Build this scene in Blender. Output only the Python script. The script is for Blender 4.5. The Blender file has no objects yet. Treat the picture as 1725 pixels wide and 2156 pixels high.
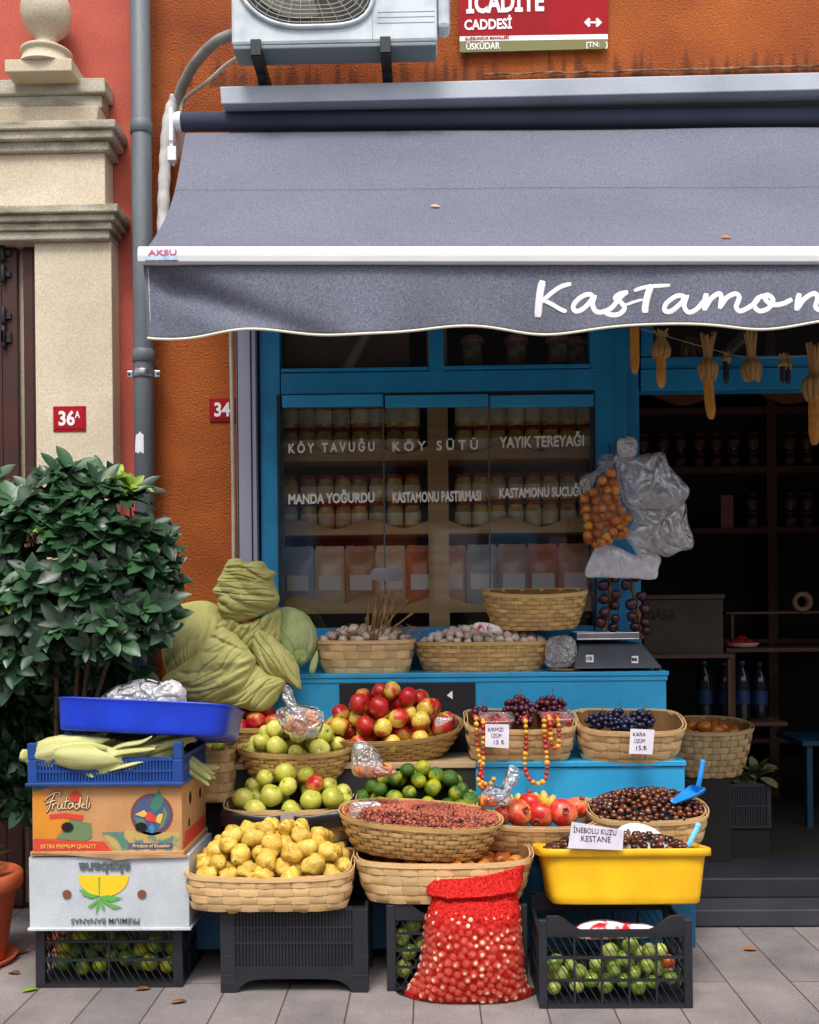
import bpy, bmesh, math, random
from mathutils import Vector, Matrix, noise, Euler
random.seed(7)
R = math.radians
PI = math.pi
S = bpy.context.scene
COL = S.collection

# ------------------------------------------------------------------ camera
CAMY, CAMH, FPX = -4.4, 1.25, 2200.0      # camera 4.4 m in front of the shop wall (wall plane y = 0)
YAW, ROLL = 0.020, -0.010
cd = bpy.data.cameras.new('camera'); cam = bpy.data.objects.new('camera', cd); COL.objects.link(cam)
cam.matrix_world = Matrix.Translation((0, CAMY, CAMH)) @ Matrix.Rotation(YAW, 4, 'Z') @ Matrix.Rotation(PI/2, 4, 'X') @ Matrix.Rotation(ROLL, 4, 'Z')
cd.sensor_width = 36; cd.lens = FPX/2156*36; cd.shift_y = 201/2156; cd.clip_end = 500; cd.clip_start = .05
S.camera = cam
# ------------------------------------------------------------------ sky, sun, exposure
SUN_EL, SUN_AZ = R(59), R(-16)            # soft light from the street side, a little from the left
w = bpy.data.worlds.new('World'); S.world = w; w.use_nodes = True
nt = w.node_tree; bg = nt.nodes['Background']
sky = nt.nodes.new('ShaderNodeTexSky'); sky.sky_type = 'NISHITA'; sky.sun_disc = False
sky.sun_elevation = SUN_EL; sky.sun_rotation = PI + SUN_AZ; sky.dust_density = 4; sky.air_density = 1.0; sky.ozone_density = .6
hs = nt.nodes.new('ShaderNodeHueSaturation'); hs.inputs['Saturation'].default_value = .45
nt.links.new(sky.outputs[0], hs.inputs['Color']); nt.links.new(hs.outputs[0], bg.inputs[0]); bg.inputs[1].default_value = .12
sl = bpy.data.lights.new('sun', 'SUN'); sl.energy = 1.5; sl.angle = R(18); sl.color = (1, .95, .87)
so = bpy.data.objects.new('sun', sl); COL.objects.link(so)
sd = Vector((math.sin(SUN_AZ)*math.cos(SUN_EL), -math.cos(SUN_AZ)*math.cos(SUN_EL), math.sin(SUN_EL)))
so.rotation_euler = sd.to_track_quat('Z', 'Y').to_euler(); so.location = (0, -6, 8)
S.view_settings.view_transform = 'Standard'; S.view_settings.look = 'None'; S.view_settings.gamma = 1
S.view_settings.exposure = 0.85
S.render.engine = 'CYCLES'; S.cycles.max_bounces = 8; S.cycles.transparent_max_bounces = 24

# ------------------------------------------------------------------ helpers
M3 = cam.matrix_world.to_3x3(); CP = Vector((0, CAMY, CAMH))
def at(px, py, Y):
    """world point on the plane y=Y that the photograph (1725 x 2156) shows at px, py"""
    d = M3 @ Vector(((px-862.5)/FPX, (1279-py)/FPX, -1)); return CP + d*((Y-CAMY)/d.y)
def atz(px, py, z):
    d = M3 @ Vector(((px-862.5)/FPX, (1279-py)/FPX, -1)); return CP + d*((z-CAMH)/d.z)
def sc(Y): return FPX/(Y-CAMY)
def lin(c):
    c = c/255; return c/12.92 if c <= .04045 else ((c+.055)/1.055)**2.4
def rgb(r, g, b, k=1.0): return (lin(r)*k, lin(g)*k, lin(b)*k, 1)

def node(nt, t, **kw):
    n = nt.nodes.new(t)
    for k, v in kw.items():
        if k in n.inputs: n.inputs[k].default_value = v
        else: setattr(n, k, v)
    return n
MATS = {}
def mat(name, c, rough=.6, c2=None, nscale=6, ndetail=4, lo=.35, hi=.65, bump=0, bscale=60, metal=0, spec=.5, rnd=0, tone=False, coat=0, alpha=1, bdist=.002, stretch=None, sss=0, grain=0):
    """procedural surface: colour c broken up with c2 by noise, optional fine bump, per-object and per-strip variation"""
    if name in MATS: return MATS[name]
    m = bpy.data.materials.new(name); m.use_nodes = True; t = m.node_tree; L = t.links
    p = t.nodes['Principled BSDF']; p.inputs['Roughness'].default_value = rough; p.inputs['Metallic'].default_value = metal
    p.inputs['Specular IOR Level'].default_value = spec; p.inputs['Coat Weight'].default_value = coat; p.inputs['Alpha'].default_value = alpha
    p.inputs['Coat Roughness'].default_value = .15
    tc = node(t, 'ShaderNodeTexCoord'); vec = tc.outputs['Object']
    if stretch:
        mp = node(t, 'ShaderNodeMapping'); mp.inputs['Scale'].default_value = stretch; L.new(vec, mp.inputs[0]); vec = mp.outputs[0]
    if rnd:
        oi = node(t, 'ShaderNodeObjectInfo'); va = node(t, 'ShaderNodeVectorMath', operation='SCALE'); L.new(oi.outputs['Random'], va.inputs['Scale']); va.inputs[0].default_value = (37, 91, 53)
        vb = node(t, 'ShaderNodeVectorMath', operation='ADD'); L.new(vec, vb.inputs[0]); L.new(va.outputs[0], vb.inputs[1]); vec = vb.outputs[0]
    col = None
    if c2:
        n = node(t, 'ShaderNodeTexNoise', Scale=nscale, Detail=ndetail); L.new(vec, n.inputs['Vector'])
        r = node(t, 'ShaderNodeValToRGB'); r.color_ramp.elements[0].position = lo; r.color_ramp.elements[1].position = hi
        r.color_ramp.elements[0].color = c; r.color_ramp.elements[1].color = c2; L.new(n.outputs['Fac'], r.inputs[0]); col = r.outputs[0]
    def scale(col, fac):
        mx = node(t, 'ShaderNodeVectorMath', operation='SCALE')
        if col is None: mx.inputs[0].default_value = c[:3]
        else: L.new(col, mx.inputs[0])
        L.new(fac, mx.inputs['Scale']); return mx.outputs[0]
    if rnd:
        mr = node(t, 'ShaderNodeMapRange'); mr.inputs['To Min'].default_value = 1-rnd; mr.inputs['To Max'].default_value = 1+rnd
        L.new(oi.outputs['Random'], mr.inputs[0]); col = scale(col, mr.outputs[0])
    if tone:
        a = node(t, 'ShaderNodeAttribute', attribute_name='tone'); col = scale(col, a.outputs['Fac'])
    if grain:
        gn = node(t, 'ShaderNodeTexNoise', Scale=170, Detail=2); L.new(tc.outputs['Object'], gn.inputs['Vector']); gm = node(t, 'ShaderNodeMapRange'); gm.inputs['From Min'].default_value = .36; gm.inputs['From Max'].default_value = .64
        gm.inputs['To Min'].default_value = 1-grain; gm.inputs['To Max'].default_value = 1+grain; L.new(gn.outputs['Fac'], gm.inputs[0]); col = scale(col, gm.outputs[0])
    if col is None: p.inputs['Base Color'].default_value = c
    else: L.new(col, p.inputs['Base Color'])
    if bump:
        n = node(t, 'ShaderNodeTexNoise', Scale=bscale, Detail=5); L.new(vec, n.inputs['Vector'])
        b = node(t, 'ShaderNodeBump', Strength=bump, Distance=bdist); L.new(n.outputs['Fac'], b.inputs['Height']); L.new(b.outputs[0], p.inputs['Normal'])
    if sss:
        p.inputs['Subsurface Weight'].default_value = sss; p.inputs['Subsurface Radius'].default_value = (.02, .012, .006); p.inputs['Subsurface Scale'].default_value = .4
    MATS[name] = m; return m

def sheer(name, c, trans=.5, rough=.3, gloss=.25, rnd=0):
    """thin clear or milky film: part see-through, part scattering, part glossy"""
    if name in MATS: return MATS[name]
    m = bpy.data.materials.new(name); m.use_nodes = True; t = m.node_tree; L = t.links; t.nodes.clear()
    o = node(t, 'ShaderNodeOutputMaterial'); tr = node(t, 'ShaderNodeBsdfTransparent'); d = node(t, 'ShaderNodeBsdfDiffuse'); g = node(t, 'ShaderNodeBsdfGlossy')
    tl = node(t, 'ShaderNodeBsdfTranslucent'); tl.inputs[0].default_value = c; mt = node(t, 'ShaderNodeMixShader'); mt.inputs[0].default_value = .35
    d.inputs[0].default_value = c; g.inputs['Roughness'].default_value = rough
    L.new(d.outputs[0], mt.inputs[1]); L.new(tl.outputs[0], mt.inputs[2])
    n = node(t, 'ShaderNodeTexNoise', Scale=22, Detail=3); tc = node(t, 'ShaderNodeTexCoord'); L.new(tc.outputs['Object'], n.inputs['Vector'])
    mr = node(t, 'ShaderNodeMapRange'); mr.inputs['From Min'].default_value = .3; mr.inputs['From Max'].default_value = .7
    mr.inputs['To Min'].default_value = min(1, trans+.22); mr.inputs['To Max'].default_value = max(0, trans-.28); L.new(n.outputs['Fac'], mr.inputs[0])
    a = node(t, 'ShaderNodeMixShader'); L.new(mr.outputs[0], a.inputs[0]); L.new(mt.outputs[0], a.inputs[1]); L.new(tr.outputs[0], a.inputs[2])
    lw = node(t, 'ShaderNodeLayerWeight'); lw.inputs[0].default_value = gloss*.35
    b = node(t, 'ShaderNodeMixShader'); ga_ = node(t, 'ShaderNodeMath', operation='ADD'); ga_.inputs[1].default_value = gloss*.45; L.new(lw.outputs['Fresnel'], ga_.inputs[0]); L.new(ga_.outputs[0], b.inputs[0]); L.new(a.outputs[0], b.inputs[1]); L.new(g.outputs[0], b.inputs[2]); L.new(b.outputs[0], o.inputs[0])
    MATS[name] = m; return m

class MB:
    """collects vertices and faces, then builds ONE mesh object"""
    def __init__(s): s.v = []; s.f = []; s.m = []; s.s = []; s.t = []
    def add(s, vs, fs, mi=0, sm=False, tone=1.0, M=None):
        o = len(s.v)
        for p in vs: s.v.append(tuple(M @ Vector(p)) if M else tuple(p)); s.t.append(tone)
        for f in fs: s.f.append(tuple(i+o for i in f)); s.m.append(mi); s.s.append(sm)
        return s
    def box(s, x0, x1, y0, y1, z0, z1, mi=0, tone=1.0, M=None):
        return s.add([(x0,y0,z0),(x1,y0,z0),(x1,y1,z0),(x0,y1,z0),(x0,y0,z1),(x1,y0,z1),(x1,y1,z1),(x0,y1,z1)],
              [(0,3,2,1),(4,5,6,7),(0,1,5,4),(1,2,6,5),(2,3,7,6),(3,0,4,7)], mi, False, tone, M)
    def bar(s, a, b, wd, th, mi=0, up=(0,1,0), tone=1.0):
        a, b = Vector(a), Vector(b); d = (b-a); L = d.length; d.normalize(); u = Vector(up); x = d.cross(u).normalized(); u = x.cross(d)
        vs = []
        for p in (a, b):
            for i, j in ((-1,-1),(1,-1),(1,1),(-1,1)): vs.append(p + x*(i*wd/2) + u*(j*th/2))
        return s.add(vs, [(0,1,2,3),(7,6,5,4),(0,4,5,1),(1,5,6,2),(2,6,7,3),(3,7,4,0)], mi, False, tone)
    def tube(s, pts, r, n=10, mi=0, cap=True, flat=None, tone=1.0, closed=False):
        pts = [Vector(p) for p in pts]; k = len(pts); rs = r if isinstance(r, (list, tuple)) else [r]*k
        vs = []; prev = None
        for i, p in enumerate(pts):
            if closed: d = pts[(i+1) % k]-pts[i-1]
            else: d = pts[min(i+1, k-1)]-pts[max(i-1, 0)]
            if d.length < 1e-9: d = Vector((0,0,1))
            d.normalize()
            if prev is None:
                a = Vector((0,1,0)) if abs(d.y) < .9 else Vector((1,0,0)); x = d.cross(a).normalized()
            else:
                x = prev - d*prev.dot(d); x.normalize()
            prev = x; y = d.cross(x)
            for j in range(n):
                t = 2*PI*j/n; o = x*math.cos(t)*rs[i] + y*math.sin(t)*rs[i]
                if flat: o.y *= flat
                vs.append(p+o)
        fs = []; kk = k if closed else k-1
        for i in range(kk):
            for j in range(n):
                i2 = (i+1) % k; fs.append((i*n+j, i*n+(j+1) % n, i2*n+(j+1) % n, i2*n+j))
        if cap and not closed: fs += [tuple(range(n-1, -1, -1)), tuple((k-1)*n+j for j in range(n))]
        return s.add(vs, fs, mi, True, tone)
    def lathe(s, prof, n=24, mi=0, M=None, sm=True, fn=None, tone=1.0):
        vs = []; k = len(prof)
        for r, z in prof:
            for j in range(n):
                t = 2*PI*j/n; q = fn(r, z, t) if fn else (r*math.cos(t), r*math.sin(t), z); vs.append(q)
        fs = [(i*n+j, i*n+(j+1) % n, (i+1)*n+(j+1) % n, (i+1)*n+j) for i in range(k-1) for j in range(n)]
        fs += [tuple(range(n-1, -1, -1)), tuple((k-1)*n+j for j in range(n))]
        return s.add(vs, fs, mi, sm, tone, M)
    def grid(s, fn, nu, nv, mi=0, sm=True, closed=False, tone=1.0):
        vs = [fn(i/nu, j/nv) for j in range(nv+1) for i in range(nu if closed else nu+1)]
        w_ = nu if closed else nu+1
        fs = [(j*w_+i, j*w_+(i+1) % w_, (j+1)*w_+(i+1) % w_, (j+1)*w_+i) for j in range(nv) for i in range(nu)]
        return s.add(vs, fs, mi, sm, tone)
    def mesh(s, name, mats):
        me = bpy.data.meshes.new(name); me.from_pydata(s.v, [], s.f); me.validate()
        for m in (mats if isinstance(mats, (list, tuple)) else [mats]): me.materials.append(m)
        if len(me.polygons) == len(s.f):
            me.polygons.foreach_set('material_index', s.m); me.polygons.foreach_set('use_smooth', s.s)
        if len(me.vertices) == len(s.t) and any(t != 1.0 for t in s.t):
            a = me.attributes.new('tone', 'FLOAT', 'POINT'); a.data.foreach_set('value', s.t)
        elif len(me.vertices) == len(s.t):
            a = me.attributes.new('tone', 'FLOAT', 'POINT'); a.data.foreach_set('value', [1.0]*len(s.t))
        me.update(); return me
    def build(s, name, mats, parent=None, bevel=0, solid=0, M=None):
        o = bpy.data.objects.new(name, s.mesh(name, mats)); COL.objects.link(o)
        if M is not None: o.matrix_world = M
        if parent: o.parent = parent
        if solid:
            q = o.modifiers.new('thickness', 'SOLIDIFY'); q.thickness = solid; q.offset = 0
        if bevel:
            q = o.modifiers.new('edges', 'BEVEL'); q.width = bevel; q.segments = 2; q.limit_method = 'ANGLE'; q.angle_limit = R(50)
        return o
def tag(o, label=None, cat=None, group=None, kind=None):
    if label: o['label'] = label
    if cat: o['category'] = cat
    if group: o['group'] = group
    if kind: o['kind'] = kind
    return o
def thing(name, label, cat, loc=(0,0,0), group=None, rot=None):
    o = bpy.data.objects.new(name, None); COL.objects.link(o); o.empty_display_size = .05
    o.location = loc
    if rot: o.rotation_euler = rot
    return tag(o, label, cat, group)
def mkobj(name, mesh, parent=None, M=None):
    o = bpy.data.objects.new(name, mesh); COL.objects.link(o)
    if M is not None: o.matrix_world = M
    if parent: o.parent = parent
    return o
def copy_tree(o, M, label=None, group=None):
    c = o.copy(); COL.objects.link(c); c.matrix_world = M
    if label: c['label'] = label
    if group: c['group'] = group
    for ch in o.children:
        k = ch.copy(); COL.objects.link(k); k.parent = c
        for g in ch.children:
            q = g.copy(); COL.objects.link(q); q.parent = k
    return c
def crom(pts, n=8):
    P = [Vector(p) for p in pts]; out = []
    for i in range(len(P)-1):
        a, b, c, d = P[max(i-1,0)], P[i], P[i+1], P[min(i+2, len(P)-1)]
        for k in range(n):
            t = k/n; out.append(.5*((2*b)+(c-a)*t+(2*a-5*b+4*c-d)*t*t+(3*b-a-3*c+d)*t**3))
    out.append(P[-1]); return out
def pbox(mb, x0, y0, x1, y1, Y, dep, mi=0, tone=1.0):
    """box whose front face fills a photo rectangle at depth Y and runs back by dep"""
    a = at(x0, (y0+y1)/2, Y).x; b = at(x1, (y0+y1)/2, Y).x; t = at((x0+x1)/2, y0, Y).z; u = at((x0+x1)/2, y1, Y).z
    return mb.box(a, b, Y, Y+dep, u, t, mi, tone)
DG = None
def text_mesh(body, mats, embolden=0.0, ext=.5, spacing=1.0):
    cu = bpy.data.curves.new('t', 'FONT'); cu.body = body; cu.offset = embolden; cu.extrude = ext*.002; cu.space_character = spacing; cu.resolution_u = 3
    o = bpy.data.objects.new('t', cu); COL.objects.link(o); dg = bpy.context.evaluated_depsgraph_get(); dg.update()
    me = bpy.data.meshes.new_from_object(o.evaluated_get(dg)); bpy.data.objects.remove(o); bpy.data.curves.remove(cu)
    me.materials.clear(); me.materials.append(mats); return me
def lettering(body, x0, x1, ycap, ybase, Y, m, parent, name='lettering', embolden=.02, flip=False, slope=0, spacing=1.0, thick=.0012):
    """raised letters fitted between two photo columns, cap line and base line"""
    me = text_mesh(body, m, embolden, 1, spacing); xs = [v.co.x for v in me.vertices]; ax, bx = min(xs), max(xs); cap = CAPH
    a = at(x0, ybase, Y); b = at(x1, ybase, Y); t = at(x0, ycap, Y)
    W_ = b.x-a.x; Hh = t.z-a.z
    for v in me.vertices:
        u = (v.co.x-ax)/(bx-ax); q = v.co.y/cap; e = v.co.z/.001
        if flip: u, q = 1-u, 1-q
        v.co = (a.x+u*W_, Y-thick/2*(1+e), a.z+q*Hh+u*W_*slope)
    me.update()
    o = bpy.data.objects.new(name, me); COL.objects.link(o); o.parent = parent
    if parent is not None: o.matrix_parent_inverse = Matrix.Translation(-parent.matrix_basis.translation) if parent.rotation_euler.x == 0 else parent.matrix_basis.inverted()
    return o
_t = text_mesh('H', None, 0); CAPH = max(v.co.y for v in _t.vertices)
def poly(mb, pts, Y, th=.001, mi=0, tone=1.0):
    """flat photo-outlined patch of print or paper lying on plane Y"""
    P = [at(x, y, Y) for x, y in pts]; n = len(P)
    vs = [tuple(p) for p in P] + [(p.x, Y+th, p.z) for p in P]
    fs = [tuple(range(n)), tuple(range(2*n-1, n-1, -1))] + [(i, (i+1) % n, (i+1) % n+n, i+n) for i in range(n)]
    return mb.add(vs, fs, mi, False, tone)
def circ(cx, cy, rx, ry=None, n=24, a0=0, a1=2*PI):
    ry = ry or rx; return [(cx+rx*math.cos(a0+(a1-a0)*i/n), cy+ry*math.sin(a0+(a1-a0)*i/n)) for i in range(n + (0 if abs(a1-a0-2*PI) < 1e-6 else 1))]

# ------------------------------------------------------------------ materials
ORANGE = mat('orange_plaster', rgb(176,92,30), .9, rgb(128,56,15), 2.6, 12, .3, .72, .9, 110, bdist=.008, grain=.22)
PINK = mat('pink_plaster', rgb(188,92,76), .9, rgb(166,76,62), 3, 8, .3, .7, .35, 120, grain=.16)
STONE = mat('cream_stone', rgb(214,202,180), .8, rgb(190,176,150), 2.5, 10, .35, .7, .35, 70, grain=.14)
STONE_D = mat('weathered_stone', rgb(184,178,160), .85, rgb(122,114,96), 7, 8, .4, .75, .6, 60, stretch=(1,1,3), grain=.2)
BLUE = mat('blue_paint', rgb(32,150,204), .45, rgb(22,122,172), 5, 4, .3, .7, .15, 40)
BLUE_L = mat('light_blue_paint', rgb(50,165,215), .45, rgb(38,148,200), 6, 4, .3, .7, .15, 40)
GATEBR = mat('dark_brown_paint', rgb(72,28,18), .5, rgb(55,20,14), 4, 4, .3, .7, .2, 50)
GREYP = mat('grey_plastic_pipe', rgb(108,116,122), .55, rgb(84,92,100), 5, 9, .35, .7, .15, 50, stretch=(1,1,.3), grain=.12)
ALU = mat('anodised_aluminium', rgb(178,180,200), .4, rgb(160,162,184), 3, 3, .3, .7, metal=.3, stretch=(1,1,.2))
WHITEM = mat('white_powder_coat', rgb(236,236,240), .35, rgb(222,224,230), 3, 3, .3, .7, spec=.5)
HOOD = mat('grey_hood_metal', rgb(176,184,194), .5, rgb(150,158,170), 3, 9, .3, .7, grain=.1)
CANVAS = mat('grey_awning_canvas', rgb(106,110,126), .9, rgb(94,97,112), 1.6, 14, .3, .7, .5, 420, bdist=.002, grain=.26)
CANVAS_D = mat('dark_rolled_canvas', rgb(62,68,90), .85, rgb(52,58,78), 3, 4, .3, .7, .2, 300)
PIPING = mat('cream_piping', rgb(225,222,200), .6)
def add_drips(m):
    t = m.node_tree; L = t.links; p = t.nodes['Principled BSDF']; src = p.inputs['Base Color'].links[0].from_socket
    tc = node(t, 'ShaderNodeTexCoord'); mp = node(t, 'ShaderNodeMapping'); mp.inputs['Scale'].default_value = (26, 1, 2.2); L.new(tc.outputs['Object'], mp.inputs[0])
    n = node(t, 'ShaderNodeTexNoise', Scale=1, Detail=4); L.new(mp.outputs[0], n.inputs['Vector']); sp = node(t, 'ShaderNodeSeparateXYZ'); L.new(tc.outputs['Object'], sp.inputs[0])
    z0 = at(1350, 150, 0).z; a = node(t, 'ShaderNodeMapRange'); a.inputs['From Min'].default_value = z0; a.inputs['From Max'].default_value = z0+.20; a.inputs['To Min'].default_value = .62; a.inputs['To Max'].default_value = .30; L.new(sp.outputs['Z'], a.inputs[0])
    b = node(t, 'ShaderNodeMath', operation='LESS_THAN'); L.new(n.outputs['Fac'], b.inputs[0]); s_ = node(t, 'ShaderNodeMath', operation='SUBTRACT'); L.new(a.outputs[0], s_.inputs[0]); L.new(n.outputs['Fac'], s_.inputs[1])
    c = node(t, 'ShaderNodeMapRange'); c.inputs['From Min'].default_value = .06; c.inputs['From Max'].default_value = .2; c.inputs['To Max'].default_value = .65; L.new(s_.outputs[0], c.inputs[0])
    up = node(t, 'ShaderNodeMath', operation='GREATER_THAN'); L.new(sp.outputs['Z'], up.inputs[0]); up.inputs[1].default_value = z0-.03
    mu = node(t, 'ShaderNodeMath', operation='MULTIPLY'); L.new(c.outputs[0], mu.inputs[0]); L.new(up.outputs[0], mu.inputs[1])
    mx = node(t, 'ShaderNodeMix', data_type='RGBA'); L.new(mu.outputs[0], mx.inputs[0]); L.new(src, mx.inputs[6]); mx.inputs[7].default_value = rgb(66,32,14); L.new(mx.outputs[2], p.inputs['Base Color'])
add_drips(ORANGE)
WHITE = mat('white_print', rgb(238,238,240), .5)
CREAMT = mat('pale_vinyl_letter', rgb(245,243,230), .5)
RED = mat('red_enamel', rgb(168,14,30), .5, rgb(148,10,24), 9, 4, .35, .7, spec=.2)
OLIVE = mat('olive_band', rgb(112,110,50), .4)
BLACKM = mat('black_rubber', rgb(24,24,26), .6)
STEEL = mat('brushed_steel', rgb(190,192,196), .3, rgb(150,152,158), 6, 3, metal=.9)
DARKMET = mat('dark_metal', rgb(50,52,54), .45, metal=.6)
CRATE = mat('black_crate_plastic', rgb(36,38,46), .5, rgb(26,28,34), 12, 4, .3, .7, .1, 80)
BCRATE = mat('blue_crate_plastic', rgb(30,75,150), .45, rgb(24,62,130), 12, 4, .3, .7)
BTRAY = mat('royal_blue_plastic', rgb(18,58,196), .38, rgb(14,48,170), 9, 4, .3, .7, .25, 14, bdist=.01)
YELLOWP = mat('yellow_plastic', rgb(246,194,20), .45, rgb(222,164,14), 7, 10, .35, .8, sss=.1)
CARD = mat('brown_cardboard', rgb(200,150,100), .85, rgb(182,132,84), 8, 5, .3, .7, .15, 60, grain=.10)
CARDW = mat('white_printed_card', rgb(196,202,208), .7, rgb(166,176,184), 6, 6, .35, .75, .2, 30, grain=.08)
WOOD = mat('shelf_wood', rgb(214,182,130), .7, rgb(190,156,106), 5, 6, .3, .7, .2, 40, stretch=(.4,3,6))
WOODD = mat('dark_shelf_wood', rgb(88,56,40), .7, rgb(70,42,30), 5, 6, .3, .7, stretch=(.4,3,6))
CHIP = mat('woven_poplar_chip', rgb(222,188,136), .7, rgb(198,160,108), 14, 5, .3, .75, .35, 90, tone=True, stretch=(.5,.5,4))
WICK = mat('woven_split_wood', rgb(212,176,116), .65, rgb(182,142,82), 16, 5, .3, .75, .4, 90, tone=True, stretch=(.5,.5,4))
LINER = mat('basket_inner', rgb(150,108,62), .85, rgb(118,82,44), 18, 4, .3, .7, .4, 60)
PAPER = mat('white_paper', rgb(226,222,234), .8, rgb(208,204,218), 12, 4)
INK = mat('dark_ink', rgb(55,38,70), .7)
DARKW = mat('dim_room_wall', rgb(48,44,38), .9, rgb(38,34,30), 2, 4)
GLASSM = None
def make_glass(name, gl=1.0, rough=.02, tint=(1,1,1,1)):
    m = bpy.data.materials.new(name); m.use_nodes = True; t = m.node_tree; L = t.links; t.nodes.clear()
    o = node(t, 'ShaderNodeOutputMaterial'); tr = node(t, 'ShaderNodeBsdfTransparent'); tr.inputs[0].default_value = tint; g = node(t, 'ShaderNodeBsdfGlossy'); g.inputs['Roughness'].default_value = rough
    f = node(t, 'ShaderNodeFresnel'); f.inputs[0].default_value = 1.5; mu = node(t, 'ShaderNodeMath', operation='MULTIPLY'); L.new(f.outputs[0], mu.inputs[0]); mu.inputs[1].default_value = gl
    x = node(t, 'ShaderNodeMixShader'); L.new(mu.outputs[0], x.inputs[0]); L.new(tr.outputs[0], x.inputs[1]); L.new(g.outputs[0], x.inputs[2]); L.new(x.outputs[0], o.inputs[0])
    return m
GLASS = make_glass('window_glass', 1.7, .035)
JARGL = make_glass('jar_glass', 1.2, .08)

# ================================================================== SETTING
# pavement: one sheet of concrete slabs, joints are part of the slab pattern
def pavement_mat():
    m = bpy.data.materials.new('concrete_slabs'); m.use_nodes = True; t = m.node_tree; L = t.links; p = t.nodes['Principled BSDF']; p.inputs['Roughness'].default_value = .85
    tc = node(t, 'ShaderNodeTexCoord'); mp = node(t, 'ShaderNodeMapping'); mp.inputs['Rotation'].default_value = (0, 0, PI/2); mp.inputs['Location'].default_value = (.03, .065, 0); L.new(tc.outputs['Object'], mp.inputs[0])
    b = node(t, 'ShaderNodeTexBrick', Scale=1.0); b.offset = .5; b.inputs['Brick Width'].default_value = 1.9; b.inputs['Row Height'].default_value = .207
    b.inputs['Mortar Size'].default_value = .0035; b.inputs['Mortar Smooth'].default_value = .6; b.inputs['Color1'].default_value = rgb(138,130,128); b.inputs['Color2'].default_value = rgb(124,118,118); b.inputs['Mortar'].default_value = rgb(84,62,64)
    L.new(mp.outputs[0], b.inputs['Vector'])
    n = node(t, 'ShaderNodeTexNoise', Scale=3.5, Detail=8, Roughness=.65); L.new(tc.outputs['Object'], n.inputs['Vector'])
    n2 = node(t, 'ShaderNodeTexNoise', Scale=160, Detail=3); L.new(tc.outputs['Object'], n2.inputs['Vector'])
    mr = node(t, 'ShaderNodeMapRange'); mr.inputs['From Min'].default_value = .3; mr.inputs['From Max'].default_value = .7; mr.inputs['To Min'].default_value = .62; mr.inputs['To Max'].default_value = 1.15; L.new(n.outputs['Fac'], mr.inputs[0])
    mr2 = node(t, 'ShaderNodeMapRange'); mr2.inputs['From Min'].default_value = .3; mr2.inputs['From Max'].default_value = .7; mr2.inputs['To Min'].default_value = .78; mr2.inputs['To Max'].default_value = 1.2; L.new(n2.outputs['Fac'], mr2.inputs[0])
    mm = node(t, 'ShaderNodeMath', operation='MULTIPLY'); L.new(mr.outputs[0], mm.inputs[0]); L.new(mr2.outputs[0], mm.inputs[1])
    s = node(t, 'ShaderNodeVectorMath', operation='SCALE'); L.new(b.outputs['Color'], s.inputs[0]); L.new(mm.outputs[0], s.inputs['Scale']); L.new(s.outputs[0], p.inputs['Base Color'])
    bu = node(t, 'ShaderNodeBump', Strength=.6, Distance=.004); ad = node(t, 'ShaderNodeMath', operation='SUBTRACT'); L.new(n2.outputs['Fac'], ad.inputs[0]); L.new(b.outputs['Fac'], ad.inputs[1]); L.new(ad.outputs[0], bu.inputs['Height']); L.new(bu.outputs[0], p.inputs['Normal'])
    return m
tag(MB().add([(-40,-40,0),(40,-40,0),(40,12,0),(-40,12,0)], [(0,1,2,3)]).build('pavement', pavement_mat()), kind='structure')

X = lambda px, Y=0, py=1279: at(px, py, Y).x
Z = lambda py, Y=0, px=905: at(px, py, Y).z
# ---- shop building
shop = thing('shop_building', 'orange plastered shop with blue wooden window and door frames behind the fruit display', 'shop', (0,0,0))
XL, XW0, XD0, XD1, XR = X(322), X(545), X(1349), X(1349)+1.75, X(1349)+2.6
ZH = Z(640)                    # top of the shop opening, hidden behind the awning
f = MB(); f.box(XL, XW0, 0, .25, 0, 5.6); f.box(XW0, XR, 0, .25, ZH, 5.6); f.box(XD1, XR, 0, .25, 0, ZH)
f.box(XW0, X(1300), .002, .2, 0, Z(1400)); f.build('facade_wall', ORANGE, shop)
r = MB(); RB, RT = 2.9, ZH+.35
r.box(XW0-.3, XR, RB, RB+.1, 0, RT); r.box(XW0-.3, XW0-.2, .25, RB, 0, RT); r.box(XR-.1, XR, .25, RB, 0, RT); r.box(XW0-.3, XR, .25, RB, RT, RT+.1); r.box(XW0-.2, XR-.1, .2, RB, .02, .12)
r.build('room_shell', DARKW, shop)
# doorstep
MB().box(X(1300), XR, -.34, .19, 0.004, .07).build('doorstep', mat('dark_stone_step', rgb(58,58,66), .6, rgb(44,44,52), 6, 6, .3, .7, .3, 80), shop, bevel=.006)
MB().box(X(1330), XR, -.18, .18, .071, .15).build('threshold', mat('grey_threshold_stone', rgb(48,48,56), .5, rgb(38,38,44), 6, 6, .3, .7, .2, 80), shop, bevel=.005)
# shutter guide rail and black gap
g = MB(); pbox(g, 499, 640, 540, 1260, -.10, .098); o = g.build('shutter_rail', ALU, shop, bevel=.002)
g = MB(); a, b = X(503,-.104), X(512,-.104); g.box(X(532,-.1), X(535,-.1), -.103, -.1, Z(1260), Z(650)); g.box(a, a+.004, -.103, -.1, Z(1260), Z(650)); g.build('rail_groove', DARKMET, shop)
g = MB(); pbox(g, 541, 640, 549, 1400, -.02, .02); g.build('rail_gap', BLACKM, shop)
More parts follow.
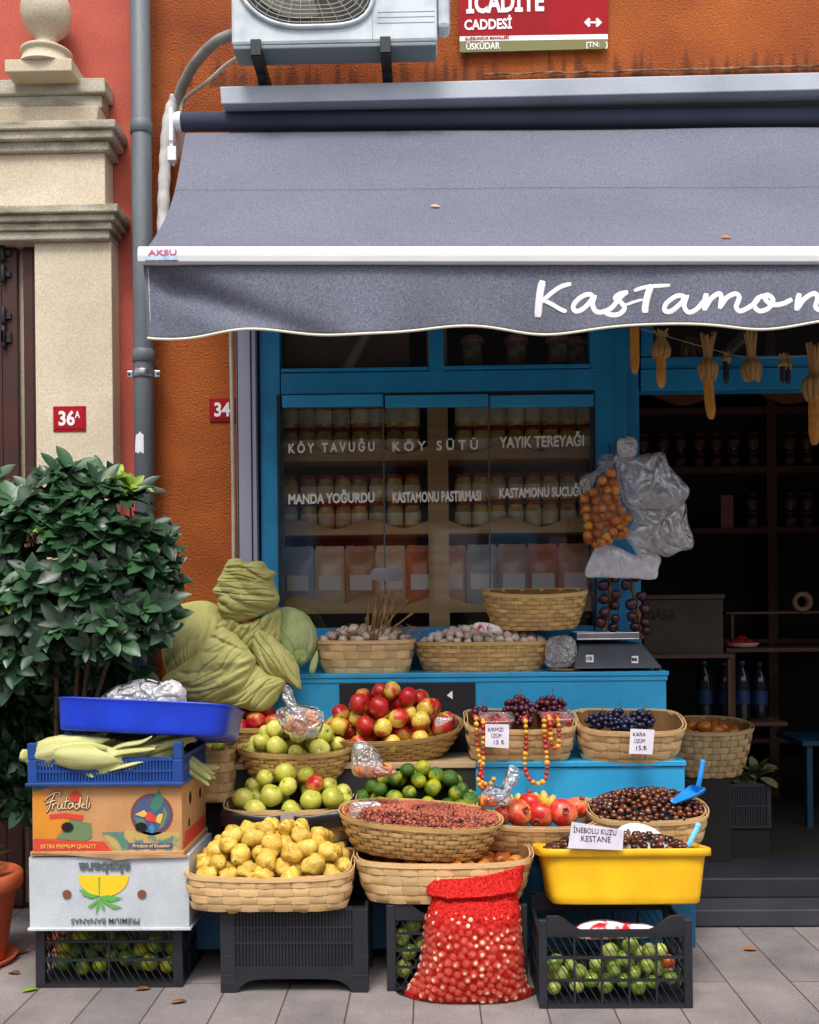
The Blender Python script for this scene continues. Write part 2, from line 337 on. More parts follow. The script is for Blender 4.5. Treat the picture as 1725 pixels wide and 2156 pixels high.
# blue window frame
fr = MB()
def fb(x0,y0,x1,y1,Y=-.06,d=.11): pbox(fr, x0,y0,x1,y1,Y,d)
fb(549,640,592,1415); fb(592,781,1252,826); fb(903,640,935,781,-.058,.1); fb(1243,640,1322,781,-.062); fb(1252,781,1322,1415,-.062); fb(592,640,1243,655,-.057)
fb(1322,640,1350,1880,-.03,.13); fb(592,1320,1252,1415,-.056)
fr.build('window_frame', BLUE, shop, bevel=.003)
m_ = MB()
for x0,y0,x1,y1 in ((592,774,903,781),(935,768,1243,776)): pbox(m_, x0,y0,x1,y1,-.066,.02)
pbox(m_, 1300, 700, 1304, 1400, -.066, .01); m_.build('frame_moulding', BLUE, shop, bevel=.002)
g = MB(); 
for a,b in ((594,806),(811,1028),(1032,1250)): pbox(g, a, 831, b, 856, -.075, .03)
g.build('sash_rail', BLUE_L, shop, bevel=.002)
g = MB(); pbox(g, 590, 826, 1254, 831, -.064, .02); pbox(g, 585, 831, 592, 1320, -.066, .02); pbox(g, 1251, 831, 1255, 1320, -.066, .02); g.build('frame_seal', BLACKM, shop)
for x0,x1,y0,y1,Y in ((593,903,655,774,-.02),(935,1243,655,768,-.02),(1352,1830,660,752,0),(594,807,856,1320,-.060),(811,1029,856,1320,-.057),(1033,1250,856,1320,-.060)):
    p = MB(); pbox(p, x0,y0,x1,y1,Y,.006); p.build('window_pane', GLASS, shop)
g = MB()
for x in (807.5, 1029.5): pbox(g, x, 831, x+3, 1320, -.069, .008)
g.build('pane_edge_seal', mat('grey_seal', rgb(90,92,88), .4), shop)
h = MB()
for a,b in ((781,813),(816,848)):
    pts = []
    if a == 781: pts = [(813,1197),(813,1222)] + circ(794,1209.5,13,12.5,10,PI/2,PI*1.5)
    else: pts = [(816,1222),(816,1197)] + circ(835,1209.5,13,12.5,10,-PI/2,PI/2)
    poly(h, pts, -.085, .018)
h.build('sash_lock', STEEL, shop, bevel=.002)
# door frame and transom
fr = MB(); fb(1350,749,1830,774,-.02,.08); fb(1350,774.5,1830,819,-.035,.1); fb(1350,640,1376,749,-.018,.08); fb(1350,640,1830,661,-.016,.08)
fr.build('door_frame', BLUE, shop, bevel=.003)
# vinyl lettering on the panes
LT = [("KÖYTAVUĞU",608,789,935,954,1.55,.012),("KÖY SÜTÜ",827,1007,931,950,1.6,.012),("YAYIK TEREYAĞI",1052,1230,921,943,1,.012),
      ("MANDA YOĞURDU",608,789,1042,1061,1,.018),("KASTAMONU PASTIRMASI",827,1013,1038,1058,1,.018),("KASTAMONU SUCUĞU",1052,1231,1029,1048,1,.016)]
LT[0] = ("KÖY TAVUĞU",)+LT[0][1:]
for tx,x0,x1,yc,yb,spc,em in LT:
    lettering(tx, x0, x1, yc, yb, -.0625, CREAMT, shop, 'pane_lettering', em*1.9, spacing=spc, slope=.012)

# ---- room furniture seen through the glass
def jar_proto():
    t = thing('jar', 'x', 'jar', (0,0,0))
    MB().lathe([(.0,.0),(.03,.0),(.034,.006),(.034,.075),(.028,.09),(.028,.098),(0,.098)], 18).build('jar_body', mat('preserves_in_glass', rgb(216,196,108), .2, rgb(186,156,76), 20, 3, rnd=.4, coat=.5), t)
    MB().lathe([(0,.094),(.031,.094),(.032,.098),(.032,.107),(.03,.11),(0,.11)], 18).build('lid', mat('red_jar_lid', rgb(150,44,36), .35, rnd=.3), t)
    q = MB(); q.grid(lambda u,v: (.0348*math.cos(PI*1.5+(u-.5)*2.6), .0348*math.sin(PI*1.5+(u-.5)*2.6), .015+.05*v), 12, 1); q.build('jar_label', mat('jar_paper_label', rgb(240,236,206), .6, rgb(222,214,170), 40, 2, rnd=.2), t)
    return t
def shelf_unit(name, label, xs, ys, Y, dep, m, posts, scal=12):
    t = thing(name, label, 'shelf', (at((xs[0]+xs[1])/2,1279,Y).x, Y, 0.12)); inv = Matrix.Translation(-t.location)
    for y0, y1, wave in ys:
        q = MB(); zt, zb = Z(y0,Y), Z(y1,Y); x0, x1 = at(xs[0],1279,Y).x, at(xs[1],1279,Y).x
        n = 90; vs = []
        for i in range(n+1):
            x = x0+(x1-x0)*i/n; dz = wave/sc(Y)*math.sin(2*PI*x/.30+.8); vs += [(x,Y,zb),(x,Y,zt+dz),(x,Y+.015,zb),(x,Y+.015,zt+dz)]
        fs = []
        for i in range(n):
            a = 4*i; fs += [(a,a+4,a+5,a+1),(a+2,a+3,a+7,a+6),(a+1,a+5,a+7,a+3),(a,a+2,a+6,a+4)]
        q.add(vs, fs); q.box(x0, x1, Y+.015, Y+dep, zb+.003, zb+.02)
        o = q.build('shelf_board', m, t); o.matrix_parent_inverse = inv
    for a, b in posts:
        q = MB(); q.box(at(a,1279,Y-.01).x, at(b,1279,Y-.01).x, Y-.012, Y+dep, .12, Z(660,Y)); o = q.build('upright', m, t); o.matrix_parent_inverse = inv
    q = MB(); q.box(at(xs[0],1279,Y).x, at(xs[1],1279,Y).x, Y+dep+.001, Y+dep+.015, .12, Z(660,Y)); o = q.build('back_board', DARKW, t); o.matrix_parent_inverse = inv
    return t
WY = .17
shelf_unit('display_shelf', 'scalloped wooden shelves full of jars behind the shop window', (560,1345), ((945,968,9),(1102,1124,10),(1262,1290,10)), WY, .26, WOOD, ((904,947),(556,566),(1290,1304)))
BY = 1.75
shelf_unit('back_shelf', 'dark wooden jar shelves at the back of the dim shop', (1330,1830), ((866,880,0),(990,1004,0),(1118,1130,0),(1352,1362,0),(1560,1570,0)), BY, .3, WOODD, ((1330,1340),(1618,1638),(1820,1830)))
q = MB(); vs = []
n = 80; x0, x1 = at(1330,820,BY-.02).x, at(1830,820,BY-.02).x
for i in range(n+1):
    x = x0+(x1-x0)*i/n; vs += [(x,BY-.02,Z(845,BY)+.05*math.sin(2*PI*x/.62+2.2)), (x,BY-.02,Z(800,BY))]
q.add(vs, [(2*i,2*i+2,2*i+3,2*i+1) for i in range(n)])
tag(q.build('pelmet', mat('orange_brown_wood', rgb(150,82,46), .6, rgb(120,60,32), 6, 4), solid=.015), 'wavy orange brown wooden trim over the back shelves', 'shelf trim')
J = jar_proto(); first = True
def put_jar(x, y, z, s, label, group):
    global first
    M = Matrix.Translation((x,y,z)) @ Matrix.Rotation(random.uniform(-.3,.3),4,'Z') @ Matrix.Scale(s,4)
    if first: J.matrix_world = M; J['label'] = label; J['group'] = group; first = False
    else: copy_tree(J, M, label, group)
for yb, st, s, lab in ((951,2,1.18,'red lidded jar on the top shelf behind the lettered window'),(1108,2,1.08,'labelled jar on the middle shelf behind the lettered window')):
    for k in range(18):
        px = 612+k*36.5+random.uniform(-2,2)
        if 888 < px < 962: continue
        for q in range(st):
            z0 = Z(yb+17 if yb<1000 else 1121, WY)+.021 + q*.112*s
            put_jar(at(px,1000,WY+.06).x, WY+.06+.01*random.random(), z0, s, lab, 'jars behind the shop window')
DJ = None
def put_shaded_jar(x, y, z, s, label, group):
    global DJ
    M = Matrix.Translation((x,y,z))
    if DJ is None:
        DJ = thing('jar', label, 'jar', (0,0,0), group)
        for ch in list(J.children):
            o = mkobj(ch.name.split('.')[0], ch.data.copy(), DJ); o.data.materials[0] = mat('shaded_preserves', rgb(64,34,26), .25, rgb(44,24,20), 20, 3, rnd=.3) if 'body' in ch.name else (mat('shaded_lid', rgb(90,40,34), .4) if 'lid' in ch.name else mat('shaded_label', rgb(104,84,66), .7, rgb(70,54,44), 30, 2))  # jar colours darkened to stand in for the dimness of the back room
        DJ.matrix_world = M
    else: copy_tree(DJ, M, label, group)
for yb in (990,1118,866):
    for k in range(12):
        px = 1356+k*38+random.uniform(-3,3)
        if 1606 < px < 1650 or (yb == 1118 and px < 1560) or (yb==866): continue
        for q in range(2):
            put_shaded_jar(at(px,1000,BY+.08).x, BY+.08, Z(yb+12,BY)+.021+q*.112, 1.0, 'jar coloured as in shade on the back wall shelf seen through the doorway', 'jars on the dim back shelves')
# bags on the lowest window shelf
bagm = mat('printed_food_bag', rgb(206,164,116), .35, rgb(160,108,72), 9, 3, rnd=.35, coat=.3)
def many(m, cols):
    t = m.node_tree; L = t.links; p = t.nodes['Principled BSDF']; oi = node(t, 'ShaderNodeObjectInfo'); r = node(t, 'ShaderNodeValToRGB'); r.color_ramp.interpolation = 'CONSTANT'
    while len(r.color_ramp.elements) < len(cols): r.color_ramp.elements.new(.5)
    for i, c in enumerate(cols): r.color_ramp.elements[i].position = i/len(cols); r.color_ramp.elements[i].color = c
    L.new(oi.outputs['Random'], r.inputs[0]); src = p.inputs['Base Color'].links[0].from_socket if p.inputs['Base Color'].links else None
    mx = node(t, 'ShaderNodeMix', data_type='RGBA'); mx.inputs[0].default_value = .75
    if src: L.new(src, mx.inputs[6])
    L.new(r.outputs[0], mx.inputs[7]); L.new(mx.outputs[2], p.inputs['Base Color'])
many(bagm, [rgb(206,150,96), rgb(226,206,176), rgb(214,104,62), rgb(150,176,190), rgb(186,140,100), rgb(222,170,130)])
labm = mat('white_bag_label', rgb(225,222,215), .5)
bp = None
def bagmesh():
    q = MB()
    def fn(u, v):
        a = u*2*PI; w_ = .066*(1-.07*(2*v-1)**2)*(1+.05*noise.noise((v*5,1,1)))*(1-.10*max(0,v-.9)/.1); d_ = .035*(math.sin(PI*min(1,v*1.05+.06))**.5 if v < .93 else .12)
        c, s_ = math.cos(a), math.sin(a); return (w_*math.copysign(abs(c)**.7,c)*(1+.02*math.sin(9*v)), d_*math.copysign(abs(s_)**.8,s_)+.007*noise.noise((math.cos(a)*2,math.sin(a)*2,v*7)), v*.20+.008*v*noise.noise((math.cos(a)*3,2,2)))
    q.grid(fn, 24, 14, closed=True); q.add([fn(i/24,0) for i in range(24)],[tuple(range(23,-1,-1))]); return q
for k in range(10):
    px = 632+k*64
    if 890<px<960: px += 0
    M = Matrix.Translation((at(px,1270,WY+.05).x, WY+.05+(.05 if 890<px<960 else 0), Z(1288,WY)+.022)) @ Matrix.Rotation(random.uniform(-.15,.15),4,'Z') @ Matrix.Diagonal((1.08,1,1.36,1))
    if bp is None:
        bp = thing('food_bag', 'filled paper food bag with white label on the lowest window shelf', 'bag', (0,0,0), 'bags on the lowest window shelf')
        bagmesh().build('bag_body', bagm, bp); q = MB(); q.grid(lambda u,v: (-.045+.09*u, -.037-.002*math.sin(PI*u), .055+.05*v), 6, 1); q.build('bag_label', labm, bp); bp.matrix_world = M
    else: copy_tree(bp, M)
# jars with gingham caps in the upper pane
gp = None
for k, px in enumerate((995,1088,1175,1215)):
    M = Matrix.Translation((at(px,760,.12).x, .12+(.05 if k==3 else 0), Z(770,.1)))
    if gp is None:
        gp = thing('honey_jar', 'pale honey jar with pink cloth cap behind the upper right pane', 'jar', (0,0,0), 'cloth capped jars behind the upper pane')
        MB().lathe([(0,0),(.04,0),(.044,.01),(.044,.1),(.036,.115),(0,.115)],18).build('jar_body', mat('honey_glass', rgb(170,140,80), .15, rgb(150,112,60), 10, 2, rnd=.2), gp)
        q = MB(); q.lathe([(.038,.108),(.046,.112),(.052,.098),(.05,.1),(.044,.125),(.0,.132)],30, fn=lambda r_,z,t:(r_*(1+.08*math.sin(9*t))*math.cos(t), r_*(1+.08*math.sin(9*t))*math.sin(t), z)); q.build('cloth_cap', mat('pink_gingham', rgb(190,110,130), .9, rgb(220,190,200), 60, 2), gp)
        q = MB(); q.grid(lambda u,v: (.0448*math.cos(PI*1.5+(u-.5)*1.6), .0448*math.sin(PI*1.5+(u-.5)*1.6), .03+.05*v), 8, 1); q.build('jar_label', mat('yellow_blue_label', rgb(190,180,90), .5, rgb(60,110,130), 25, 2), gp)
        gp.matrix_world = M
    else: copy_tree(gp, M)
q = MB(); pbox(q, 590, 774, 1245, 780, .06, .2); tag(q.build('high_ledge', WOODD), 'narrow dark ledge carrying cloth capped jars behind the upper panes', 'ledge')
q = MB(); pbox(q, 600, 680, 862, 772, .14, .02); tag(q.build('cardboard_sheet', mat('grey_brown_card', rgb(128,108,84), .8, rgb(108,90,68), 6, 4)), 'grey brown board standing behind the upper left pane', 'board')

# ---- neighbouring pink house and stone gateway
nb = thing('neighbour_house', 'pink plastered house wall left of the grey downpipe', 'house', (XL-1,0,0))
o = MB().box(XL-6, XL-.001, -.005, .25, 0, 5.6).build('house_wall', PINK, nb); o.matrix_parent_inverse = Matrix.Translation((1-XL,0,0))
PY = -.11
gw = thing('stone_gateway', 'cream stone gateway with stepped cornices and ball finial at the left edge', 'gateway', (at(160,1279,PY).x, PY, 0)); gi = Matrix.Translation(-gw.location)
def gpart(q, name, m, bev=.003):
    o = q.build(name, m, gw, bevel=bev); o.matrix_parent_inverse = gi; return o
LX = at(80,1279,PY).x; FXL = -3.6
q = MB(); q.box(LX, at(242,1279,PY).x, PY, -.006, 0, Z(496,PY)); gpart(q, 'pillar_shaft', STONE)
q = MB(); q.box(FXL, FXL+.5, PY, -.006, 0, Z(496,PY)); gpart(q, 'pillar_shaft', STONE)
q = MB(); xe = at(232,1279,PY).x; q.box(FXL, xe, PY-.01, -.007, Z(432,PY), Z(310,PY)); gpart(q, 'lintel_block', STONE)
def cornice(steps, nm):
    for x1, y0, y1 in steps:
        q = MB(); e = at(x1,1279,PY).x-xe; q.box(FXL, xe+e, PY-.01-e, -.008, Z(y1,PY), Z(y0,PY)+.0005); gpart(q, nm, STONE_D, .005)
cornice([(268,432,449),(259,449,463),(250,463,478),(243,478,496)], 'lower_cornice')
cornice([(264,255,272),(256,272,290),(244,290,310)], 'upper_cornice')
q = MB(); xa = at(222,1279,PY).x; xb = at(212,1279,PY).x; z0, z1 = Z(255,PY), Z(213,PY)
q.add([(FXL,PY,z0),(xb,PY,z0),(xb,-.01,z0),(FXL,-.01,z0),(FXL,PY-.02,z1),(xa,PY-.02,z1),(xa,-.01,z1),(FXL,-.01,z1)], [(0,3,2,1),(4,5,6,7),(0,1,5,4),(1,2,6,5),(2,3,7,6),(3,0,4,7)]); gpart(q, 'frieze_block', STONE)
cornice([(234,153,184),(225,184,213)], 'cap_slab')
zb = Z(153,PY-.015); UX = at(110,1279,PY-.015).x; UY = PY-.015; k = 1/sc(UY)
q = MB(); q.box(UX-70*k, UX+70*k, UY-50*k, -.009, Z(153,PY)-.02, zb+20*k); gpart(q, 'finial_plinth', STONE, .004)
q = MB()
def sq(r_, z_, t): 
    return (r_*math.cos(t), r_*math.sin(t), z_)
prof = [(62,20),(58,24),(52,34),(48,46),(50,49),(53,52),(53,57),(48,60),(36,62),(26,70),(22,80),(23,88),(30,95),(42,106),(49,122),(52,140),(51,155),(46,170),(36,182),(20,190),(0,193)]
q.lathe([(a*k, b*k) for a,b in prof], 40, M=Matrix.Translation((UX,UY,zb))); gpart(q, 'ball_finial', STONE, 0)
# wooden gate inside the gateway
gt = thing('wooden_gate', 'tall dark brown wooden gate between the stone pillars', 'gate', (at(0,1279,-.25).x, -.25, 0)); gi2 = Matrix.Translation(-gt.location)
def tpart(q, name, m, bev=.002):
    o = q.build(name, m, gt, bevel=bev); o.matrix_parent_inverse = gi2; return o
for a,b in ((64,88),(39,58),(17,38.5),(-30,3)):
    q = MB(); q.box(at(a,1279,-.25).x, at(b,1279,-.25).x, -.06, -.03, .02, Z(498,PY)); tpart(q, 'gate_board', GATEBR)
q = MB(); q.box(FXL+.5, at(-32,1279,-.25).x, -.055, -.03, .02, Z(498,PY)); tpart(q, 'gate_leaf', GATEBR)
q = MB(); q.box(at(-40,1279,-.2).x, at(95,1279,-.2).x, -.02, -.008, .02, Z(498,PY)); tpart(q, 'cream_backing', STONE)
for y in (515,560,650,690,700,1560):
    q = MB(); x = at(12,1279,-.08).x; z = Z(y,-.08); q.tube([(x,-.075,z-.035),(x,-.075,z+.035)], .011, 10); q.box(x-.006,x+.03,-.072,-.061,z-.012,z+.012); tpart(q, 'gate_hinge', DARKMET, .001)

# house number plates
def plate(name, label, x0, y0, x1, y1, Y, m=RED, rim=True):
    t = thing(name, label, 'number plate', at((x0+x1)/2,(y0+y1)/2,Y)); q = MB(); pbox(q, x0,y0,x1,y1,Y-.004,.004); q.build('plate', m, t, bevel=.0015).matrix_parent_inverse = Matrix.Translation(-t.location)
    q = MB(); pbox(q, x0+5,y0+9,x1-5,y1-5,Y-.006,.002); o = q.build('raised_panel', m, t, bevel=.001); o.matrix_parent_inverse = Matrix.Translation(-t.location)
    q = MB()
    for cx_ in (x0+3,x1-3):
        for cy_ in (y0+3,y1-3):
            p = at(cx_,cy_,Y-.005); q.lathe([(0,0),(.003,0),(.0025,.002),(0,.0022)], 8, M=Matrix.Translation(p)@Matrix.Rotation(PI/2,4,'X'))
    o = q.build('screw', DARKMET, t); o.matrix_parent_inverse = Matrix.Translation(-t.location)
    return t
p36 = plate('house_number_plate', 'red enamel plate reading 36A on the cream pillar', 112,855,181,908,PY-.001)
lettering('36', 124, 158, 867, 895, PY-.0072, WHITE, p36, 'numeral', .03); lettering('A', 158, 169, 866, 880, PY-.0072, WHITE, p36, 'letter', .02)
p34 = plate('house_number_plate', 'red enamel plate reading 34 half hidden by the corrugated conduit', 441,838,510,887,-.003)
lettering('34', 452, 485, 849, 876, -.0092, WHITE, p34, 'numeral', .03)
# downpipe
dp = thing('downpipe', 'grey plastic downpipe between the pink and orange walls', 'drainpipe', (at(304,1279,-.1).x,-.1,0)); di = Matrix.Translation(-dp.location)
def dpart(q, name, m, bev=0):
    o = q.build(name, m, dp, bevel=bev); o.matrix_parent_inverse = di; return o
px0 = at(308,1279,-.09)
def pipex(z): return px0.x
q = MB(); q.tube([(px0.x,-.09,0.02),(px0.x,-.09,2.6),(px0.x,-.09,5.6)], .041, 28); dpart(q, 'pipe', GREYP)
for y in (262,745):
    q = MB(); z = Z(y,-.09); q.tube([(px0.x,-.09,z-.02),(px0.x,-.09,z-.018),(px0.x,-.09,z+.03),(px0.x,-.09,z+.034)], [.043,.0455,.0455,.042], 28); dpart(q, 'socket', GREYP)
q = MB(); z = Z(779,-.09); q.tube([(px0.x,-.09,z-.016),(px0.x,-.09,z+.016)], .0465, 28); q.box(px0.x-.068,px0.x+.068,-.094,-.088,z-.014,z+.014); dpart(q, 'pipe_clamp', STEEL, .002)
q = MB()
for s_ in (-1,1): q.lathe([(0,0),(.006,0),(.005,.004),(0,.005)], 8, M=Matrix.Translation((px0.x+s_*.06,-.094,z))@Matrix.Rotation(PI/2,4,'X'))
dpart(q, 'clamp_screw', DARKMET)
q = MB(); zt, zb_ = Z(900,-.13), Z(945,-.13)
def stk(u, v):
    a = -PI/2+(u-.5)*1.35; top = zt-.012*abs(math.sin(5*u+1)); bot = zb_+.004*math.sin(17*u); z = bot+(top-bot)*v; k = 1-.25*v*v
    return (px0.x-.004+.0418*math.sin((u-.5)*1.35*k), -.09-.0418*math.cos((u-.5)*1.35*k), z)
q.grid(stk, 14, 8); tag(q.build('torn_sticker', mat('torn_white_paper', rgb(225,225,238), .7, rgb(120,120,150), 30, 3, .55, .75)), 'torn white paper sticker on the grey downpipe', 'sticker')
# corrugated conduit
q = MB(); pts = []; rs = []; zc = Z(1262,-.06); n = 700
cx_ = at(492,1279,-.06).x
for i in range(n): pts.append((cx_+.002*math.sin(i*.01), -.05, zc+i*.0028)); rs.append(.0095 if i % 2 else .0075)
tag(q.tube(pts, rs, 10).build('conduit', mat('cream_corrugated_plastic', rgb(196,190,172), .6, rgb(170,162,140), 8, 4)), 'cream corrugated conduit running down beside the shutter rail', 'conduit')

# ---- air conditioner
AY = -.42; ax0, ax1 = at(487,60,AY).x, at(921,60,AY).x; az0 = Z(86,AY); az1 = az0+.56
ac = thing('air_conditioner', 'white outdoor air conditioning unit mounted above the awning', 'air conditioner', (ax0,AY,az0)); ai = Matrix.Translation(-ac.location)
def apart(q, name, m, bev=0):
    o = q.build(name, m, ac, bevel=bev); o.matrix_parent_inverse = ai; return o
ACW = mat('white_painted_steel', rgb(200,210,216), .5, rgb(140,158,166), 7, 9, .45, .8)
q = MB(); q.box(ax0, ax1, AY, AY+.13, az0, az1); apart(q, 'casing', ACW, .012)
q = MB(); q.box(ax0+.005, ax1-.005, AY+.004, AY+.126, az0-.016, az0-.0005); apart(q, 'base_pan', mat('grey_green_pan', rgb(120,134,138), .6), .004)
q = MB(); q.box(ax1+.001, ax1+.05, AY+.02, AY+.11, az0+.06, az0+.3); apart(q, 'valve_cover', ACW, .02)
gcx, gcz = at(640,-92,AY).x, Z(-92,AY,640); GR = .266
def rs_(t, r_): # rounded-square outline, bottom right corner squarer
    c, s_ = math.cos(t), math.sin(t); n_ = 4.5 if (c > 0 and s_ < 0) else 2.3; k = (abs(c)**n_+abs(s_)**n_)**(-1/n_); return (gcx+r_*k*c, gcz+r_*k*s_)
q = MB(); n = 64; vs = [(rs_(2*PI*i/n, GR)[0], AY-.002, rs_(2*PI*i/n, GR)[1]) for i in range(n)]; q.add(vs, [tuple(range(n))]); apart(q, 'fan_recess', mat('dark_fan_recess', rgb(70,66,56), .8, rgb(40,38,34), 8, 3))
q = MB(); q.tube([(rs_(2*PI*i/n, GR+.006)[0], AY-.006, rs_(2*PI*i/n, GR+.006)[1]) for i in range(n)], .009, 8, closed=True)
apart(q, 'grille_rim', ACW)
q = MB()
for j in range(1, 18): rr = GR*j/17.5; q.tube([(rs_(2*PI*i/48, rr)[0] if j > 12 else gcx+rr*math.cos(2*PI*i/48), AY-.012-.012*(1-(j/18)**2), rs_(2*PI*i/48, rr)[1] if j > 12 else gcz+rr*math.sin(2*PI*i/48)) for i in range(48)], .0012, 5, closed=True)
for j in range(36):
    t = 2*PI*j/36; a = (gcx+.04*math.cos(t), AY-.026, gcz+.04*math.sin(t)); e = rs_(t+.12, GR); q.tube([a, ((a[0]+e[0])/2, AY-.022, (a[2]+e[1])/2), (e[0], AY-.01, e[1])], .0012, 5)
apart(q, 'fan_grille', mat('grille_wire', rgb(200,202,196), .4))
q = MB()
for j in range(3):
    a0 = j*2*PI/3
    def bl(u, v, a0=a0): rr = .05+.19*v; t = a0+(u-.5)*1.5; return (gcx+rr*math.cos(t), AY-.004-.004*u, gcz+rr*math.sin(t))
    q.grid(bl, 8, 6)
apart(q, 'fan_blade', mat('fan_plastic', rgb(90,88,78), .5))
q = MB()
for y in (78, 66, 55): pbox(q, 795, y-31, 915, y-30, AY-.001, .001)
pbox(q, 783, -120, 784, 84, AY-.001, .001); apart(q, 'panel_seam', mat('seam_grey', rgb(120,126,130), .6))
for x in (540, 812):
    q = MB(); bx = at(x,100,AY).x; q.box(bx-.02, bx+.02, AY-.012, -.012, az0-.056, az0-.018)
    q.add([(bx-.018,-.3,az0-.056),(bx+.018,-.3,az0-.056),(bx+.018,-.012,az0-.056),(bx-.018,-.012,az0-.056),(bx-.018,-.03,az0-.26),(bx+.018,-.03,az0-.26),(bx+.018,-.012,az0-.26),(bx-.018,-.012,az0-.26)],[(0,1,5,4),(1,2,6,5),(3,0,4,7),(2,3,7,6),(4,5,6,7)])
    apart(q, 'wall_bracket', DARKMET, .002)
    q = MB(); q.box(bx-.02, bx+.02, AY-.018, AY-.004, az0-.05, az0+.012); apart(q, 'bracket_clip', DARKMET, .002)
# refrigerant pipes
LAG = mat('grey_pipe_lagging', rgb(150,146,142), .8, rgb(120,116,110), 12, 4, bump=.4)
q = MB(); q.tube(crom([at(492,72,-.3),at(455,88,-.28),at(415,128,-.2),at(388,172,-.14),at(376,205,-.1)]), .021, 14)
tag(q.build('insulated_pipe', LAG), 'thick grey lagged pipe curving down from the air conditioner', 'pipe')
c = crom([at(512,116,-.26),at(478,136,-.2),at(440,170,-.15),at(398,200,-.12),at(383,225,-.1),at(376,300,-.1),at(366,350,-.1)], 40)
tag(MB().tube(c, [.009 if i % 4 < 2 else .007 for i in range(len(c))], 8).build('drain_hose', mat('cream_corrugated_plastic', rgb(196,190,172))), 'thin ribbed cream hose hanging from the air conditioner to the awning end', 'hose')
q = MB(); c = crom([at(372,203,-.07),at(356,250,-.06),at(349,330,-.05),at(345,420,-.05),at(343,520,-.05),at(343,640,-.05)], 10); q.tube(c, [.026+.002*math.sin(i*1.3) for i in range(len(c))], 14, flat=.7)
tag(q.build('taped_pipe_bundle', mat('white_wrapping_tape', rgb(220,218,216), .6, rgb(180,178,176), 16, 4, bump=.6, bscale=30)), 'white taped pipe bundle running down the wall behind the awning end', 'pipe')

# ---- street name sign
SG = mat('sign_red', rgb(164,6,26), .55, rgb(144,4,20), 5, 3, spec=.15)
sg = thing('street_sign', 'red street name sign with white and olive bands above the awning', 'street sign', at(1124,50,-.03)); si = Matrix.Translation(-sg.location)
def spart(q, name, m, bev=0):
    o = q.build(name, m, sg, bevel=bev); o.matrix_parent_inverse = si; return o
q = MB(); poly(q, [(970,-140),(1281,-150),(1280,71),(968,76)], -.03, .006); spart(q, 'name_plate', SG, .0015)
q = MB(); poly(q, [(968,76.5),(1280,71.5),(1280,82),(968,87)], -.03, .006); spart(q, 'white_band', WHITE)
q = MB(); poly(q, [(968,87.5),(1280,82.5),(1280,102),(968,110)], -.03, .006); spart(q, 'olive_band', OLIVE)
def sl_(tx,x0,x1,yc,yb,m,em): lettering(tx,x0,x1,yc,yb,-.0305,m,sg,'lettering',em,slope=.013)
sl_('İCADİYE', 982, 1146, -14, 27, WHITE, .035); sl_('CADDESİ', 978, 1078, 43, 63, WHITE, .03); sl_('KUZGUNCUK MAHALLESİ', 980, 1072, 79, 84.5, SG, .015)
sl_('ÜSKÜDAR', 982, 1053, 92, 105, WHITE, .02); sl_('[TN:', 1235, 1262, 89, 99, WHITE, .01); sl_(']', 1275, 1279, 89, 99, WHITE, .01)
q = MB(); poly(q, [(1230,47),(1240,37),(1244,41),(1240,45),(1258,45),(1254,41),(1258,37),(1268,47),(1258,57),(1254,53),(1258,49),(1240,49),(1244,53),(1240,57)], -.0318, .0015); spart(q, 'arrow', WHITE)
# thin ledge of broken mortar over the hood, with cable
q = MB(); c = [at(1018+i*22, 157-i*.55+random.uniform(-1.5,1.5), -.012) for i in range(40)]; q.tube(c, [random.uniform(.003,.008) for _ in c], 6)
tag(q.build('mortar_ridge', mat('old_mortar', rgb(150,120,90), .9, rgb(90,50,30), 30, 4)), 'ragged pale mortar line on the orange wall above the awning hood', 'mortar line')

# ---- awning
aw = thing('awning', 'grey canvas shop awning with scalloped valance and white front bar', 'awning', at(905,255,-.2)); wi = Matrix.Translation(-aw.location)
def wpart(q, name, m, bev=0, solid=0):
    o = q.build(name, m, aw, bevel=bev, solid=solid); o.matrix_parent_inverse = wi; return o
XE = 2.75
def seg(y_left, px_l, y_right, Y): # endpoints of a long horizontal member
    a = at(px_l, y_left, Y); b = at(1725, y_right, Y); d = (b-a)/(b.x-a.x); return a, a+d*(XE-a.x)
a, b = seg(182, 463, 152, -.3); a2, b2 = seg(219, 466, 189, -.3)
q = MB(); q.add([a, b, b2, a2, (a.x,-.02,a.z+.05), (b.x,-.02,b.z+.05), (b2.x,-.02,b2.z+.02), (a2.x,-.02,a2.z+.02)], [(0,3,2,1),(0,1,5,4),(3,7,6,2),(0,4,7,3),(1,2,6,5),(4,5,6,7)]); wpart(q, 'hood', HOOD, .004)
q = MB(); c1, c2 = seg(232, 468, 205, -.22); q.box(c1.x, XE, -.2, -.03, c1.z-.03, c1.z+.06); wpart(q, 'mounting_box', mat('dark_box_grey', rgb(96,100,108), .6))
a, b = seg(257, 383, 246, -.2); RAD = .037
q = MB(); q.tube([a, b], RAD, 30); wpart(q, 'canvas_roll', CANVAS_D)
tubeA, tubeB = a, b
FY = -1.15
fa, fbb = seg(537, 292, 537, FY)
q = MB(); n = 60
def fab(u, v):
    A = tubeA.lerp(tubeB, u); B = fa.lerp(fbb, u); v2 = v
    p = A.lerp(B, v2); x = p.x - (.0 if u > .001 else 0)
    ins = .07*math.sin(PI*min(1, v*.9))*max(0, 1-u*14)*(.4+.6*v)
    z = p.z + (-.030 if v == 0 else -.012*0) - .045*math.sin(PI*v)*1.0 - .03*(1-v)
    return (p.x + .02*(1-v) + ins*.6, p.y-.008, z + .006*noise.noise((p.x*1.2, v*3, 4)))
q.grid(fab, n, 30)
wpart(q, 'canvas', CANVAS)
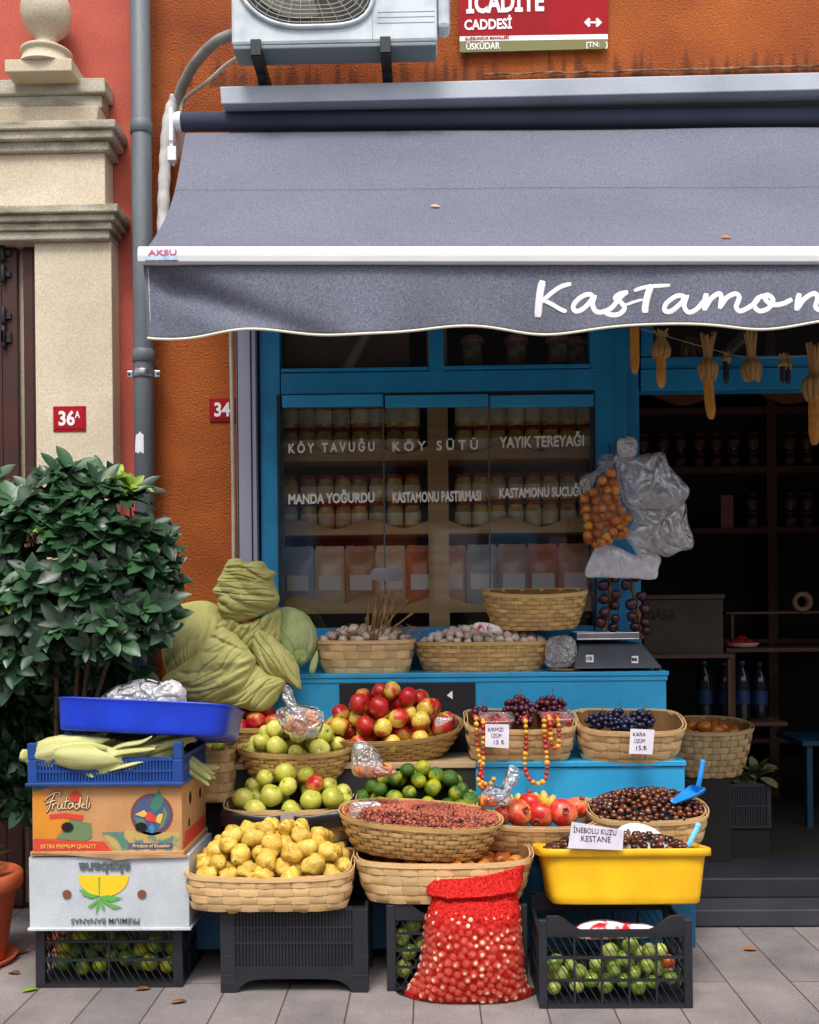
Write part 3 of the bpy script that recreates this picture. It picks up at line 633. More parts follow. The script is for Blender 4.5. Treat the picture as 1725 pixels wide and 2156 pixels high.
q = MB(); q.tube([Vector(fab(u/40, .46))+Vector((0,-.003,.003)) for u in range(41)], .0007, 5); wpart(q, 'seam', mat('thread', rgb(100,102,110), .9))
barH = 19/sc(FY)
q = MB(); prof = [(-.03,-.9),(.0,-1),(.012,-.85),(.015,-.2),(.012,.5),(.0,.95),(-.02,1),(-.05,.8),(-.05,-.9)]
vs = []
for P in (fa, fbb):
    for dy, dz in prof: vs.append((P.x, P.y-dy, P.z+dz*barH))
m_ = len(prof); q.add(vs, [(i, i+m_, (i+1) % m_+m_, (i+1) % m_) for i in range(m_)]+[tuple(range(m_)), tuple(range(2*m_-1, m_-1, -1))]); wpart(q, 'front_bar', WHITEM, .002)
vx0 = at(300, 560, FY).x; vz0 = fa.z-barH*.85
def vy(x, z):
    s_ = x-vx0; t = (vz0-z)
    d = t-(.03+s_*.40); f = .045*math.exp(-(d/.045)**2)*max(0, 1-s_/1.0)*min(1, s_/.08)
    return FY+.012 + f + .012*math.sin(x*4.3)*t/.2 - .02*t + .006*noise.noise((x*2.5, z*3, 0)) - .010*math.sin(2*PI*(s_)/.36+2)*(t/.2)**2
zb_ = Z(700,FY,600)
def vbot(x): return zb_ + .0125*math.sin(2*PI*(x-at(545,700,FY).x)/((at(962,700,FY).x-at(545,700,FY).x))+PI/2)+.000
def val(u, v):
    x = vx0+(XE-vx0)*u; z = vz0+(vbot(x)-vz0)*v
    if u*(XE-vx0) < .03: x += .012*v
    return (x, vy(x, z), z)
q = MB(); q.grid(val, 220, 18); wpart(q, 'valance', CANVAS, solid=.0015)
q = MB(); q.tube([Vector(val(i/220, 1))+Vector((0,-.002,0)) for i in range(221)], .0042, 6); wpart(q, 'piping', PIPING)
q = MB(); q.tube([Vector((at(308,560,FY).x+.012*v/10, vy(at(308,560,FY).x, vz0-.2*v/10)-.001, vz0+(vbot(vx0)-vz0)*v/10)) for v in range(11)], .001, 5); wpart(q, 'side_hem', PIPING)
# script lettering, traced stroke by stroke
KS = [([(562,1178),(552,1225),(546,1280),(543,1330)],12),([(682,1192),(640,1204),(600,1230),(568,1258),(556,1266)],7.5),([(562,1258),(600,1276),(640,1300),(663,1309)],7),
 ([(778,1252),(755,1238),(718,1254),(692,1285),(700,1309),(732,1300),(764,1268),(780,1244),(772,1282),(785,1311),(815,1314),(852,1296),(880,1262),(905,1236),(922,1227)],8),
 ([(922,1227),(885,1238),(868,1256),(892,1273),(907,1296),(885,1322),(850,1326),(824,1318)],8),([(948,1222),(1000,1206),(1100,1199)],6.5),([(905,1285),(950,1268),(985,1258)],4.5),
 ([(1022,1196),(1006,1240),(997,1285),(996,1314)],11),([(1166,1250),(1128,1246),(1086,1275),(1078,1304),(1104,1309),(1146,1276),(1168,1246),(1158,1288),(1175,1317),(1210,1304),(1245,1262)],8),
 ([(1250,1238),(1243,1275),(1240,1312)],9.5),([(1242,1306),(1268,1262),(1300,1240),(1312,1256),(1304,1306)],8),([(1306,1300),(1332,1260),(1370,1240),(1388,1256),(1374,1296),(1392,1314),(1436,1292),(1472,1262)],8),
 ([(1512,1243),(1470,1256),(1452,1288),(1474,1311),(1512,1300),(1532,1264),(1508,1243),(1500,1262),(1530,1284),(1575,1280),(1612,1262)],8),
 ([(1642,1238),(1634,1275),(1630,1312)],9.5),([(1632,1306),(1660,1264),(1700,1240),(1716,1258),(1706,1298),(1728,1312),(1770,1290)],8),
 ([(1775,1240),(1768,1285),(1790,1310),(1830,1285),(1848,1242),(1842,1290),(1862,1312),(1890,1295)],8)]
q = MB()
for pts, wd in KS:
    cc = crom([(x, y, 0) for x, y in pts], 7); P = []
    for c in cc:
        p = at((1640+c.x/1.0537)/1.9, (c.y/1.0537)/1.9, FY); P.append(Vector((p.x, vy(p.x, p.z)-.0015, p.z)))
    rr = wd*1.35/1.0537/1.9/sc(FY); n_ = len(P); q.tube(P, [rr*(.65+.35*min(1, min(i, n_-1-i)/4+.2)) for i in range(n_)], 10, flat=.08)
wpart(q, 'script_lettering', WHITE)
def alet(tx,x0,x1,yc,yb,m,em): 
    o = lettering(tx,x0,x1,yc,yb,FY-.0155,m,aw,'maker_lettering',em); return o
alet('AKSU',312,372,526,537,mat('faded_red_print', rgb(210,110,150), .6),.02)
alet('0216 321 01 - 0532 1234',306,374,549,553,mat('faded_dark_print', rgb(120,80,110), .6),.005)
q = MB(); poly(q, [(306,540),(373,539),(375,547),(305,548)], FY-.0165, .001); wpart(q, 'maker_stripe', mat('faded_blue_print', rgb(120,175,215), .6, rgb(190,210,230), 40, 3))
q = MB(); e = tubeA; q.tube([(e.x-.03,e.y,e.z),(e.x-.012,e.y,e.z),(e.x+.002,e.y,e.z)], [.034,.04,.038], 20); q.box(e.x-.045,e.x-.028,e.y-.035,-.03,e.z-.09,e.z+.045); wpart(q, 'end_bracket', WHITEM, .004)
q = MB(); q.box(e.x-.05,e.x-.015,e.y-.04,e.y-.01,Z(342,-.22,365),Z(312,-.22,365)); q.tube([(e.x-.034,e.y-.02,e.z-.03),(e.x-.04,e.y-.02,Z(330,-.22,365))], .008, 8); wpart(q, 'gear_arm', WHITEM, .003)
for x in (-.55, 1.3):
    q = MB(); s0 = Vector((x,-.05,2.75)); el = Vector((x+.3,-.55,2.62)); s1 = Vector((x+.05,FY+.05,fa.z)); q.bar(s0, el, .03, .05, up=(0,0,1)); q.bar(el, s1, .03, .045, up=(0,0,1)); wpart(q, 'folding_arm', WHITEM, .003)

# ================================================================== DISPLAY STAND
SX0, SX1 = at(388,1279,-.5).x, at(1403,1279,-.32).x
st = thing('display_stand', 'stepped light blue wooden stand carrying the baskets under the window', 'display stand', ((SX0+SX1)/2, -.35, 0)); sti = Matrix.Translation(-st.location)
def stp(q, name, m, bev=.003):
    o = q.build(name, m, st, bevel=bev); o.matrix_parent_inverse = sti; return o
T1, T2, T3 = at(905,1417,-.33).z, at(905,1605,-.57).z, at(905,1788,-.72).z
q = MB(); q.box(SX0, SX1+.005, -.335, -.07, T1-.018, T1); stp(q, 'top_board', BLUE_L)
q = MB(); q.box(SX0, SX1-.004, -.325, -.312, .06, T1-.0185); q.box(SX1-.02, SX1-.004, -.3115, -.08, .06, T1-.0185); stp(q, 'upper_riser', BLUE_L)
q = MB(); q.box(SX0, SX1, -.33, -.3255, T1-.036, T1-.019); stp(q, 'edge_strip', BLUE_L, .001)
q = MB(); q.box(at(640,1500,-.329).x+.14, at(1002,1500,-.329).x, -.3305, -.3255, T2+.005, T1-.04); stp(q, 'dark_panel', mat('dark_board', rgb(30,30,34), .8), 0)  # thin dark board fixed over the upper riser
q = MB(); q.box(SX0, at(1003,1600,-.575).x, -.575, -.3258, T2-.022, T2); stp(q, 'step_board', mat('raw_plank', rgb(190,165,130), .75, rgb(160,134,100), 6, 6, stretch=(.5,4,8)))
q = MB(); q.box(at(1003.5,1600,-.575).x, SX1+.01, -.578, -.3259, T2-.02, T2); stp(q, 'step_board', BLUE_L)
q = MB(); q.box(at(1002,1650,-.57).x, SX1+.005, -.570, -.556, .06, T2-.0225); q.box(SX1-.01, SX1+.005, -.5555, -.33, .06, T2-.0225); stp(q, 'middle_riser', BLUE_L)
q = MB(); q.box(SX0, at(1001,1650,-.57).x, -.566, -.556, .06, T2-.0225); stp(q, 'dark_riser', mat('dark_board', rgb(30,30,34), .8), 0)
q = MB(); q.box(SX0, SX1+.01, -.735, -.5565, T3-.02, T3); stp(q, 'low_board', BLUE)
q = MB(); q.box(SX0, SX1, -.728, -.71, .05, T3-.0205); stp(q, 'lower_riser', mat('deep_blue_paint', rgb(24,104,148), .5, rgb(18,88,128), 5, 4))

# ================================================================== BASKETS
def sup(t, n):
    c, s_ = math.cos(t), math.sin(t); k = (abs(c)**n+abs(s_)**n)**(-1/n); return k*c, k*s_
def arc_angles(a, b, n, cnt):
    """angles spaced evenly along the outline"""
    K = 720; P = [sup(2*PI*i/K, n) for i in range(K+1)]; L = [0]
    for i in range(K): L.append(L[-1]+math.hypot((P[i+1][0]-P[i][0])*a, (P[i+1][1]-P[i][1])*b))
    out = []; j = 0
    for i in range(cnt):
        tl = L[-1]*i/cnt
        while L[j+1] < tl: j += 1
        out.append(2*PI*(j+(tl-L[j])/(L[j+1]-L[j]))/K)
    return out
def woven(name, label, M, a, b, h, k=.85, n=4, rows=5, cols=28, amp=.0035, m=None, rim=lambda t: 0, rimh=.014, stake=.86, seed=1, group=None, tint=1, bottom_only=False):
    rn = random.Random(seed); m = m or CHIP
    t = thing(name, label, 'basket', (0,0,0), group); t.matrix_world = M
    SUB = 6; A = arc_angles(a, b, n, cols*SUB); NA = len(A)
    def pos(i, u, off):
        th = A[i % NA]; cx, cy = sup(th, n); s_ = k+(1-k)*u**.8; x, y = cx*a*s_, cy*b*s_
        nx, ny = cx*abs(cx)**(n-2)*b, cy*abs(cy)**(n-2)*a; l = math.hypot(nx, ny) or 1
        bul = .004*math.sin(PI*u)
        return (x+nx/l*(off+bul), y+ny/l*(off+bul), u*(h+rim(th))-.006*(1-u)**6*0)
    q = MB(); top = 1-rimh/h*.6
    for r in range(rows):
        u0, u1 = (r+.04)/rows*top, (r+.96)/rows*top
        for c in range(r % 2, cols, 2):
            tone = tint*rn.uniform(.80,1.16); vs = []
            for j in range(2*SUB+1):
                i = (c-1)*SUB+j; off = amp*math.cos(PI*(j/SUB-1))
                um = (u0+u1)/2; vs += [pos(i, u0, off), pos(i, um, off+amp*.25), pos(i, u1, off)]
            q.add(vs, [(3*j+e, 3*j+3+e, 3*j+4+e, 3*j+1+e) for j in range(2*SUB) for e in (0,1)], 0, True, tone)
    for c in range(cols):
        for r in range(rows):
            if (c+r) % 2 == 0: continue
            tone = tint*rn.uniform(.8,1.12); vs = []
            for e in range(5):
                u = ((r-.5)+e/4*2)/rows*top; u = min(max(u, 0), top); off = amp*.9*math.cos(PI*(e/4*2-1))
                W_ = stake*SUB/2
                for s_ in (-1, 1):
                    i0 = c*SUB+s_*W_; fl = math.floor(i0); fr_ = i0-fl; p0, p1 = pos(fl, u, off), pos(fl+1, u, off); vs.append(tuple(p0[z]*(1-fr_)+p1[z]*fr_ for z in range(3)))
            q.add(vs, [(2*e, 2*e+1, 2*e+3, 2*e+2) for e in range(4)], 0, True, tone)
    q.build('woven_wall', m, t)
    q = MB(); N = NA//2
    for (u0, u1, o0, o1, zt) in ((1-rimh/h, 1, amp+.0005, amp+.003, 0),(1-rimh/h, 1, -amp-.0045, -amp-.002, .001)):
        vs = []
        for i in range(N):
            ii = i*2; w_ = .0008*math.sin(i*.9)
            for u, o in ((u0,o0+w_),(u0,o1+w_),(1,o1+w_),(1,o0+w_)):
                p = pos(ii, u, o); vs.append((p[0],p[1],p[2]+zt))
        fs = [(4*i+e, 4*((i+1) % N)+e, 4*((i+1) % N)+(e+1) % 4, 4*i+(e+1) % 4) for i in range(N) for e in range(4)]
        q.add(vs, fs, 0, False, tint*rn.uniform(.95,1.05))
    q.build('rim', m, t)
    q = MB(); vs = [pos(2*i, u, -amp-.005) for u in (0, .5, .985) for i in range(N)]
    fs = [(r*N+i, r*N+(i+1) % N, (r+1)*N+(i+1) % N, (r+1)*N+i) for r in range(2) for i in range(N)] + [tuple(range(N-1, -1, -1))]
    q.add(vs, fs, 0, True); q.build('inner_lining', LINER, t)
    return t
def bk(label, x0, x1, yf, yb, Yf, b, k=.85, n=4, tilt=0, yaw=0, roll=0, **kw):
    cy = Yf+b; cx = at((x0+x1)/2, yf, cy).x; a = (x1-x0)/2/sc(cy)
    z0 = at((x0+x1)/2, yb, cy-b*k).z; z1 = at((x0+x1)/2, yf, Yf).z; h = z1-z0
    M = Matrix.Translation((cx, cy-b*k, z0)) @ Matrix.Rotation(R(yaw),4,'Z') @ Matrix.Rotation(R(roll),4,'Y') @ Matrix.Rotation(R(tilt),4,'X') @ Matrix.Translation((0, b*k, 0))
    t = woven(kw.pop('name','basket'), label, M, a, b, h, k, n, **kw)
    return dict(o=t, M=M, a=a, b=b, h=h, n=n, k=k)
sag = lambda s_: (lambda t: -s_*abs(math.sin(t))**1.5+s_*.3)
BK = {}
BK['garlic'] = bk('square chip basket of garlic with dried stalks on the top step', 668,873,1347,1423,-.305,.11,.84,4.5,rows=4,cols=20,rim=sag(.006),seed=3)
BK['garlic2'] = bk('wide oval split wood basket of loose garlic on the top step', 873,1157,1352,1431,-.335,.145,.80,2.3,rows=8,cols=34,amp=.003,stake=.3,m=WICK,seed=4)
BK['empty'] = bk('empty round basket perched above the oval garlic basket', 1018,1233,1246,1328,-.32,.115,.80,2.3,tilt=7,rows=8,cols=30,amp=.003,stake=.3,m=WICK,seed=5,rim=lambda t:-.008*math.sin(t*1)**2)
BK['apples'] = bk('large round basket heaped with red and yellow apples', 672,976,1552,1611,-.575,.165,.74,2.2,tilt=15,roll=-2,rows=8,cols=36,amp=.0032,stake=.3,m=WICK,tint=.92,seed=6)
BK['apples_left'] = bk('half hidden basket of red apples behind the blue tray', 452,640,1531,1592,-.50,.12,.78,2.2,tilt=8,rows=7,cols=28,amp=.003,stake=.3,m=WICK,tint=.85,seed=7)
BK['green'] = bk('round basket of green apples left of the big apple basket', 505,742,1585,1648,-.66,.115,.78,2.3,tilt=8,rows=7,cols=28,amp=.0032,stake=.3,m=WICK,tint=.95,seed=8)
BK['box'] = bk('chip basket with black plastic lining full of green apples', 482,748,1700,1795,-.76,.135,.90,5,tilt=5,rows=4,cols=24,tint=.9,seed=9,rim=sag(.012))
BK['lime'] = bk('chip basket of green mandarins in the middle of the stand', 748,1003,1702,1775,-.69,.135,.88,4,tilt=8,rows=4,cols=24,tint=.9,seed=10)
BK['cherry'] = bk('pale oval basket full of small dried red fruits', 712,1050,1738,1812,-.99,.15,.80,2.4,tilt=7,roll=4,rows=7,cols=36,amp=.0035,stake=.3,m=WICK,tint=1.12,seed=11)
BK['under'] = bk('chip basket underneath the pale oval basket', 750,1118,1815,1904,-1.03,.16,.86,4,rows=4,cols=28,rim=sag(.012),tint=1.08,seed=12)
BK['quince'] = bk('wide chip basket of yellow quinces on the black crate', 405,748,1838,1920,-1.06,.165,.93,6,tilt=3,rows=4,cols=28,rim=sag(.022),tint=1.08,seed=13)
BK['redgrape'] = bk('chip basket of red grapes and strawberries on the middle step', 980,1205,1527,1604,-.575,.115,.9,5,tilt=14,rows=4,cols=22,rim=sag(.014),seed=14)
BK['blackgrape'] = bk('chip basket of black grapes with a price card', 1207,1428,1530,1615,-.585,.12,.84,4,tilt=15,roll=1,rows=4,cols=22,rim=sag(.012),seed=15)
BK['pome'] = bk('chip basket of pomegranates and small yellow fruits', 1000,1250,1730,1798,-.78,.135,.88,4,tilt=14,roll=1,rows=4,cols=24,rim=sag(.014),seed=16)
BK['nut'] = bk('deep chip basket of shelled chestnuts with a blue scoop', 1238,1481,1722,1800,-.80,.135,.86,3.2,tilt=9,roll=-1,rows=5,cols=24,rim=sag(.008),seed=17)
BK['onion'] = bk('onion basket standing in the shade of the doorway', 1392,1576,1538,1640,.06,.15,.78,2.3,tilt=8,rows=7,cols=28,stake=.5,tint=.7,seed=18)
BK['side'] = bk('narrow chip basket squeezed behind the stacked boxes', 418,496,1580,1690,-.66,.10,.85,4,rows=5,cols=12,tint=.85,seed=19)

# ================================================================== FRUIT
def darts(B, z0, hump, r, kk=1.8, tries=5000, layers=2, seed=0, shrink=.0, jit=.15, cap=10**9, edge=None, xr=(-1,1)):
    """positions on a heaped mound inside a basket, local coordinates"""
    rn = random.Random(seed); out = []; cell = {}
    a, b = B['a']-r*(1.12 if edge is None else edge), B['b']-r*(1.12 if edge is None else edge)
    for L in range(layers):
        n = 0
        for _ in range(tries):
            x, y = rn.uniform(*xr), rn.uniform(-1,1); rho = (abs(x)**B['n']+abs(y)**B['n'])**(1/B['n'])
            if rho > 1-shrink: continue
            zz = z0+hump*(1-rho**2.2)+rn.uniform(-jit,jit)*r-L*r*1.35; fs_ = B['k']+(1-B['k'])*min(1, max(0, (zz-r*.4)/B['h']))**.8 - (.0 if L == 0 else .04)
            p = Vector((x*a*fs_, y*b*fs_, zz)); d2 = 2*r*(kk/2)
            key = (int(p.x//d2), int(p.y//d2), int(p.z//d2)); ok = True
            for i in (-1,0,1):
                for j in (-1,0,1):
                    for k in (-1,0,1):
                        for o in cell.get((key[0]+i,key[1]+j,key[2]+k),()):
                            if (o-p).length < d2: ok = False; break
                        if not ok: break
                    if not ok: break
                if not ok: break
            if ok: cell.setdefault(key, []).append(p); out.append((L, p)); n += 1
            if n >= cap: break
    return out
def rrot(rn): return Euler((rn.uniform(0,2*PI), rn.uniform(0,2*PI), rn.uniform(0,2*PI))).to_matrix().to_4x4()
def upish(rn, m=1.1): return Euler((rn.uniform(-m,m)+.5, rn.uniform(-m,m), rn.uniform(0,2*PI))).to_matrix().to_4x4()
def scatter(name, cat, label, group, meshes, B, pts, r, seed=1, rot=rrot, svar=.15, limit=300):
    """one object per fruit, the first ones listed; what is beyond the limit becomes one heap"""
    rn = random.Random(seed); pts = list(pts); CPs = [(B['M'] @ p, L) for L, p in pts]
    CPs.sort(key=lambda c: (c[1], (c[0]-CP).length)); rest = MB()
    for i, (p, L) in enumerate(CPs):
        me = rn.choice(meshes); Mx = Matrix.Translation(p) @ rot(rn) @ Matrix.Scale(r*rn.uniform(1-svar,1+svar), 4)
        if i < limit: tag(mkobj(name, me, None, Mx), label, cat, group)
        else:
            rest.add([v.co for v in me.vertices], [tuple(pl.vertices) for pl in me.polygons], 0, True, 1.0, Mx)
    if rest.v: tag(rest.build(name+'_heap', meshes[0].materials[0]), label+', the rest of the heap', cat+' heap', None, 'stuff')
def fruit_mat(name, c1, c2, c3, lo, hi, rough=.42, speck=None, nscale=1.1, coat=.14, bump=0, rnd=.12):
    """skin running from c1 to c2 in a broad blush (unit-radius fruit), with fine flecks of c3"""
    m = bpy.data.materials.new(name); m.use_nodes = True; t = m.node_tree; L = t.links; p = t.nodes['Principled BSDF']; p.inputs['Roughness'].default_value = rough; p.inputs['Coat Weight'].default_value = coat; p.inputs['Coat Roughness'].default_value = .2
    tc = node(t, 'ShaderNodeTexCoord'); oi = node(t, 'ShaderNodeObjectInfo')
    va = node(t, 'ShaderNodeVectorMath', operation='SCALE'); va.inputs[0].default_value = (31,17,43); L.new(oi.outputs['Random'], va.inputs['Scale'])
    vb = node(t, 'ShaderNodeVectorMath', operation='ADD'); L.new(tc.outputs['Object'], vb.inputs[0]); L.new(va.outputs[0], vb.inputs[1])
    n = node(t, 'ShaderNodeTexNoise', Scale=nscale, Detail=2.5); L.new(vb.outputs[0], n.inputs['Vector'])
    sp = node(t, 'ShaderNodeSeparateXYZ'); L.new(tc.outputs['Object'], sp.inputs[0])
    ma = node(t, 'ShaderNodeMath', operation='MULTIPLY_ADD'); L.new(sp.outputs['X'], ma.inputs[0]); ma.inputs[1].default_value = .22; L.new(n.outputs['Fac'], ma.inputs[2])
    mb = node(t, 'ShaderNodeMath', operation='MULTIPLY_ADD'); L.new(oi.outputs['Random'], mb.inputs[0]); mb.inputs[1].default_value = .3; 
    mc = node(t, 'ShaderNodeMath', operation='SUBTRACT'); L.new(ma.outputs[0], mc.inputs[0]); mc.inputs[1].default_value = .15; L.new(mc.outputs[0], mb.inputs[2])
    r = node(t, 'ShaderNodeValToRGB'); r.color_ramp.elements[0].position = lo; r.color_ramp.elements[1].position = hi; r.color_ramp.elements[0].color = c1; r.color_ramp.elements[1].color = c2; L.new(mb.outputs[0], r.inputs[0])
    n2 = node(t, 'ShaderNodeTexNoise', Scale=7, Detail=4); L.new(vb.outputs[0], n2.inputs['Vector']); r2 = node(t, 'ShaderNodeValToRGB'); r2.color_ramp.elements[0].position = .52; r2.color_ramp.elements[1].position = .70; r2.color_ramp.elements[0].color = (0,0,0,1); L.new(n2.outputs['Fac'], r2.inputs[0])
    mx = node(t, 'ShaderNodeMix', data_type='RGBA'); L.new(r2.outputs[0], mx.inputs[0]); L.new(r.outputs[0], mx.inputs[6]); mx.inputs[7].default_value = c3
    mr = node(t, 'ShaderNodeMapRange'); mr.inputs['To Min'].default_value = 1-rnd; mr.inputs['To Max'].default_value = 1+rnd; L.new(oi.outputs['Random'], mr.inputs[0])
    s = node(t, 'ShaderNodeVectorMath', operation='SCALE'); L.new(mx.outputs[2], s.inputs[0]); L.new(mr.outputs[0], s.inputs['Scale']); L.new(s.outputs[0], p.inputs['Base Color'])
    if bump:
        n3 = node(t, 'ShaderNodeTexNoise', Scale=bump, Detail=3); L.new(vb.outputs[0], n3.inputs['Vector']); b = node(t, 'ShaderNodeBump', Strength=.35, Distance=.03); L.new(n3.outputs['Fac'], b.inputs['Height']); L.new(b.outputs[0], p.inputs['Normal'])
    return m
STALK = mat('brown_stalk', rgb(86,66,38), .8)
def apple_mesh(name, m, seed, squat=.88, dip=.16, stalk=True):
    rn = random.Random(seed); ph = rn.uniform(0,6); q = MB(); prof = []
    for i in range(15):
        t = PI*i/14; r_ = math.sin(t)**.92; z = -math.cos(t)*squat; r_ *= 1+.06*(z/squat)
        z -= (dip if t > PI/2 else -dip*.7)*math.exp(-(r_/.28)**2); prof.append((max(r_,.001), z))
    def fn(r_, z, t): k = 1+.025*math.cos(5*t+ph)*(1 if z > -.2 else 1.8)+.03*math.cos(t*2+ph); return (r_*k*math.cos(t), r_*k*math.sin(t), z*(1+.05*math.cos(t+ph)))
    q.lathe(prof, 20, fn=fn)
    if stalk: q.tube([(0,0,squat*.68),(.03,0,squat*.95),(.08,.02,squat*1.12)], [.035,.025,.04], 5, 1)
    q.lathe([(.0,-squat*.86),(.09,-squat*.9),(.05,-squat*.98),(0,-squat*.95)], 6, 1)
    return q.mesh(name, [m, STALK])
def ball_mesh(name, m, seed, sx=1, sz=1, lump=.03, point=0, tip=None, n=16, seg=0):
    rn = random.Random(seed); off = Vector((rn.uniform(0,50),0,0)); q = MB(); prof = []; K = n//2+2
    for i in range(K+1):
        t = PI*i/K; z = -math.cos(t)*sz; r_ = max(math.sin(t), .001); z += point*max(0, (z-.5))**1.0*1.2 if z > .5 else 0; prof.append((r_, z))
    def fn(r_, z, t):
        v = Vector((r_*math.cos(t), r_*math.sin(t), z)); k = 1+lump*2*noise.noise(v*1.4+off)
        if seg: k *= 1+.05*abs(math.cos(seg*t/2))-.03
        return v*k
    q.lathe(prof, n, fn=fn)
    if tip: q.tube([(0,0,sz*.95),(0.02,0,sz*1.05+point*.4),(0.05,0,sz*1.15+point*.7)], [.1,.07,.05], 5, 1)
    return q.mesh(name, [m, tip or m])
RA = fruit_mat('red_yellow_apple_skin', rgb(178,18,22), rgb(206,190,74), rgb(206,80,44), .46, .66, nscale=.9)
RA2 = fruit_mat('red_apple_skin', rgb(172,12,24), rgb(200,150,60), rgb(150,10,20), .6, .85, nscale=.9)
GA = fruit_mat('green_apple_skin', rgb(178,186,62), rgb(206,204,98), rgb(190,150,80), .35, .7)
LM = fruit_mat('green_mandarin_skin', rgb(46,92,18), rgb(172,172,28), rgb(90,124,20), .38, .68, rough=.35, bump=14)
QU = fruit_mat('quince_skin', rgb(222,190,84), rgb(204,166,66), rgb(146,98,44), .3, .7, rough=.55, coat=.05)
GAR = fruit_mat('garlic_skin', rgb(226,212,196), rgb(196,170,152), rgb(150,110,100), .3, .7, rough=.65, coat=0)
ON = fruit_mat('onion_skin', rgb(168,82,26), rgb(206,138,52), rgb(124,50,16), .3, .7, rough=.3)
CH = fruit_mat('chestnut_shell', rgb(66,24,12), rgb(120,62,26), rgb(40,14,8), .4, .75, rough=.25, coat=.4, rnd=.35)
BG = fruit_mat('black_grape_skin', rgb(26,24,48), rgb(44,38,70), rgb(16,14,30), .3, .7, rough=.35, rnd=.3)
RG = fruit_mat('red_grape_skin', rgb(92,24,42), rgb(58,18,44), rgb(130,50,50), .3, .7, rough=.3, rnd=.3)
PG = fruit_mat('pomegranate_skin', rgb(206,36,32), rgb(226,150,90), rgb(200,80,60), .4, .75, rough=.35)
DR = fruit_mat('dried_red_fruit', rgb(118,38,30), rgb(164,90,66), rgb(70,22,22), .35, .7, rough=.6, rnd=.55, coat=.1)
TM = fruit_mat('green_tomato_skin', rgb(140,170,62), rgb(200,206,110), rgb(90,126,44), .35, .7, rough=.3)
TR = fruit_mat('orange_tomato_skin', rgb(206,66,24), rgb(214,120,40), rgb(180,50,20), .35, .7, rough=.3)
ra = [apple_mesh('apple_fruit', RA, i) for i in range(3)] + [apple_mesh('apple_fruit', RA2, 8)]
ga = [apple_mesh('green_apple_fruit', GA, 20+i, .9) for i in range(3)]
lm = [ball_mesh('mandarin_fruit', LM, i, sz=.88, lump=.02, tip=None) for i in range(2)]
qu = [ball_mesh('quince_fruit', QU, i, sz=1.05, lump=.16, point=.35, tip=STALK, n=20) for i in range(4)]
gr = [ball_mesh('garlic_bulb', GAR, i, sz=.8, lump=.05, point=.7, tip=GAR, n=18, seg=9) for i in range(3)]
on = [ball_mesh('onion_bulb', ON, i, sz=.92, lump=.03, point=.5, tip=STALK, n=16) for i in range(2)]
ch = [ball_mesh('chestnut_nut', CH, i, sz=.8, lump=.14, point=.5, n=10) for i in range(3)]
dr = [ball_mesh('dried_fruit', DR, i, sz=1.25, lump=.2, n=7) for i in range(3)]
tm = [ball_mesh('tomato_fruit', TM, i, sz=.88, lump=.04, seg=5, tip=None) for i in range(3)]
to = [ball_mesh('orange_tomato_fruit', TR, 9, sz=.88, lump=.04, tip=None)]
B = BK['apples']; scatter('apple', 'apple', 'red and yellow apple heaped in the large round basket', 'apples in the large round basket', ra, B, darts(B, B['h']*.80, .155, .036, 1.76, seed=2, layers=3, edge=.8), .037, 3, upish)
B = BK['apples_left']; scatter('apple', 'apple', 'red apple in the half hidden basket behind the blue tray', 'apples in the half hidden basket', [ra[0],ra[3],ra[3]], B, darts(B, B['h']*.85, .045, .034, 1.8, seed=4), .035, 5, upish)
B = BK['green']; scatter('green_apple', 'apple', 'pale green apple in the round basket', 'green apples in the round basket', ga, B, darts(B, B['h']*.85, .105, .034, 1.78, seed=6, edge=.9), .035, 7, upish)
B = BK['box']; P = darts(B, B['h']*.88, .115, .036, 1.78, seed=8, edge=.85); scatter('green_apple', 'apple', 'pale green apple in the black lined basket', 'green apples in the black lined basket', ga, B, P[1:], .0372, 9, upish)
tag(mkobj('apple', ra[3], None, Matrix.Translation(at(664,1651,-.70)) @ upish(random.Random(5)) @ Matrix.Scale(.034,4)), 'single red apple among the green apples', 'apple')
B = BK['lime']; scatter('mandarin', 'mandarin', 'green and yellow mandarin in the chip basket on the stand', 'green mandarins on the stand', lm, B, darts(B, B['h']*.95, .125, .029, 1.76, seed=10, edge=.6), .0312, 11)
B = BK['quince']; scatter('quince', 'quince', 'lumpy yellow quince heaped in the wide chip basket', 'quinces in the wide chip basket', qu, B, darts(B, B['h']*.84, .13, .031, 1.72, seed=12, layers=3), .0315, 13)
B = BK['garlic']; scatter('garlic', 'garlic bulb', 'garlic bulb in the square basket with stalks', 'garlic in the square basket', gr, B, darts(B, B['h']*.95, .05, .02, 1.8, seed=14), .021, 15, upish)
B = BK['garlic2']; scatter('garlic', 'garlic bulb', 'loose garlic bulb in the oval basket', 'garlic in the oval basket', gr, B, darts(B, B['h']*.97, .055, .018, 1.8, seed=16, edge=1.4), .019, 17, upish, limit=200)
B = BK['onion']; scatter('onion', 'onion', 'brown onion in the doorway basket', 'onions in the doorway basket', on, B, darts(B, B['h']*.7, .05, .03, 1.8, seed=18), .031, 19)
B = BK['nut']; scatter('chestnut', 'chestnut', 'dark shiny chestnut in the deep chip basket', 'chestnuts in the deep basket', ch, B, darts(B, B['h']*.96, .06, .0108, 1.85, seed=20, layers=2, tries=12000), .0118, 21, limit=230)
B = BK['cherry']; scatter('dried_fruit', 'dried fruit', 'small dried red fruit in the pale oval basket', 'dried red fruits in the pale basket', dr, B, darts(B, B['h']*.95, .012, .0062, 1.75, seed=22, layers=1, tries=24000, jit=.5), .0066, 23, limit=300, svar=.25)
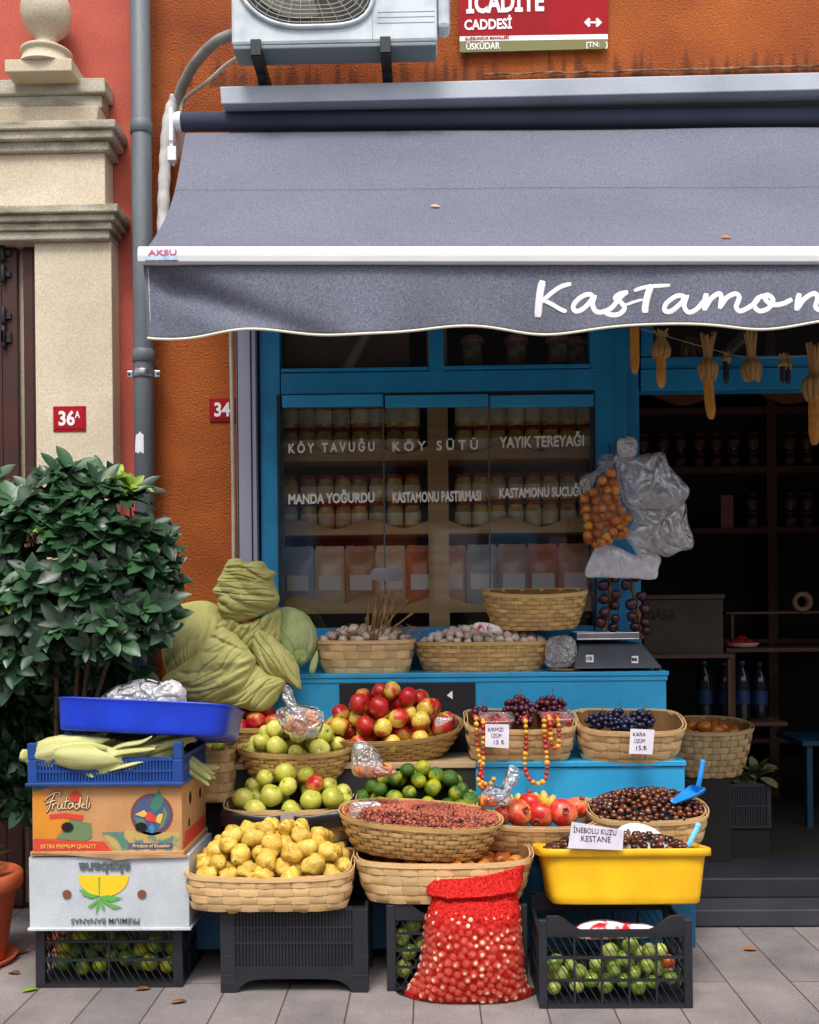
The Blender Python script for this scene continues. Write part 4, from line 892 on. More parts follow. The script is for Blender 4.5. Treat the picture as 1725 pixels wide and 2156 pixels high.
B = BK['under']; scatter('onion', 'onion', 'small onion in the chip basket under the pale basket', 'onions under the pale basket', on, B, darts(B, B['h']*.6, .02, .025, 1.9, seed=24, layers=1), .025, 25)
B = BK['side']; scatter('mandarin', 'mandarin', 'mandarin in the narrow basket behind the boxes', 'mandarins behind the boxes', lm, B, darts(B, B['h']*.8, .02, .03, 1.9, seed=26, layers=1), .03, 27)
# black plastic lining of the apple box
B = BK['box']; q = MB()
def lin_(u, v):
    th = 2*PI*u; cx, cy = sup(th, B['n']); k = (1.09 if abs(math.cos(th)) < .8 else 1.06) if v < .5 else .97-.02*v; zz = B['h']+.006-.004*math.sin(9*th)+(-.062*(1-2*v) if v < .5 else -.02*(2*v-1)) - .016*abs(math.sin(th))**1.5
    kk = 1+.012*math.sin(13*th+3*v); return tuple(B['M'] @ Vector((cx*B['a']*k*kk, cy*B['b']*k*kk, zz)))
q.grid(lin_, 90, 8, closed=True); o = q.build('plastic_lining', mat('black_plastic_film', rgb(22,20,24), .35, rgb(34,32,36), 12, 4)); o.parent = B['o']; o.matrix_parent_inverse = B['o'].matrix_world.inverted()
# pomegranates and yellow fruits
B = BK['pome']; pm = apple_mesh('pomegranate_fruit', PG, 60, .9, .1, False)
def crown(me_src):
    q = MB(); q.add([v.co for v in me_src.vertices], [tuple(p.vertices) for p in me_src.polygons], 0, True)
    q.lathe([(.20,.80),(.17,.95),(.24,1.12),(.16,1.10),(.08,.9)], 12, 1, fn=lambda r_,z,t:(r_*math.cos(t), r_*math.sin(t), z+(.1*math.cos(6*t) if z > 1 else 0))); return q.mesh('pomegranate_fruit', [PG, mat('pomegranate_crown', rgb(150,66,40), .6)])
pc = crown(pm)
for i, (x, y, r_, ax, az) in enumerate(((1092,1712,.050,1.2,.5),(1138,1716,.047,1.9,-.4),(1186,1712,.052,1.25,.05),(1060,1716,.036,.4,0),(1115,1690,.04,0,0),(1215,1700,.04,.5,1))):
    tag(mkobj('pomegranate', pc, None, Matrix.Translation(at(x,y,-.70+.03*(i>3))) @ Euler((ax,0,az)).to_matrix().to_4x4() @ Matrix.Scale(r_,4)), ['red pomegranate at the left front of the chip basket','red pomegranate in the middle front of the chip basket','pomegranate with its crown turned to the viewer','greenish pomegranate beside the clear bag','pomegranate behind the front row, middle','pomegranate behind the front row, right'][i], 'pomegranate', 'pomegranates in the chip basket')
YF = fruit_mat('yellow_fruit_skin', rgb(226,196,70), rgb(206,170,50), rgb(150,130,50), .3, .7, rough=.45)
yf = ball_mesh('yellow_fruit', YF, 3, sz=1.6, lump=.08, point=.3, tip=STALK, n=12)
for i, (x, y) in enumerate(((1076,1691),(1094,1688),(1112,1692),(1130,1686),(1146,1682),(1150,1696),(1124,1698),(1086,1699),(1104,1702),(1068,1700),(1160,1690))):
    tag(mkobj('yellow_fruit', yf, None, Matrix.Translation(at(x,y,-.66)) @ Euler((.3*math.sin(i*5), .5*math.sin(i*3), i)).to_matrix().to_4x4() @ Matrix.Scale(.016,4)), 'small pale yellow fruit behind the pomegranates', 'fruit', 'small yellow fruits behind the pomegranates')
# grapes: a bunch is a thing, each grape one of its parts
gb = ball_mesh('grape_berry', BG, 1, sz=1.05, lump=.02, n=12); gred = ball_mesh('grape_berry', RG, 2, sz=1.05, lump=.02, n=12)
def bunch(label, px, py, Y, wd, dp, ht, me, n, seed, r=.0105, group=None, yaw=0):
    rn = random.Random(seed); t = thing('grape_bunch', label, 'grapes', at(px,py,Y), group); pts = []
    for _ in range(3000):
        u = Vector((rn.uniform(-1,1), rn.uniform(-1,1), rn.uniform(-1,1)))
        if u.length > 1 or u.length < .45: continue
        p = Vector((u.x*wd, u.y*dp, u.z*ht))
        if all((p-o).length > r*1.75 for o in pts): pts.append(p)
        if len(pts) >= n: break
    for p in pts:
        o = mkobj('grape', me, None); o.matrix_local = Matrix.Translation(p) @ rrot(rn) @ Matrix.Scale(r*rn.uniform(.88,1.1),4); o.parent = t
    q = MB(); q.tube(crom([(0,0,-ht*.4),(.004,0,ht*.6),(.012,-.004,ht*1.3),(.008,0,ht*1.3+.025)],5), .0018, 6); q.build('stem', mat('green_stem', rgb(110,96,50), .7), t)
bunch('black grape bunch at the left of its basket', 1262,1518,-.49,.045,.04,.03,gb,62,1,group='black grape bunches')
bunch('black grape bunch with a peak in the middle of the basket', 1300,1514,-.47,.038,.04,.035,gb,55,2,group='black grape bunches')
bunch('black grape bunch at the right beside the price card', 1352,1514,-.47,.05,.04,.032,gb,65,3,group='black grape bunches')
bunch('black grape bunch low in front behind the price card', 1318,1527,-.52,.07,.03,.02,gb,60,9,group='black grape bunches')
bunch('red grape bunch with a rising stem in the middle', 1090,1496,-.46,.055,.05,.05,gred,80,4,r=.0115,group='red grape bunches')
bunch('red grape bunch at the back right behind the right punnet', 1158,1492,-.42,.06,.04,.045,gred,75,5,r=.0115,group='red grape bunches')
bunch('red grape bunch at the far left behind the punnet', 1010,1503,-.46,.03,.04,.025,gred,35,6,r=.0115,group='red grape bunches')
bunch('red grape bunch between the two punnets', 1105,1520,-.50,.03,.02,.02,gred,30,7,r=.011,group='red grape bunches')
# strawberry punnets
SB = fruit_mat('strawberry_skin', rgb(176,20,22), rgb(150,12,22), rgb(200,60,40), .3, .7, rough=.3)
sb = ball_mesh('strawberry_fruit', SB, 3, sz=1.2, lump=.06, tip=mat('green_leaf_cap', rgb(70,110,40), .6), n=12)
CLEAR = sheer('clear_plastic', (.9,.9,.9,1), .86, .08, .35)
def punnet(label, px, py, Y, wd, dp, ht, tilt, seed, g):
    Mx = Matrix.Translation(at(px,py,Y)) @ Matrix.Rotation(tilt,4,'X'); t = thing('punnet', label, 'punnet'); t.matrix_world = Mx
    q = MB(); 
    def fn(u, v): c, s_ = sup(2*PI*u, 5); k = .85+.15*v; return (c*wd*k, s_*dp*k, v*ht)
    q.grid(fn, 40, 4, closed=True); q.tube([(sup(2*PI*i/40,5)[0]*(wd+.003), sup(2*PI*i/40,5)[1]*(dp+.003), ht) for i in range(40)], .0022, 6, closed=True); q.build('tub', CLEAR, t)
    q = MB(); q.grid(lambda u,v: (-wd+2*wd*u, -dp+2*dp*v, ht+.003+.012*math.sin(PI*u)*math.sin(PI*v)+.0015*math.sin(40*u)), 20, 14); q.build('film_lid', CLEAR, t)
    rn = random.Random(seed)
    for i in range(34):
        p = Vector((rn.uniform(-.85,.85)*wd, rn.uniform(-.8,.8)*dp, rn.uniform(.012, ht*.9)))
        tag(mkobj('strawberry', sb, None, Mx @ Matrix.Translation(p) @ rrot(rn) @ Matrix.Scale(.0125*rn.uniform(.8,1.15),4)), 'strawberry inside the '+g+' clear punnet', 'strawberry', 'strawberries in the '+g+' punnet')
punnet('clear punnet of strawberries at the left of the red grape basket', 1045,1534,-.545,.062,.045,.045,.25,1,'left')
punnet('clear punnet of strawberries at the right of the red grape basket', 1172,1532,-.545,.056,.045,.045,.2,2,'right')
# bead strings of dried rose hips
BE1 = mat('orange_red_hip', rgb(196,58,28), .35, rgb(150,24,20), 40, 2, rnd=.25, coat=.3); BE2 = mat('yellow_hip', rgb(226,170,52), .35, rgb(206,140,40), 40, 2, rnd=.15, coat=.3)
bm1, bm2 = ball_mesh('bead_ball', BE1, 1, sz=.85, lump=.05, n=12), ball_mesh('bead_ball', BE2, 2, sz=.85, lump=.05, n=12)
CORD = mat('pale_cord', rgb(200,180,150), .8)
def beads(label, path, Y, seed, r=.0098):
    pts = [at(x,y,Y-dy) for x,y,dy in path]; c = crom(pts, 24); t = thing('bead_string', label, 'bead string', c[0], 'strings of dried hips on the grape basket'); inv = Matrix.Translation(-t.location)
    q = MB(); q.tube(c, .0012, 5); q.build('cord', CORD, t).matrix_parent_inverse = inv
    rn = random.Random(seed); d = 0; nxt = 0; k = 0
    for i in range(1, len(c)):
        d += (c[i]-c[i-1]).length
        if d >= nxt:
            nxt = d+r*1.8; k += 1; me = bm1 if (k//(2+seed % 2)) % 2 == 0 else bm2
            o = mkobj('bead', me, None, Matrix.Translation(c[i]-t.location) @ rrot(rn) @ Matrix.Scale(r*rn.uniform(.88,1.1),4)); o.parent = t
beads('double bead string at the left end of the grape basket', [(1000,1508,.0),(1003,1516,.04),(1004,1560,.035),(1010,1600,.035),(1016,1640,.035),(1011,1655,.035),(1024,1650,.035)], -.60, 1)
beads('bead string hanging beside the small price card', [(1016,1515,.0),(1018,1524,.04),(1018,1570,.035),(1016,1610,.035),(1008,1645,.038),(1022,1662,.035),(1040,1640,.035)], -.60, 2)
beads('long looped bead string in the middle of the grape basket', [(1104,1512,.0),(1107,1522,.04),(1108,1570,.035),(1105,1612,.035),(1115,1640,.035),(1133,1650,.035),(1149,1638,.035),(1152,1600,.035),(1147,1550,.035),(1146,1516,.04),(1146,1508,0)], -.60, 3)
beads('short bead string near the right end of the grape basket', [(1154,1506,.0),(1158,1518,.04),(1160,1550,.035),(1162,1568,.035),(1172,1576,.035),(1177,1560,.035),(1176,1520,.04),(1172,1508,0)], -.60, 4)

# ================================================================== SOFT THINGS
def soft(pts, Y, dep, amp=.006, fr=14, dirn=None, seed=0, nu=96, nv=16, back=None, edge=.004, power=.5, cap=None, wav=0):
    """inflated, creased body with a traced outline: real thickness dep in front of Y and dep*back behind it"""
    P = [at(x, y, Y) for x, y in pts]; n0 = len(P); c = crom([P[-1]]+P+[P[0], P[1]], 10)[10:10+n0*10]
    L = [0]
    for i in range(len(c)): L.append(L[-1]+(c[(i+1) % len(c)]-c[i]).length)
    C_ = []; j = 0
    for i in range(nu):
        tl = L[-1]*i/nu
        while L[j+1] < tl: j += 1
        f_ = (tl-L[j])/max(1e-9, L[j+1]-L[j]); C_.append(c[j].lerp(c[(j+1) % len(c)], f_))
    ce = sum(C_, Vector())/nu; off = Vector((seed*7.3, seed*3.1, seed*1.7)); back = dep if back is None else back
    if dirn: a = R(dirn); dx, dz = math.cos(a), math.sin(a)
    def disp(p, sgn):
        if dirn is not None:
            s_ = p.x*dx+p.z*dz; t = -p.x*dz+p.z*dx; w1 = noise.noise(Vector((s_*3, t*fr+1.5*noise.noise(p*5+off), seed+sgn)))
            w2 = noise.noise(Vector((s_*6, t*fr*2.3+noise.noise(p*9+off), seed+5+sgn)))
        else: w1 = noise.noise(p*fr+off); w2 = noise.noise(p*fr*2.1+off)
        w3 = noise.noise(p*fr*(1.6 if dirn is not None else 3.2)+off*2)
        return amp*(min(1, abs(w1)*5)-1) + amp*.6*(min(1, abs(w2)*6)-1) + amp*.6*w1 + amp*(.12 if dirn is not None else .5)*(min(1, abs(w3)*5)-1)
    q = MB(); vs = []
    for sg in (1, -1):
        for v in range(nv+1):
            r_ = 1-v/nv if sg == 1 else v/nv
            for i in range(nu):
                w_ = 1+edge*6*noise.noise(C_[i]*20+off) if r_ > .9 else 1
                p = ce+(C_[i]-ce)*r_*w_; h = (max(0, 1-r_**2.6))**power
                y = p.y - sg*h*(dep if sg == 1 else back); y -= sg*disp(p, sg)*(.35+.65*min(1, (1-r_)*6)) + wav*noise.noise(p*4+off)*(r_)
                vs.append((p.x, y, p.z))
    # order: front from rim (v=0) to centre, then back from centre to rim
    rows = 2*(nv+1); fs = [(r_*nu+i, r_*nu+(i+1) % nu, (r_+1)*nu+(i+1) % nu, (r_+1)*nu+i) for r_ in range(rows-1) for i in range(nu) if r_ != nv]
    fs += [((rows-1)*nu+i, (rows-1)*nu+(i+1) % nu, (i+1) % nu, i) for i in range(nu)]
    q.add(vs, fs, 0, True); return q
c2 = lambda *P: [((600+x/1.917)/1.9, (2200+y/1.917)/1.9) for x, y in P]
c1 = lambda *P: [((x/1.917)/1.9, (2600+y/1.917)/1.9) for x, y in P]
c5 = lambda *P: [((2200+x/1.54)/1.9, (1300+y/1.54)/1.9) for x, y in P]
c3 = lambda *P: [((1400+x/1.917)/1.9, (2600+y/1.917)/1.9) for x, y in P]
c7 = lambda *P: [((1400+x/1.917)/1.9, (3100+y/1.917)/1.9) for x, y in P]
c4 = lambda *P: [((2200+x/1.602)/1.9, (2600+y/1.602)/1.9) for x, y in P]
CLOTH = mat('olive_yellow_cloth', rgb(190,188,120), .85, rgb(166,162,92), 10, 6, .3, .7, .3, 300, bdist=.0008)
cb = thing('cloth_bundle', 'big olive yellow cloth wrapped and knotted round a large round load beside the window', 'cloth bundle', at(520,1490,-.35)); ci = Matrix.Translation(-cb.location)
def cpart(q, name, m=CLOTH):
    o = q.build(name, m, cb); o.matrix_parent_inverse = ci; return o
cpart(soft(c2((300,395),(420,392),(520,420),(600,520),(640,700),(600,900),(450,1040),(250,1060),(130,900),(95,700),(110,560),(190,450)), -.30, .16, .010, 16, 88, 1, nu=160, nv=34), 'wrapped_load')
cpart(soft(c2((610,75),(690,62),(740,100),(800,82),(870,90),(905,145),(965,180),(945,225),(975,300),(990,400),(900,480),(720,550),(570,520),(515,430),(522,365),(485,310),(520,260),(515,220),(555,170)), -.40, .085, .016, 20, -8, 2, nu=190, nv=40, edge=.01), 'top_knot')
cpart(soft(c2((530,470),(700,560),(850,520),(1000,450),(1010,600),(1000,700),(900,800),(760,800),(600,660),(520,600)), -.38, .07, .016, 22, 60, 3, nu=150, nv=32, edge=.008), 'neck_fold')
cpart(soft(c2((820,600),(930,650),(1030,740),(1130,860),(1155,1060),(1060,1020),(920,960),(830,880),(790,740)), -.42, .06, .014, 16, -55, 4, nu=150, nv=32, edge=.01), 'right_drape')
cpart(soft(c2((440,1195),(560,1100),(700,1000),(790,880),(920,950),(1040,1000),(1000,1100),(890,1240),(700,1215),(560,1205)), -.44, .06, .010, 12, 25, 5, nu=150, nv=32, edge=.01), 'lower_drape')
cpart(soft(c2((85,990),(300,840),(430,680),(560,590),(700,700),(815,830),(790,960),(740,1070),(600,1130),(440,1195),(280,1160),(160,1060)), -.46, .085, .013, 15, 28, 6, nu=170, nv=36, edge=.01), 'left_drape')
# cabbage
CAB = fruit_mat('cabbage_leaf', rgb(150,172,96), rgb(186,196,140), rgb(120,148,70), .3, .7, rough=.6, nscale=2.2, coat=0)
cg = thing('cabbage', 'large pale green cabbage beside the cloth bundle', 'cabbage', at(603,1400,-.30)); gi_ = Matrix.Translation(-cg.location)
q = MB(); cc = at(603,1345,-.27); 
def cabf(r_, z, t):
    v = Vector((r_*math.cos(t), r_*math.sin(t)*.85, z)); a = math.atan2(v.z-.35, v.x+.5); k = 1-.018*abs(math.sin(a*13+1.5*noise.noise(v*2)))**.4+.02*noise.noise(v*3); return v*.125*k
q.lathe([(max(math.sin(PI*i/40),.001), -math.cos(PI*i/40)*1.02) for i in range(41)], 90, fn=cabf, M=Matrix.Translation(cc)); o = q.build('head', CAB, cg); o.matrix_parent_inverse = gi_
vm = mat('cabbage_vein', rgb(206,212,168), .6); q = MB()
for k in range(16):
    a = -1.9+k*.24; P3 = []
    for j in range(15):
        t = .15+j/14*1.9; v = Vector((math.sin(t)*math.cos(a)*.9+.0, -abs(math.sin(t))*.35-.25*math.cos(t*.5), math.sin(t)*math.sin(a)+.0)); v = Vector((.55,-.35,-.75)).lerp(Vector((math.cos(a+1.2), -.55, math.sin(a+1.2))), j/14); v.z += .25*math.sin(j/14*PI)*math.cos(a); v.x += .06*noise.noise(Vector((j*.4,k,0))); v.normalize(); v.y *= .85; P3.append(cc+v*.1262)
    q.tube(P3, [.0024*(1-.75*i/14) for i in range(15)], 6)
o = q.build('leaf_veins', vm, cg); o.matrix_parent_inverse = gi_
for nm, P, sd in (('outer_leaf', c2((1150,760),(1195,770),(1200,850),(1140,870),(1080,830),(1100,780)), 1),('outer_leaf', c2((1285,770),(1290,850),(1262,940),(1225,930),(1235,860),(1262,800)), 2),('outer_leaf', c2((1000,640),(1080,720),(1130,860),(1060,840),(1010,760)), 3)):
    o = soft(P, -.385, .012, .006, 30, 70, sd, nu=50, nv=8).build(nm, CAB, cg); o.matrix_parent_inverse = gi_

# ================================================================== PLASTIC BAGS
MILKY = sheer('milky_film', (.92,.92,.95,1), .28, .25, .25); FILM = sheer('clear_film', (.92,.90,.92,1), .76, .2, .38); FOG = sheer('foggy_film', (.74,.74,.78,1), .72, .2, .45)
def bag(name, label, P, Y, dep, m, amp=.006, fr=18, seed=1, cat='bag', **k):
    return tag(soft(P, Y, dep, amp, fr, -68 if fr < 15 else None, seed, **k).build(name, m), label, cat)
bag('plastic_bag', 'white plastic bag lying in the blue tray', c1((730,430),(860,300),(960,262),(1040,230),(1150,222),(1240,246),(1300,225),(1385,255),(1432,330),(1412,470),(1250,520),(950,510)), -.86, .075, MILKY, .014, 16, 11, nu=140, nv=28)
hb = at(1270,1100,-.2)
bag('plastic_bag', 'small knotted white bag at the top of the hanging bags', c5((425,700),(480,684),(530,700),(542,750),(530,800),(470,815),(425,800),(412,750)), -.30, .035, MILKY, .008, 22, 12)
bag('plastic_bag', 'large grey see-through bag hanging at the door post', c5((400,800),(470,780),(560,800),(690,785),(730,860),(800,940),(860,1010),(825,1090),(740,1130),(600,1130),(470,1110),(430,1000),(410,880)), -.27, .035, FOG, .008, 9, 13, nu=150, nv=30)
bag('plastic_bag', 'crumpled clear bag hanging below the grey bag', c5((480,1110),(600,1125),(740,1120),(830,1080),(850,1200),(885,1360),(800,1395),(720,1430),(640,1405),(560,1440),(500,1360),(470,1290),(520,1200)), -.25, .035, FILM, .009, 10, 14, nu=150, nv=30)
bag('plastic_bag', 'white bag hanging lowest on the door post', c5((300,1340),(350,1345),(420,1370),(540,1420),(640,1405),(685,1440),(672,1500),(650,1565),(500,1562),(340,1555),(222,1548),(245,1440)), -.22, .02, MILKY, .005, 9, 15, nu=130, nv=24)
bag('plastic_bag', 'thin see-through bag behind the onion net', c5((330,800),(400,800),(390,870),(300,940),(240,1030),(185,985),(210,930),(290,890),(300,830)), -.22, .02, FOG, .008, 16, 16)
# onion net
NETO = sheer('orange_net', (.75,.28,.06,1), .93, .6, .05)
PO = c5((385,868),(330,920),(270,1000),(190,1060),(188,1130),(210,1250),(215,1345),(290,1360),(380,1345),(470,1290),(505,1190),(450,1110),(425,1000),(412,900))
nb_ = bag('onion_net', 'orange net of small onions hanging on the blue door post', PO, -.30, .055, NETO, .004, 16, 17)
rn = random.Random(5); inside = []
def inpoly(x, y, P):
    c = False
    for i in range(len(P)):
        (x1,y1),(x2,y2) = P[i], P[i-1]
        if (y1 > y) != (y2 > y) and x < (x2-x1)*(y-y1)/(y2-y1)+x1: c = not c
    return c
for _ in range(4000):
    x, y = rn.uniform(1222,1332), rn.uniform(995,1155)
    if inpoly(x-6,y,PO) and inpoly(x+7,y,PO) and inpoly(x,y-9,PO):
        p = at(x, y, -.325+rn.uniform(-.018,.03))
        if all((p-o).length > .031 for o in inside): inside.append(p)
for p in inside: tag(mkobj('onion', rn.choice(on), None, Matrix.Translation(p) @ rrot(rn) @ Matrix.Scale(.0185*rn.uniform(.85,1.1),4)), 'small golden onion inside the hanging orange net', 'onion', 'onions in the hanging net')
q = MB(); q.tube(crom([at(1284,950,-.1), at(1279,985,-.2), at(1275,1015,-.28)], 6), .0015, 5); q.tube([at(1284,935,-.07), at(1285,955,-.11)], .003, 6); tag(q.build('hanging_string', mat('purple_twine', rgb(70,40,80), .8)), 'dark string holding the bags on the door post', 'string')
# red onion braids
RO = fruit_mat('red_onion_skin', rgb(52,16,26), rgb(74,32,38), rgb(34,10,18), .3, .7, rough=.35); ro = ball_mesh('red_onion_bulb', RO, 3, sz=.9, lump=.04, point=.5, tip=STALK, n=14)
for k, (x0, y0, x1, y1, lb) in enumerate(((1285,1222,1272,1330,'left braid of dark red onions under the hanging bags'),(1322,1222,1352,1345,'right braid of dark red onions under the hanging bags'))):
    t = thing('onion_braid', lb, 'onion braid', at(x0,y0,-.17), 'red onion braids'); inv = Matrix.Translation(-t.location)
    c = crom([at(x0,y0-30,-.15), at((x0+x1)/2+5,(y0+y1)/2,-.17), at(x1,y1,-.17)], 12); q = MB(); q.tube(c, [.007+.003*abs(math.sin(i*1.1)) for i in range(len(c))], 8); o = q.build('braided_stalk', mat('straw_braid', rgb(130,104,62), .9, rgb(96,72,40), 30, 4), t); o.matrix_parent_inverse = inv
    for i in range(9):
        p = c[4+int(i*(len(c)-6)/9)]+Vector(((-1)**i*.024+rn.uniform(-.008,.008), rn.uniform(-.03,0), rn.uniform(-.01,.01))); o = mkobj('red_onion', ro, None, Matrix.Translation(p-t.location) @ upish(rn, .8) @ Matrix.Scale(.024*rn.uniform(.8,1.1),4)); o.parent = t
# small clear bags with fruit among the baskets
PIECE = mat('orange_dried_slice', rgb(226,140,60), .6, rgb(200,104,40), 12, 3); pm_ = ball_mesh('dried_slice', PIECE, 3, sz=.45, lump=.2, n=10)
for nm, P, Y, d_, pos_, sd in (('clear knotted bag of orange slices standing between the apple baskets', c2((1040,1030),(1080,1060),(1095,1110),(1085,1170),(1200,1190),(1320,1230),(1330,1330),(1290,1430),(1150,1450),(1040,1400),(980,1300),(970,1230),(1050,1190),(1010,1120)), -.74, .05, ((1180,1290),(1240,1270),(1080,1350),(1150,1380),(1220,1340),(1270,1310),(1110,1310)), 1),
    ('clear bag of orange slices hanging below the green apples', c3((30,720),(110,700),(200,760),(260,860),(340,900),(350,950),(240,975),(120,970),(30,960),(10,860)), -.84, .05, ((280,910),(90,930),(150,940),(60,920),(230,930),(300,930)), 2),
    ('small clear bag in the pomegranate basket', c3((1080,1040),(1150,1060),(1200,1010),(1215,900),(1250,880),(1300,920),(1290,1000),(1230,1080),(1240,1180),(1130,1190),(1000,1160),(1020,1090)), -.76, .04, ((1050,1150),(1090,1165),(1020,1160)), 3)):
    bag('clear_bag', nm, P, Y, d_, FILM, .010, 26, 20+sd, nu=120, nv=24)
    cv = c2 if sd == 1 else c3
    for (x, y) in pos_: tag(mkobj('dried_slice', pm_, None, Matrix.Translation(at(*cv((x,y))[0], Y-.015)) @ rrot(rn) @ Matrix.Scale(.022,4)), ('orange dried slice inside the knotted bag between the apple baskets','orange dried slice inside the bag below the green apples','orange dried slice inside the bag by the pomegranates')[sd-1], 'dried slice', 'dried slices in clear bag %s' % ('one','two','three')[sd-1])
bag('plastic_wrap', 'clear film sticking out of the big apple basket on the right', c3((655,530),(700,515),(790,525),(740,560),(660,590)), -.62, .012, FILM, .004, 26, 31)
bag('plastic_wrap', 'white film over the left end of the pale oval basket', c7((10,205),(100,198),(200,202),(250,235),(160,240),(90,262),(70,310),(20,330),(-8,280),(0,240)), -1.02, .014, FILM, .005, 26, 32)
bag('plastic_bag', 'crumpled clear bag between the oval basket and the weighing scale', [(1160,1342),(1195,1338),(1212,1352),(1214,1385),(1206,1402),(1175,1408),(1150,1402),(1148,1378),(1152,1355)], -.30, .04, FILM, .012, 28, 33, nu=120, nv=24)
q = MB(); c = at(1188,1411,-.28); q.lathe([(0,0),(.055,0),(.066,.008),(.064,.010),(.052,.004),(0,.004)], 32, M=Matrix.Translation((c.x,-.27,T1+.001))); tag(q.build('saucer', mat('brown_saucer', rgb(160,110,70), .4)), 'small brown saucer under the crumpled bag', 'saucer')
# dried garlic stalks
q = MB(); rn = random.Random(8)
ST = [(775,1352,800,1245),(790,1350,815,1238),(800,1352,835,1250),(795,1350,860,1262),(780,1354,770,1300),(805,1352,845,1240),(788,1352,792,1262),(760,1350,776,1272),(810,1354,870,1290),(800,1354,812,1252),(815,1350,828,1275),(795,1350,806,1242),(770,1352,735,1330),(820,1352,880,1322),(785,1350,822,1244),(778,1352,804,1256)]
for i, (x0,y0,x1,y1) in enumerate(ST):
    Y0 = -.26+rn.uniform(-.02,.03); a = at(790+(x0-790)*.6,1350,Y0); b = at(x1,y1,Y0+rn.uniform(-.05,.05)); m_ = a.lerp(b,.5)+Vector((rn.uniform(-.012,.012), rn.uniform(-.01,.01), 0))
    c = crom([a,m_,b], 8); q.tube(c, [.0045+.002*math.sin(k*.8+i) for k in range(len(c))], 7, flat=.5)
tag(q.build('garlic_stalks', mat('dry_straw', rgb(160,124,80), .9, rgb(112,80,46), 30, 4)), 'bundle of dry brown garlic stalks standing in the square basket', 'garlic stalks')
q = MB()
for i in range(60):
    a = at(rn.uniform(700,895), rn.uniform(1325,1348), -.27+rn.uniform(-.05,.06)); d_ = Vector((rn.uniform(-.05,.05), rn.uniform(-.03,.03), rn.uniform(-.008,.03))); q.tube(crom([a, a+d_*.5+Vector((0,0,.006)), a+d_], 4), .0014, 5)
tag(q.build('straw', mat('dry_straw', rgb(160,124,80))), 'loose dry straw and root hairs over the garlic baskets', 'straw', kind='stuff')
q = MB(); Pn = [at(x,y,-.36) for x,y in ((1003,1310),(1050,1316),(1046,1332),(1000,1326))]
tag(soft([(1000,1312),(1025,1311),(1052,1320),(1050,1332),(1020,1332),(1000,1326)], -.34, .012, .003, 30, None, 41).build('printed_bag', mat('red_white_print', rgb(225,220,220), .4, rgb(190,40,50), 34, 2, .55, .6)), 'small red and white printed bag tucked in the oval garlic basket', 'bag')

# ================================================================== WEIGHING SCALE
ws = thing('weighing_scale', 'grey electronic weighing scale with steel tray at the right end of the stand', 'scale', at(1300,1405,-.30)); wsi = Matrix.Translation(-ws.location)
def wpt(q, name, m, bev=.002):
    o = q.build(name, m, ws, bevel=bev); o.matrix_parent_inverse = wsi; return o
zt, zb_ = at(1290,1354,-.27).z, T1+.012; xl0, xr0, xl1, xr1 = at(1208,1400,-.34).x, at(1396,1400,-.34).x, at(1219,1354,-.27).x, at(1352,1354,-.27).x
SCG = mat('grey_scale_plastic', rgb(72,76,86), .45, rgb(60,62,72), 9, 5, .3, .7, .1, 60)
q = MB(); q.add([(xl0,-.34,zb_),(xr0,-.34,zb_),(xr0,-.085,zb_),(xl0,-.085,zb_),(xl1,-.27,zt),(xr1,-.27,zt),(xr1,-.1,zt),(xl1,-.1,zt)], [(0,3,2,1),(4,5,6,7),(0,1,5,4),(1,2,6,5),(2,3,7,6),(3,0,4,7)]); wpt(q, 'body', SCG, .006)
q = MB()
for x in (xl0+.02, xr0-.02):
    for y in (-.32, -.11): q.tube([(x,y,T1),(x,y,zb_+.003)], .01, 10)
wpt(q, 'foot', BLACKM, 0)
q = MB(); z = zt+.001; q.box((xl1+xr1)/2-.03,(xl1+xr1)/2+.03,-.21,-.15,z-.01,z+.012); wpt(q, 'load_pillar', SCG)
q = MB(); x0, x1 = at(1214,1330,-.30).x, at(1346,1330,-.30).x; q.box(x0, x1, -.305, -.075, z+.013, z+.019); 
for a_,b_,c_,d_ in ((x0,x1,-.305,-.3),(x0,x1,-.08,-.075),(x0,x0+.005,-.2995,-.0805),(x1-.005,x1,-.2995,-.0805)): q.box(a_,b_,c_,d_,z+.0192,z+.042)
wpt(q, 'steel_tray', STEEL, .003)
def scface(px, py): # point on sloping front face
    t_ = (at(px,py,-.3).z-zb_)/(zt-zb_); return at(px, py, -.34+.07*t_)
for (x0_,y0_,x1_,y1_,tx) in ((1234,1379,1250,1394,'CE'),(1330,1381,1344,1396,'M')):
    P = [scface(x,y)+Vector((0,-.0015,0)) for x,y in ((x0_,y1_),(x1_,y1_),(x1_,y0_),(x0_,y0_))]; q = MB(); q.add(P+[p+Vector((0,.002,0)) for p in P], [(0,1,2,3),(7,6,5,4),(0,4,5,1),(1,5,6,2),(2,6,7,3),(3,7,4,0)]); wpt(q, 'sticker', WHITE, 0)
    o = lettering(tx, x0_+2, x1_-2, y0_+4, y1_-4, P[0].y+.012*.0-.002, BLACKM, ws, 'sticker_mark', .02)
    for v in o.data.vertices: v.co.y += (v.co.z-P[0].z)*(.07/(zt-zb_))

